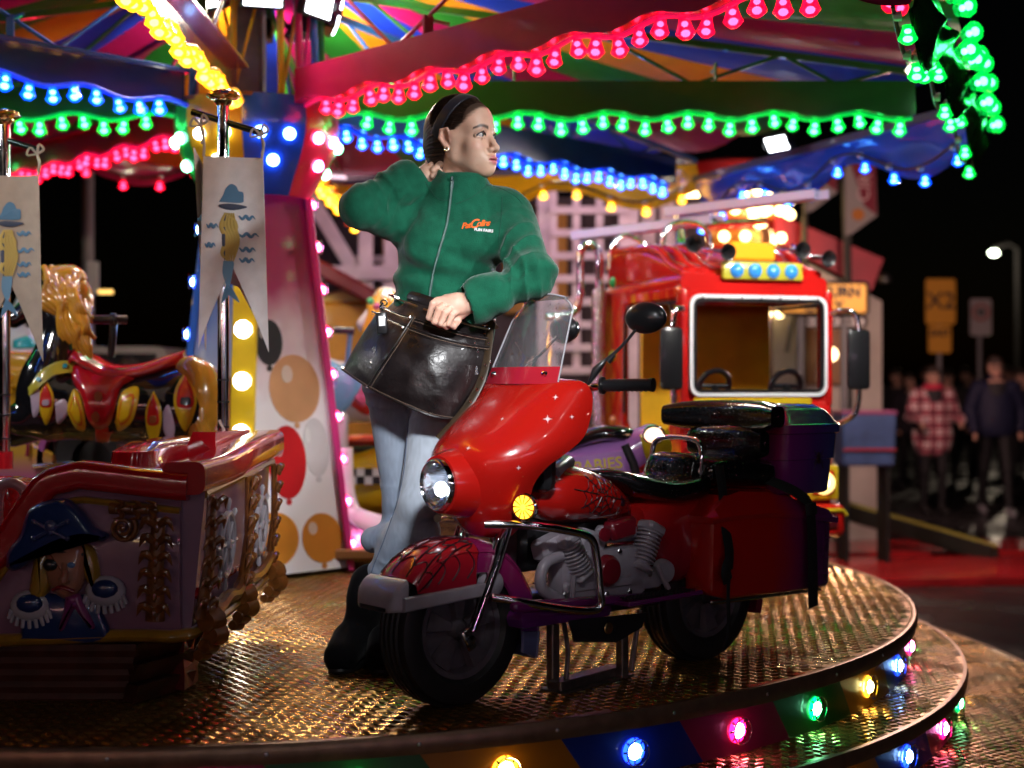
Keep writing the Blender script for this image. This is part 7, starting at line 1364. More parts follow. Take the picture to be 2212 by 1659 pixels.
def flap(u0, u1, v0, v1, lift, th, name, bul=.010, nu=44, nv=30, round_=0.0):
    b = B(); g1 = []; 
    for v in np.linspace(v0, v1, nv):
        r1 = []
        for u in np.linspace(u0, u1, nu):
            su = (u - u0) / (u1 - u0); sv = (v - v0) / (v1 - v0); vv = v
            if round_ and su > .84: k = ((su - .84) / .16); vv = v - (v1 - v0) * round_ * sv * (1 - math.sqrt(max(0, 1 - k * k)))
            p = pouch(u, vv); wob = .006 * noise(p[None] * A(1, 1, 1.4), 22)[0] + .0045 * abs(noise(p[None], 48)[0]); r1.append(pouch(u, vv, lift + bul * math.sin(math.pi * su) ** .6 * math.sin(math.pi * min(1, sv * .9)) ** .6 + wob * math.sin(math.pi * su) ** .3))
        g1.append(np.array(r1))
    b.loft([np.concatenate([r_, np.array([p + A(0, th, 0) for p in r_])[::-1]]) for r_ in g1]); return b.build(name, lea, pg, 60, world=True)
main = flap(0, 1, 0, 1, .004, .012, 'pouch_body', .018, round_=.08)
pk1 = flap(.01, .985, .20, .97, .016, .004, 'pocket', .016, round_=.08); pk2 = flap(.015, .98, .30, .985, .024, .004, 'pocket', .018, round_=.08)
stc = mat('stitch_thread', (.16, .11, .08), .7)
def line(u0, v0, u1, v1, lift, rad, m, name, n=40):
    b = B(); b.tube([pouch(u0 + (u1 - u0) * t, v0 + (v1 - v0) * t, lift + .018 * math.sin(math.pi * (u0 + (u1 - u0) * t)) ** .6 * math.sin(math.pi * min(1, (v0 + (v1 - v0) * t) * .9)) ** .6) for t in np.linspace(0, 1, n)], rad, 6); return b.build(name, m, pg, world=True)
line(.0, .215, .985, .215, .024, .002, lea, 'piping'); line(.0, .31, .985, .31, .034, .0024, lea, 'piping'); line(.01, .33, .98, .33, .032, .0008, stc, 'stitching'); line(.01, .235, .98, .235, .022, .0008, stc, 'stitching'); line(.36, .20, .24, .98, .034, .0022, lea, 'piping'); line(.375, .20, .255, .98, .034, .0008, stc, 'stitching')
line(.02, .985, .92, .985, .028, .0030, lea, 'piping'); line(.975, .25, .955, .9, .028, .0026, lea, 'piping'); line(.03, .965, .9, .965, .030, .0008, stc, 'stitching')
zipm = mat('brass_zip', (.55, .45, .30), .3, 1)
line(.10, .055, .34, .075, .022, .0028, zipm, 'pocket_zip'); line(.40, .085, .98, .12, .024, .0028, zipm, 'pocket_zip')
b = B(); p = pouch(.12, .055, .034); b.box(p, (.026, .006, .009), rotm('Y', .35), .002); b.tube([p, p + A(-.02, -.004, .006)], .003, 6); b.build('zip_slider', chrome, pg, world=True)
b = B(); p = pouch(.965, .125, .03); b.box(p, (.02, .006, .010), rotm('Y', .6), .002); b.build('zip_slider', chrome, pg, world=True)
for u, v in ((.335, .225), (.315, .335), (.235, .985), (.97, .34), (.975, .45)):
    b = B(); p = pouch(u, v, .034 + .018 * math.sin(math.pi * u) ** .6 * math.sin(math.pi * min(1, v * .9)) ** .6); b.lathe([(0, .003), (.003, .0026), (.0048, 0)], 12, p, frame((0, -1, .1))); b.build('rivet', chrome, pg, world=True)
# belt and hanging strap
b = B(); P = np.array([onj(W(px, py, 4), .006) for px, py in cr([(858, 632), (864, 640), (900, 650), (950, 664)], 12)]); b.tube(np.array([W(855, 634, 4.11), W(860, 640, 4.05)] + [pouch(u, .0, .004) + A(0, 0, .010) for u in np.linspace(.03, .97, 20)] + [W(1066, 700, 4.02), W(1070, 700, 4.10)]), .016, 10, flat=.25, up=(0, -1, 0)); b.build('belt', lea, pg, world=True)
b = B(); P = cr([W(1058, 694, 3.93), W(1056, 740, 3.90), W(1046, 800, 3.87), W(1026, 850, 3.85), W(992, 900, 3.835), W(948, 948, 3.82)], 40); b.tube(P, .013, 10, flat=.22, up=(-.5, -.85, 0)); strap = b.build('hanging_strap', mat('strap_leather', (.035, .022, .012), .4, var=.3, vscale=30), pg, world=True)
for t in (8, 14, 18, 22, 26):
    b = B(); b.tube([P[t] + A(math.cos(q) * .0032, -.006, math.sin(q) * .0032) for q in np.arange(12) / 12 * 2 * math.pi], .0009, 5, closed=True); b.build('eyelet', chrome, strap, world=True)
b = B(); c = W(1052, 712, 3.935); b.box(c, (.042, .008, .05), rotm('Y', .15), .004); b.build('belt_keeper', lea, pg, world=True); b = B(); b.tube([c + A(x_, -.007, z_) for x_, z_ in ((-.014, -.012), (.014, -.012), (.014, .012), (-.014, .012))], .0022, 6, closed=True); b.build('buckle', chrome, pg, world=True)
# key fob and boot charm, clipped on: own things
kf = thing('key_fob', 'black key fob with white label clipped on the left of the pouch', 'key fob', tuple(W(818, 735, 3.9)))
c = pouch(.16, .34, .052); b = B(); b.box(c + A(0, -.006, -.012), (.030, .012, .062), rotm('Y', -.06), .004, 2); b.build('fob', blackp, kf, world=True); b = B(); b.box(c + A(.001, -.0125, -.006), (.017, .001, .028), rotm('Y', -.06)); b.build('fob_label', mat('label_white', (.7, .7, .72), .4), kf, 0, world=True)
b = B(); b.tube([c + A(math.cos(q) * .009 + .006, -.004, .046 + math.sin(q) * .008) for q in np.arange(20) / 20 * 2 * math.pi], .0022, 6, closed=True); b.build('key_ring', blackp, kf, world=True); b = B(); b.tube(cr([c + A(.004, -.004, .045), c + A(-.003, -.007, .034), c + A(.001, -.006, .022)], 8), .0042, 8); b.build('clip', chrome, kf, world=True)
cm = thing('charm', 'small silver boot shaped charm hanging on a chain from the pouch zip', 'charm', tuple(W(1028, 800, 3.88)))
b = B(); P = cr([W(1025, 735, 3.885), W(1030, 760, 3.875), W(1026, 785, 3.87)], 9)
for k in range(8): b.tube([(P[k] + P[k + 1]) / 2 + A(math.cos(q) * .004 * (1 if k % 2 else .3), -.004 + math.sin(q) * .002 * (0 if k % 2 else 1), math.sin(q) * .0065) for q in np.arange(10) / 10 * 2 * math.pi], .0011, 5, closed=True)
b.build('chain', chrome, cm, world=True)
b = B(); b.prism(np.array([(-.004, .014), (.008, .014), (.010, -.002), (.012, -.012), (-.016, -.014), (-.017, -.006), (-.006, -.003)]), W(1025, 800, 3.868), (1, 0, 0), (0, 0, 1), .006, .0015); b.build('boot_charm', chrome, cm, world=True)
def sign_text(txt, size, m, pos, rot, parent, bold=0.0, space=1.0, name='lettering'):
    me = text_mesh(name, txt, size, m, 0, .0015, space, bold); p = Vector(pos) - parent.location if parent is not None else Vector(pos); return link(name, me, parent, p, rot)
sign_text('BABIES', .060, mat('letter_yellow', (.55, .42, .03), .4), W(1292, 1005, 5.15 - .0915), (math.radians(90), -.12, 0), sc_, .001)
# ================================================================ behind the carousel
def on(px, py_, Y, z): return A((px - 1106) / FPX * Y, Y, z)
wpaint = mat('white_timber', (.55, .45, .50), .55, var=.2, vscale=5, bump=.3, bscale=30); trw = wpaint
# white trellis fence panel
def trellis(label, px0, px1, py0, py1, Y, nx, ny, bw, post=True):
    t = thing('trellis', label, 'trellis', (W((px0 + px1) / 2, 800, Y)[0], Y, GZ)); a, c = W(px0, py0, Y), W(px1, py1, Y)
    for i in range(nx + 1): x = a[0] + (c[0] - a[0]) * i / nx; b = B(); b.box((x, Y, (a[2] + c[2]) / 2), (bw, .03, a[2] - c[2]), None, .004); b.build('upright_slat', trw, t, 0, world=True)
    for j in range(ny + 1): z = c[2] + (a[2] - c[2]) * j / ny; b = B(); b.box(((a[0] + c[0]) / 2, Y - .031, z), (c[0] - a[0] + bw, .03, bw), None, .004); b.build('cross_slat', trw, t, 0, world=True)
    for x in (a[0] - .06, c[0] + .06): b = B(); b.box((x, Y + .06, (a[2] + GZ) / 2), (.12, .12, a[2] - GZ), None, .006); b.build('post', trw, t, 0, world=True)
    return t
trellis('pink lit white trellis panel of open squares left of the fire engine', 1195, 1345, 405, 800, 10.5, 3, 8, .058)
trellis('narrow white trellis panel half hidden behind the woman’s arm', 770, 858, 560, 660, 11.0, 3, 3, .05)
# timber frame with a diagonal
tf = thing('timber_frame', 'white painted timber frame with a diagonal brace above the stall roof', 'frame', (W(740, 800, 10.8)[0], 10.8, GZ)); Yt = 10.8
for p, q_, nm in (((655, 395), (655, 700), 'post'), ((790, 400), (790, 760), 'post'), ((845, 420), (845, 760), 'post'), ((665, 420), (765, 585), 'diagonal_brace'), ((640, 590), (880, 590), 'rail'), ((640, 400), (900, 400), 'rail'), ((890, 420), (890, 800), 'post'), ((1400, 420), (1400, 800), 'post'), ((1440, 420), (1440, 560), 'post')):
    a, c = W(*p, Yt), W(*q_, Yt); d = c - a; b = B(); b.box((a + c) / 2 + A(0, -.045 if nm == 'rail' else (.05 if nm == 'diagonal_brace' else 0), 0), (.11, .05, np.linalg.norm(d)), frame(d, (0, 1, 0)), .005); b.build(nm, trw, tf, 0, world=True)
tl_ = thing('tube_lamp', 'long fluorescent tube lamp on the timber frame above the trellis', 'lamp', tuple(W(1000, 392, 10.4)))
b = B(); b.tube([W(735, 350, 10.2), W(925, 350, 10.2)], .022, 10); b.build('tube', glow('tube_white', (1, .85, .9), 5), tl_, world=True); b = B(); b.box((W(735, 338, 10.22) + W(925, 338, 10.22)) / 2, (.72, .06, .03), None, .005); b.build('reflector_tray', steel, tl_, 0, world=True)
for px in (760, 1000, 1260, 1420):
    l = bpy.data.lights.new('tube', 'POINT'); l.energy = 9; l.color = (1, .68, .80); l.shadow_soft_size = .3; lo = bpy.data.objects.new('tube_light', l); C.objects.link(lo); lo.parent = tl_; lo.location = Vector(W(px, 372, 9.6)) - tl_.location  # bare pink point lights run past the tube, added to light the trellis
# dark back wall of that ride with orange shutters
bw_ = thing('ride_wall', 'dark boarded wall behind the white timber frame', 'wall', (W(1000, 800, 11.6)[0], 11.6, GZ))
dkw = mat('dark_board', (.05, .035, .045), .7, var=.4, vscale=3)
for k in range(14): b = B(); b.box((W(620, 0, 11.6)[0] + .26 * k, 11.6, .9), (.252, .04, 3.0), None, .004); b.build('board', dkw, bw_, 0, world=True)
for px in (1130, 1180, 870): b = B(); b.box(W(px, 560, 11.5), (.34, .03, .9), None, .01); b.build('shutter', mat('shutter_amber', (.42, .20, .03), .5), bw_, 0, world=True)
# orange kiosk with red roof and lamps, left of the woman
ki = thing('kiosk', 'amber kiosk with dark red sloping roof and small lamps', 'kiosk', (W(720, 900, 9.3)[0], 9.3, GZ)); Yk = 9.3; amb = mat('kiosk_amber', (.50, .22, .02), .45, coat=.3, var=.2, vscale=4)
b = B(); b.box(W(730, 880, Yk + .5), (1.3, .1, 1.25), None, .02); b.build('back_wall', amb, ki, 30, world=True)
a, c = W(600, 545, Yk - .2), W(860, 690, Yk - .2); d = c - a; b = B(); b.box((a + c) / 2 + A(0, .3, .05), (np.linalg.norm(d), 1.1, .10), rotm('Y', -math.atan2(d[2], d[0])), .02); b.build('roof', mat('roof_red', (.16, .008, .02), .4, coat=.3), ki, 30, world=True)
b = B(); b.lathe([(0, .01), (.28, .008), (.30, -.02)], 28, W(742, 720, Yk + .3), frame((0, -1, 0))); b.build('arch_panel', mat('kiosk_cream', (.7, .55, .35), .4), ki, 30, world=True)
for px, py in ((672, 668), (692, 664), (672, 690), (692, 688), (728, 672), (733, 695), (748, 690), (655, 690)): b = B(); b.ball(W(px, py, Yk + .2), .034, 12); b.build('lamp', glow('kiosk_lamp', (1, .75, .25), 7), ki, 60, world=True)
b = B(); b.lathe([(.10, 0), (.16, .02), (.17, .05), (.10, .06)], 24, W(690, 760, Yk), rotm('X', 1.4)); b.build('wheel_ornament', amb, ki, 40, world=True)
b = B(); b.box(W(725, 800, Yk), (.7, .5, .9), None, .03); b.build('counter', amb, ki, 30, world=True)
# white van body and grey post at far left, man in black
vn = thing('van', 'grey white van parked in the dark behind the carousel horse', 'van', (W(265, 900, 9.6)[0], 10.2, GZ))
b = B(); P = rr(.34, .55, .08); b.loft([np.stack([W(255, 0, 9.6)[0] + P[:, 0], np.full(len(P), y), .55 + P[:, 1]], 1) for y in (9.6, 11.5)]); b.build('van_body', mat('van_white', (.30, .28, .28), .4, coat=.4), vn, 40, world=True)
b = B(); b.box((W(255, 0, 9.6)[0], 9.585, .88), (.54, .02, .34), None, .01); b.build('window', mat('van_window', (.02, .02, .025), .08, coat=1), vn, 30, world=True)
for x in (-.30, .30): b = B(); b.box((W(255, 0, 9.6)[0] + x, 9.57, .60), (.04, .03, .12), None, .008); b.build('tail_lamp', mat('tail_red', (.3, .01, .01), .2), vn, 30, world=True)
for x in (-.25, .25): b = B(); b.lathe([(.1, -.09), (.28, -.09), (.3, 0), (.28, .09), (.1, .09)], 24, (W(255, 0, 9.6)[0] + x, 10.1, GZ + .3), frame((1, 0, 0))); b.build('wheel', rubber, vn, 40, world=True)
lm = B(); lm.box(W(228, 630, 9.5), (.10, .03, .03), None, .005); lm.build('roof_lamp', glow('van_lamp', (1, .6, .15), 1.2), vn, 30, world=True)
gp = thing('lamp_post', 'thin grey post standing in the dark at the far left', 'post', (W(190, 900, 10.2)[0], 10.2, GZ)); b = B(); b.tube([(W(190, 0, 10.2)[0], 10.2, GZ), (W(190, 0, 10.2)[0], 10.2, 2.6)], .045, 12); b.build('pole', mat('post_grey', (.14, .13, .13), .6), gp, world=True); b = B(); b.box((W(190, 0, 10.2)[0], 10.15, GZ + .1), (.16, .16, .2), None, .01); b.build('pole_foot', mat('post_grey', (.14, .13, .13), .6), gp, world=True)
b = B(); b.box(W(200, 600, 10.1), (.09, .02, .24), None, .004); b.build('notice', mat('notice_white', (.4, .4, .4), .6), gp, 30, world=True)
# ================================================================ people
def figure(label, px, Y, hgt, face, coat, trousers, hairc, stride=.18, scarf=None, coatlen=.52, group=None, armbend=0, shoes=(.02, .02, .02), res=.016):
    gx = (px - 1106) / FPX * Y; t = thing('person', label, 'person', (gx, Y, GZ), face, group); s = hgt / 1.7
    V = lambda x, y, z: A(x, y, z) * s
    hip, sh_, head = .93, 1.40, 1.585
    sk_ = [ell(V(0, 0, head), np.array((.078, .095, .112)) * s, .02), ell(V(0, -.06, head - .04), np.array((.055, .045, .07)) * s, .02), cone(V(0, 0, 1.36), V(0, -.01, 1.52), .055 * s, .05 * s, .02), ell(V(0, -.105, head - .02), np.array((.016, .018, .022)) * s, .012),
           cone(V(0, 0, .95), V(0, 0, 1.36), .11 * s, .13 * s, .04)]
    fl_ = []
    for sg in (-1, 1):
        kx, ky = sg * .09, -sg * stride * .5; sk_ += [cone(V(sg * .09, 0, hip), V(kx, ky - .03, .5), .085 * s, .06 * s, .03), cone(V(kx, ky - .03, .5), V(sg * .085, -sg * stride, .09), .055 * s, .04 * s, .02), cone(V(sg * .085, -sg * stride, .055), V(sg * .09, -sg * stride - .14, .04), .045 * s, .038 * s, .02)]
        el = V(sg * (.27), sg * .06 - .02, 1.12); hn = V(sg * .26, sg * .1 - .10 - armbend, .90 + armbend * .9); sk_ += [cone(V(sg * .19, 0, 1.37), el, .05 * s, .042 * s, .03), cone(el, hn, .04 * s, .03 * s, .02), ell(hn + V(0, -.02, -.05 + armbend * .1), np.array((.022, .035, .05)) * s, .02)]
    Vb, Fb = sdf(sk_, res * .7); z = Vb[:, 2] / s; col = np.tile(A(.52, .30, .22), (len(Vb), 1)); col[(z < 1.43) & (np.abs(Vb[:, 0]) < .2 * s)] = (.02, .02, .025); col[z < .95] = trousers; col[z < .10] = shoes
    hm = ((Vb[:, 2] / s > head + .035) | (Vb[:, 1] / s > .02)) & (z > 1.45); col[hm] = hairc
    em = (np.abs(z - head - .002) < .012) & (np.abs(np.abs(Vb[:, 0] / s) - .032) < .016) & (Vb[:, 1] < -.06 * s); col[em] = (.05, .03, .03); col[(np.abs(z - head + .07) < .008) & (np.abs(Vb[:, 0]) < .025 * s) & (Vb[:, 1] < -.06 * s)] = (.35, .1, .1)
    hand_ = (z < 1.0) & (z > .78) & (np.abs(Vb[:, 0] / s) > .20); col[hand_] = (.5, .28, .2)
    link('body', sdf_mesh('body', (Vb, Fb), mat('figure_skin', (.5, .3, .2), .7, attr='col'), col), t)
    cp_ = [ell(V(0, .01, 1.20), np.array((.20, .145, .26)) * s, .05), cone(V(-.15, 0, 1.37), V(.15, 0, 1.37), .075 * s, .075 * s, .05), ell(V(0, .01, 1.36 - coatlen * .75), np.array((.23, .17, .30)) * s, .06), cone(V(0, 0, 1.40), V(0, 0, 1.47), .095 * s, .085 * s, .03)]
    for sg in (-1, 1):
        el = V(sg * .28, sg * .06 - .02, 1.12); hn = V(sg * .265, sg * .1 - .10 - armbend, .93 + armbend * .9); cp_ += [cone(V(sg * .185, 0, 1.37), el, .08 * s, .07 * s, .04), cone(el, hn, .068 * s, .058 * s, .03)]
    zc = (1.40 - coatlen - .1) * s
    V2, F2 = sdf(cp_, res, lambda D, X, Y_, Z: np.maximum(D, zc - Z + 0 * X + .0 * Y_)); V2 = V2 + (noise(V2, 9)[:, None] * .012 * s); link('coat', sdf_mesh('coat', (V2, F2), coat), t)
    V3, F3 = sdf([ell(V(0, .015, head + .025), np.array((.088, .102, .105)) * s, .02)], .012, lambda D, X, Y_, Z: np.maximum(D, -(Z - (head + .03) * s - (-Y_ - .0) * .5 + 0 * X))); link('hair', sdf_mesh('hair', (V3, F3), mat('hair_%d' % int(hairc[0] * 1000), hairc, .6)), t)
    if scarf: b = B(); b.tube([V(.085 * math.cos(a_), .085 * math.sin(a_) - .01, 1.46) for a_ in np.arange(18) / 18 * 6.283], .035 * s, 8, closed=True); b.build('scarf', mat('scarf_rose', scarf, .8), t)
    return t
def plaid():
    m = mat('plaid_wool', (.4, .12, .15), .9, sheen=.3); t = m.node_tree; L = t.links.new; bs = t.nodes['Principled BSDF']; tc = t.nodes.new('ShaderNodeTexCoord'); sx = t.nodes.new('ShaderNodeSeparateXYZ'); L(tc.outputs['Object'], sx.inputs[0]); outs = []
    for ax, fr, ph in ((0, 7.5, .1), (2, 7.0, .3), (0, 22, .2), (2, 20, .5)):
        a = t.nodes.new('ShaderNodeMath'); a.operation = 'MULTIPLY_ADD'; a.inputs[1].default_value = fr; a.inputs[2].default_value = ph; L(sx.outputs[ax], a.inputs[0]); f = t.nodes.new('ShaderNodeMath'); f.operation = 'FRACT'; L(a.outputs[0], f.inputs[0]); g_ = t.nodes.new('ShaderNodeMath'); g_.operation = 'GREATER_THAN'; g_.inputs[1].default_value = .55 if fr < 10 else .8; L(f.outputs[0], g_.inputs[0]); outs.append(g_.outputs[0])
    def mixn(fac, a, b): x = t.nodes.new('ShaderNodeMix'); x.data_type = 'RGBA'; L(fac, x.inputs[0]); (L(a, x.inputs[6]) if not isinstance(a, tuple) else setattr(x.inputs[6], 'default_value', a)); (L(b, x.inputs[7]) if not isinstance(b, tuple) else setattr(x.inputs[7], 'default_value', b)); return x.outputs[2]
    r1 = mixn(outs[0], (.52, .14, .18, 1), (.14, .025, .045, 1)); r2 = mixn(outs[0], (.85, .66, .66, 1), (.52, .16, .19, 1)); r = mixn(outs[1], r1, r2); r = mixn(outs[2], r, (.10, .03, .04, 1)); r = mixn(outs[3], r, (.12, .03, .05, 1)); L(r, bs.inputs['Base Color']); return m
figure('woman in a pink and white plaid coat with rose scarf walking on wet asphalt', 2015, 15.6, 1.66, .05, plaid(), (.008, .008, .01), (.03, .02, .015), .06, (.6, .03, .08), .62, armbend=.18)
figure('man with glasses in a navy blue jacket walking beside the plaid coat', 2150, 15.4, 1.76, -.1, mat('navy_coat', (.006, .008, .035), .7), (.006, .006, .008), (.05, .035, .03), .24, None, .45, shoes=(.2, .2, .22))
gl = [o for o in C.objects if o.get('label', '').startswith('man with glasses')][0]; b = B(); s_ = 1.76 / 1.7
for sg in (-1, 1): b.tube([A(sg * .034 + .024 * math.cos(a_), -.105, 1.59 + .017 * math.sin(a_)) * s_ for a_ in np.arange(14) / 14 * 6.283], .004, 6, closed=True)
b.tube([A(-.01, -.108, 1.592) * s_, A(.01, -.108, 1.592) * s_], .004, 6); b.build('glasses', blackp, gl)
figure('dark haired man in black seen from behind near the van', 278, 8.9, 1.62, math.pi, mat('black_coat', (.008, .007, .010), .75), (.01, .01, .012), (.02, .012, .01), .05, None, .5)
for k, (px, Y, h) in enumerate(((1935, 20.5, 1.68), (1965, 19.0, 1.60), (2000, 22, 1.72), (2048, 18.6, 1.66), (2085, 21, 1.7), (2112, 19.5, 1.62), (2190, 20.8, 1.7), (2205, 18.2, 1.66), (2175, 23, 1.75))):
    figure('dim figure in dark clothes in the crowd behind the plaid coat', px, Y, h, random.uniform(-.6, .6), mat('crowd_coat_%d' % (k % 3), ((.01, .01, .012), (.015, .012, .02), (.012, .016, .02))[k % 3], .8), (.01, .01, .012), (.03, .02, .015), .12, None, .5, 'people in the dark crowd', res=.028)
# ================================================================ tower ride with warm bulbs behind the fire engine
tw = thing('bulb_tower', 'red tiered fairground tower covered in warm white bulbs', 'tower', (W(1570, 800, 13.0)[0], 13.0, GZ)); Yw = 13.0; cx = W(1580, 0, Yw)[0]; tred = mat('tower_red', (.35, .01, .012), .35, coat=.5)
b = B(); b.lathe([(.42, GZ), (.42, 2.6), (.50, 2.62), (.50, 2.86), (.40, 2.9), (0, 2.95)], 28, (cx, Yw, 0)); b.build('core_drum', tred, tw, 40, world=True)
wb = glow('warm_bulb', (1, .72, .30), 9); bm_ = B(); bm_.ball((0, 0, 0), .042, 10, n=7); wbm = bm_.mesh('bulb', wb)
def tier(z, r, n, rows, h):
    b = B(); b.lathe([(r - .06, z + h), (r, z + h), (r + .03, z + h * .5), (r, z), (r - .06, z)], 32, (cx, Yw, 0)); tt = b.build('tier', mat('tier_gold', (.42, .16, .03), .4, coat=.4), tw, 40, world=True)
    for j in range(rows):
        for k in range(n):
            q_ = math.pi + math.pi * (k + .5 * (j % 2)) / n + .05; link('bulb', wbm, tt, Vector((cx + (r + .04) * math.cos(q_), Yw + (r + .04) * math.sin(q_), z + h * (j + .5) / rows)) - tw.location)
tier(2.34, .50, 11, 2, .28); tier(1.86, .46, 9, 1, .10); tier(1.42, .50, 11, 3, .36); tier(2.10, .56, 10, 1, .12)
b = B(); b.tube([A(W(1500, 0, 12.6)[0] + .17 * math.cos(t), 12.5, W(0, 445, 12.6)[2] + .2 * math.sin(t)) for t in np.linspace(0, math.pi, 16)], .07, 10); arch_ = b.build('arch', mat('arch_purple', (.12, .01, .06), .4), tw, 50, world=True)
for t in np.linspace(.2, 2.9, 6): link('bulb', wbm, arch_, Vector((W(1500, 0, 12.4)[0] + .10 * math.cos(t), 12.42, W(0, 442, 12.4)[2] + .12 * math.sin(t))) - tw.location)
b = B(); b.tube(cr([W(1650, 490, 12.3), W(1655, 520, 12.3), W(1640, 548, 12.3)], 10), .05, 8); sl_ = b.build('sparkle_bar', mat('tier_gold', (.4, .2, .05), .4), tw, 50, world=True)
for k in range(16): link('bulb', wbm, sl_, Vector(W(1632 + random.uniform(-8, 34), 410 + k * 11.5, 12.35)) - tw.location)
# stall with red fascia, banners, road signs
stl = thing('stall', 'white stall wall with a wide red sloping fascia', 'stall', (W(1790, 900, 12.5)[0], 12.6, GZ)); Ys = 12.6; stw = mat('stall_white', (.42, .38, .36), .6, var=.25, vscale=2)
b = B(); a = [W(1670, 530, Ys), W(1905, 650, Ys), W(1905, 905, Ys) * A(1, 1, 0) + A(0, 0, GZ), W(1670, 905, Ys) * A(1, 1, 0) + A(0, 0, GZ)]; b.loft([np.array(a), np.array(a) + A(0, 1.5, 0)]); b.build('wall', stw, stl, 0, world=True)
b = B(); a = [W(1672, 462, Ys), W(1905, 560, Ys), W(1880, 628, Ys), W(1672, 520, Ys)]; b.loft([np.array(a) - A(0, .06, 0), np.array(a) - A(0, .01, 0)]); b.build('fascia', mat('fascia_red', (.34, .02, .045), .5, var=.2, vscale=3), stl, 0, world=True)
for px, px2 in ((1738, 1733), (1832, 1836)): b = B(); b.tube([W(px, 470, Ys - .15), W(px2, 900, Ys - .15)], .028, 8); b.build('prop_pole', mat('prop_dark', (.03, .03, .03), .5), stl, world=True)
b = B(); b.tube([W(1738, 560, Ys - .18), W(1700, 760, Ys - .18)], .02, 8); b.build('guy_brace', mat('prop_dark', (.03, .03, .03), .5), stl, world=True)
l = bpy.data.lights.new('stall_lamp', 'POINT'); l.energy = 130; l.color = (1, .62, .5); l.shadow_soft_size = .1; lo = bpy.data.objects.new('stall_light', l); C.objects.link(lo); lo.parent = stl; lo.location = Vector(W(2050, 500, 9.6)) - stl.location  # bare point light added in front to light signs and stall, no fixture
b = B(); b.ball(W(1795, 765, Ys - .4), .06, 14); b.build('wall_lamp', glow('stall_lamp', (1, .7, .35), 5), stl, 60, world=True)
b = B(); b.box(W(1780, 770, Ys - .06), (.42, .03, .5), None, .01); b.build('serving_hatch', mat('hatch_brown', (.2, .09, .04), .5), stl, 0, world=True)
b = B(); b.lathe([(0, -.05), (.05, -.04), (.06, 0), (.03, .04), (0, .045)], 14, W(1912, 600, 12.4)); b.build('corner_lamp', blackp, stl, 60, world=True)  # dark housing and its spot are added to light the walking people
l = bpy.data.lights.new('corner', 'SPOT'); l.energy = 130; l.spot_size = math.radians(80); l.spot_blend = .6; l.color = (1, .55, .5); l.shadow_soft_size = .1; lo = bpy.data.objects.new('corner_light', l); C.objects.link(lo); lo.parent = stl; lo.location = Vector(W(1916, 598, 12.62)) - stl.location; lo.rotation_euler = Vector((1.3, 3.0, -1.3)).to_track_quat('-Z', 'Y').to_euler()
fw, frd = mat('flag_white', (.22, .2, .2), .8), mat('flag_red', (.14, .01, .025), .8)
for nm_, lab, px, top, bot in (('feather_flag', 'shorter red and white feather flag above the stall', 1775, 330, 455), ('feather_flag', 'taller red and white feather flag with pale letters beside the dark sky', 1860, 330, 505)):
    t = thing(nm_, lab, 'flag', tuple(W(px, bot + 60, 12.3)), 0, 'feather flags by the stall'); Yf = 12.3; w_ = 34
    o = [(px - w_, top), (px + w_ - 4, top), (px + w_, bot - 40), (px - w_ + 14, bot), (px - w_, bot + 4)]; P = np.array([W(x, y, Yf) for x, y in o]); b = B(); b.loft([P, P + A(0, .012, 0)]); b.build('cloth', fw, t, 0, world=True)
    o = [(px - w_ + 4, top), (px + w_ - 4, top), (px + w_ - 1, bot - 42), (px + w_ - 26, bot - 60)]; P = np.array([W(x, y, Yf - .012) for x, y in o]); b = B(); b.loft([P, P + A(0, .008, 0)]); b.build('red_field', frd, t, 0, world=True)
    b = B(); b.lathe([(0, .01), (.05, .008), (.055, 0)], 16, W(px - 6, bot - 42, Yf - .012), frame((0, -1, 0))); b.build('printed_emblem', mat('flag_orange', (.35, .12, .02), .8), t, 30, world=True)
    b = B(); b.tube([W(px - w_ - 4, top, Yf + .02), W(px - w_ + 2, 640, Yf + .02)], .018, 8); b.build('flag_pole', mat('prop_dark', (.03, .03, .03), .5), t, world=True)
    if bot > 500: sign_text('CIR', .16, mat('flag_letters', (.45, .3, .32), .8), W(px + 8, 405, Yf - .02), (math.radians(90), math.radians(-84), 0), t)
def road_sign(label, px0, px1, py0, py1, Y, col, lines, size, lc, cat='road sign', border=True, posts=2):
    t = thing('road_sign', label, cat, (W((px0 + px1) / 2, 0, Y)[0], Y, GZ)); a, c = W(px0, py0, Y), W(px1, py1, Y); b = B(); P = rr((c[0] - a[0]) / 2, (a[2] - c[2]) / 2, .03); P = np.stack([(a[0] + c[0]) / 2 + P[:, 0], np.full(len(P), Y), (a[2] + c[2]) / 2 + P[:, 1]], 1); b.loft([P, P + A(0, .02, 0)]); b.build('panel', col, t, 30, world=True)
    if border: b = B(); q_ = P.copy(); m_ = q_.mean(0); b.tube(m_ + (q_ - m_) * A(1.0, 1, 1.0) - A(0, .004, 0), .014, 6, closed=True); b.build('border', lc, t, world=True)
    for k, l in enumerate(lines): sign_text(l, size, lc, ((a[0] + c[0]) / 2, Y - .012, a[2] - (a[2] - c[2]) * (k + .5) / len(lines) * .92 - .02), (math.radians(90), 0, 0), t, .004)
    for k in range(posts): x = a[0] + (c[0] - a[0]) * ((.25, .75)[k] if posts == 2 else .5); b = B(); b.tube([(x, Y + .05, GZ), (x, Y + .05, c[2] + .05)], .03, 8); b.build('post', mat('sign_post', (.12, .12, .13), .5), t, world=True)
    return t
sy = mat('sign_yellow', (.72, .38, .02), .5, coat=.1); sb = mat('sign_black', (.012, .01, .01), .6); sw = mat('sign_white', (.5, .48, .5), .5)
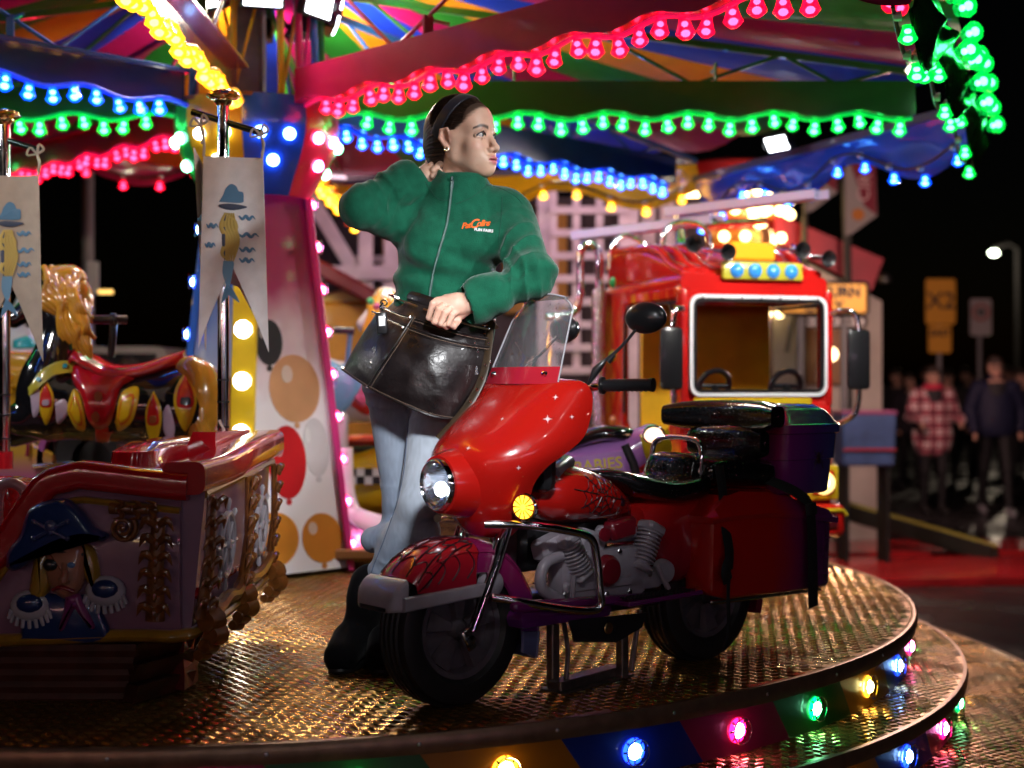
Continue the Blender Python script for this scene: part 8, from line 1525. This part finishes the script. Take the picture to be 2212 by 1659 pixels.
road_sign('yellow LEFT TURN ONLY sign on posts behind the fire engine', 1684, 1874, 610, 678, 11.2, sy, ('LEFT TURN', 'ONLY'), .118, sb)
t_ = road_sign('long white name plate with small black letters under the yellow turn sign', 1738, 1870, 682, 706, 11.25, sw, (), .06, sb, posts=0); 
for k in range(7): b = B(); b.box(W(1748 + 18 * k, 694, 11.23), (.045, .006, .03)); b.build('small_letter', sb, t_, 0, world=True)
road_sign('tall amber sign reading X2 on the dark street', 2000, 2064, 602, 700, 16.5, mat('sign_amber', (.50, .24, .015), .6), ('X2',), .28, sb, border=False, posts=1)
road_sign('smaller amber plate below the X2 sign', 2006, 2055, 702, 762, 16.48, mat('sign_amber', (.50, .24, .015), .6), ('EAST', ''), .11, sb, border=False, posts=0)
rs = road_sign('white road sign with a faded red ring on the dark street', 2096, 2142, 645, 725, 17.5, mat('sign_dimwhite', (.30, .28, .28), .6), (), .1, sb, border=False, posts=1)
b = B(); b.tube([W(2119, 674, 17.47) + A(.095 * math.cos(t), 0, .095 * math.sin(t)) for t in np.arange(24) / 24 * 6.283], .016, 8, closed=True); b.build('red_ring', mat('ring_red', (.3, .05, .04), .6), rs, world=True); b = B(); b.box(W(2119, 674, 17.48), (.09, .01, .06), None, .004); b.build('symbol', sb, rs, 0, world=True)
# blue trailer chest, ground boards, tow bar
bx_ = thing('storage_chest', 'blue storage chest with red band next to the fire engine', 'chest', (W(1865, 1000, 11.0)[0], 11.0, GZ)); ca = W(1865, 950, 11.0); bl = mat('chest_blue', (.03, .06, .16), .6, var=.3, vscale=8)
b = B(); b.box((ca[0], 11.0, .40), (.40, .35, .40), None, .012, taper=(1.06, 1.06)); b.build('chest_body', bl, bx_, 30, world=True); b = B(); b.box((ca[0], 11.0, .615), (.44, .38, .03), None, .008); b.build('lid', mat('chest_lid', (.20, .05, .14), .5), bx_, 30, world=True); b = B(); b.box((ca[0], 10.81, .33), (.41, .012, .02)); b.build('red_band', mat('band_red', (.25, .02, .04), .5), bx_, 0, world=True)
for x in (-.16, .16): b = B(); b.box((ca[0] + x, 11.0, (.2 + GZ) / 2), (.03, .3, .2 - GZ), None, .006); b.build('trestle_leg', mat('leg_black', (.004, .004, .004), .8), bx_, 0, world=True)
rb = mat('red_board', (.40, .015, .02), .25, coat=.4, var=.25, vscale=3, bump=.2, bscale=12)
for k, (lab, y0, y1) in enumerate((('far red wet board lying on the asphalt', 1168, 1196), ('near red wet board lying on the asphalt', 1205, 1255))):
    z = GZ + .06; P = np.array([WZ(1700, y1 - 2, z), WZ(2330, y1 - 8, z), WZ(2330, y0 - 8, z), WZ(1700, y0, z)]); t = thing('ground_board', lab, 'board', tuple(P.mean(0) * A(1, 1, 0) + A(0, 0, GZ)), 0, 'red boards on the asphalt'); 
    b = B(); b.loft([P - A(0, 0, .055), P]); b.build('board', rb, t, 0, world=True)
tb_ = thing('tow_bar', 'long dark tow bar with yellow upper edge above the red boards', 'tow bar', tuple(W(1990, 1200, 13) * A(1, 1, 0) + A(0, 0, GZ))); P0, P1 = W(1810, 1090, 12.2), W(2150, 1188, 11.2)
d = P1 - P0; b = B(); b.box((P0 + P1) / 2 - A(0, 0, .03), (.10, .16, np.linalg.norm(d)), frame(d, (0, 0, 1)), .02); b.build('bar', mat('bar_black', (.012, .012, .01), .5), tb_, 30, world=True); b = B(); b.tube([P0 + A(0, -.04, .035), P1 + A(0, -.04, .035)], .016, 8); b.build('yellow_edge', mat('edge_yellow', (.25, .22, .03), .4), tb_, world=True)
b = B(); b.tube([P1, P1 * A(1, 1, 0) + A(0, 0, GZ)], .03, 8); b.build('jockey_leg', mat('bar_black', (.012, .012, .01), .5), tb_, world=True); b = B(); b.tube([P0, P0 * A(1, 1, 0) + A(0, 0, GZ)], .03, 8); b.build('rear_leg', mat('bar_black', (.012, .012, .01), .5), tb_, world=True)
# distant street lamp
sl2 = thing('street_lamp', 'single distant street lamp shining in the black sky', 'street lamp', (W(2147, 0, 30)[0] + .5, 30, GZ)); pl = W(2147, 546, 30)
b = B(); b.tube([(pl[0] + .5, 30, GZ), (pl[0] + .5, 30, pl[2] + .1), (pl[0] + .3, 30, pl[2] + .2), (pl[0], 30, pl[2] + .1)], .05, 10); b.build('column', mat('column_dark', (.01, .01, .01), .7), sl2, world=True); b = B(); b.ball(pl, (.10, .06, .06), 14); b.build('lantern', glow('street_led', (.9, 1, .75), 14), sl2, 60, world=True)

l = bpy.data.lights.new('street', 'POINT'); l.energy = 90; l.color = (1, .8, .6); l.shadow_soft_size = .2; lo = bpy.data.objects.new('street_light', l); C.objects.link(lo); lo.parent = sl2; lo.location = Vector(pl + A(-.3, -1.0, -.3)) - sl2.location
# ================================================================ unseen row of stalls added behind the viewer: festoons for fill light and reflections
fest = {}
for c_, col in (('warm', (1, .66, .28)), ('pink', (1, .12, .35)), ('cool', (.25, .5, 1)), ('white', (1, .95, .88))):
    b = B(); b.ball((0, 0, 0), .075, 10, n=7); fest[c_] = b.mesh('festoon_bulb', glow('festoon_' + c_, col, 14))
for k, (x0, lab, awn, cols) in enumerate(((-6.2, 'game stall with a red awning across the way from the carousel', (.4, .02, .03), ('warm', 'white', 'pink')), (-1.2, 'game stall with a blue awning across the way from the carousel', (.03, .08, .4), ('white', 'cool', 'warm')), (3.8, 'game stall with a yellow awning across the way from the carousel', (.6, .4, .03), ('pink', 'white', 'cool')))):
    t = thing('game_stall', lab, 'stall', (x0 + 2, -6.5, GZ)); pw_ = mat('stall_post', (.5, .5, .5), .5)
    b = B(); b.box((x0 + 2, -8.0, .55), (4.4, .08, 2.3), None, .01); b.build('back_wall', mat('stall_back_%d' % k, tuple(.3 * v + .1 for v in awn), .6), t, 0, world=True)
    b = B(); b.box((x0 + 2, -6.3, -.2), (4.2, .5, .84), None, .02); b.build('counter', mat('stall_counter', (.4, .35, .3), .5), t, 0, world=True)
    for x in (x0 - .1, x0 + 4.1): b = B(); b.box((x, -6.1, .6), (.09, .09, 2.44), None, .005); b.build('post', pw_, t, 0, world=True)
    b = B(); b.loft([np.array([(x0 - .2, -5.8, 1.75), (x0 + 4.2, -5.8, 1.75), (x0 + 4.2, -5.8, 1.80), (x0 - .2, -5.8, 1.80)]), np.array([(x0 - .2, -8.0, 2.3), (x0 + 4.2, -8.0, 2.3), (x0 + 4.2, -8.0, 2.35), (x0 - .2, -8.0, 2.35)])]); aw = b.build('awning', mat('awning_%d' % k, awn, .6), t, 0, world=True)
    for i in range(13):
        for j, zz in enumerate((1.66, 2.0)): link('festoon_bulb', fest[cols[(i + j) % 3]], t, Vector((x0 + .05 + i * .33, -5.72 - .02 * j, zz - .08 * math.sin(i / 12 * math.pi * 3) ** 2)) - t.location)
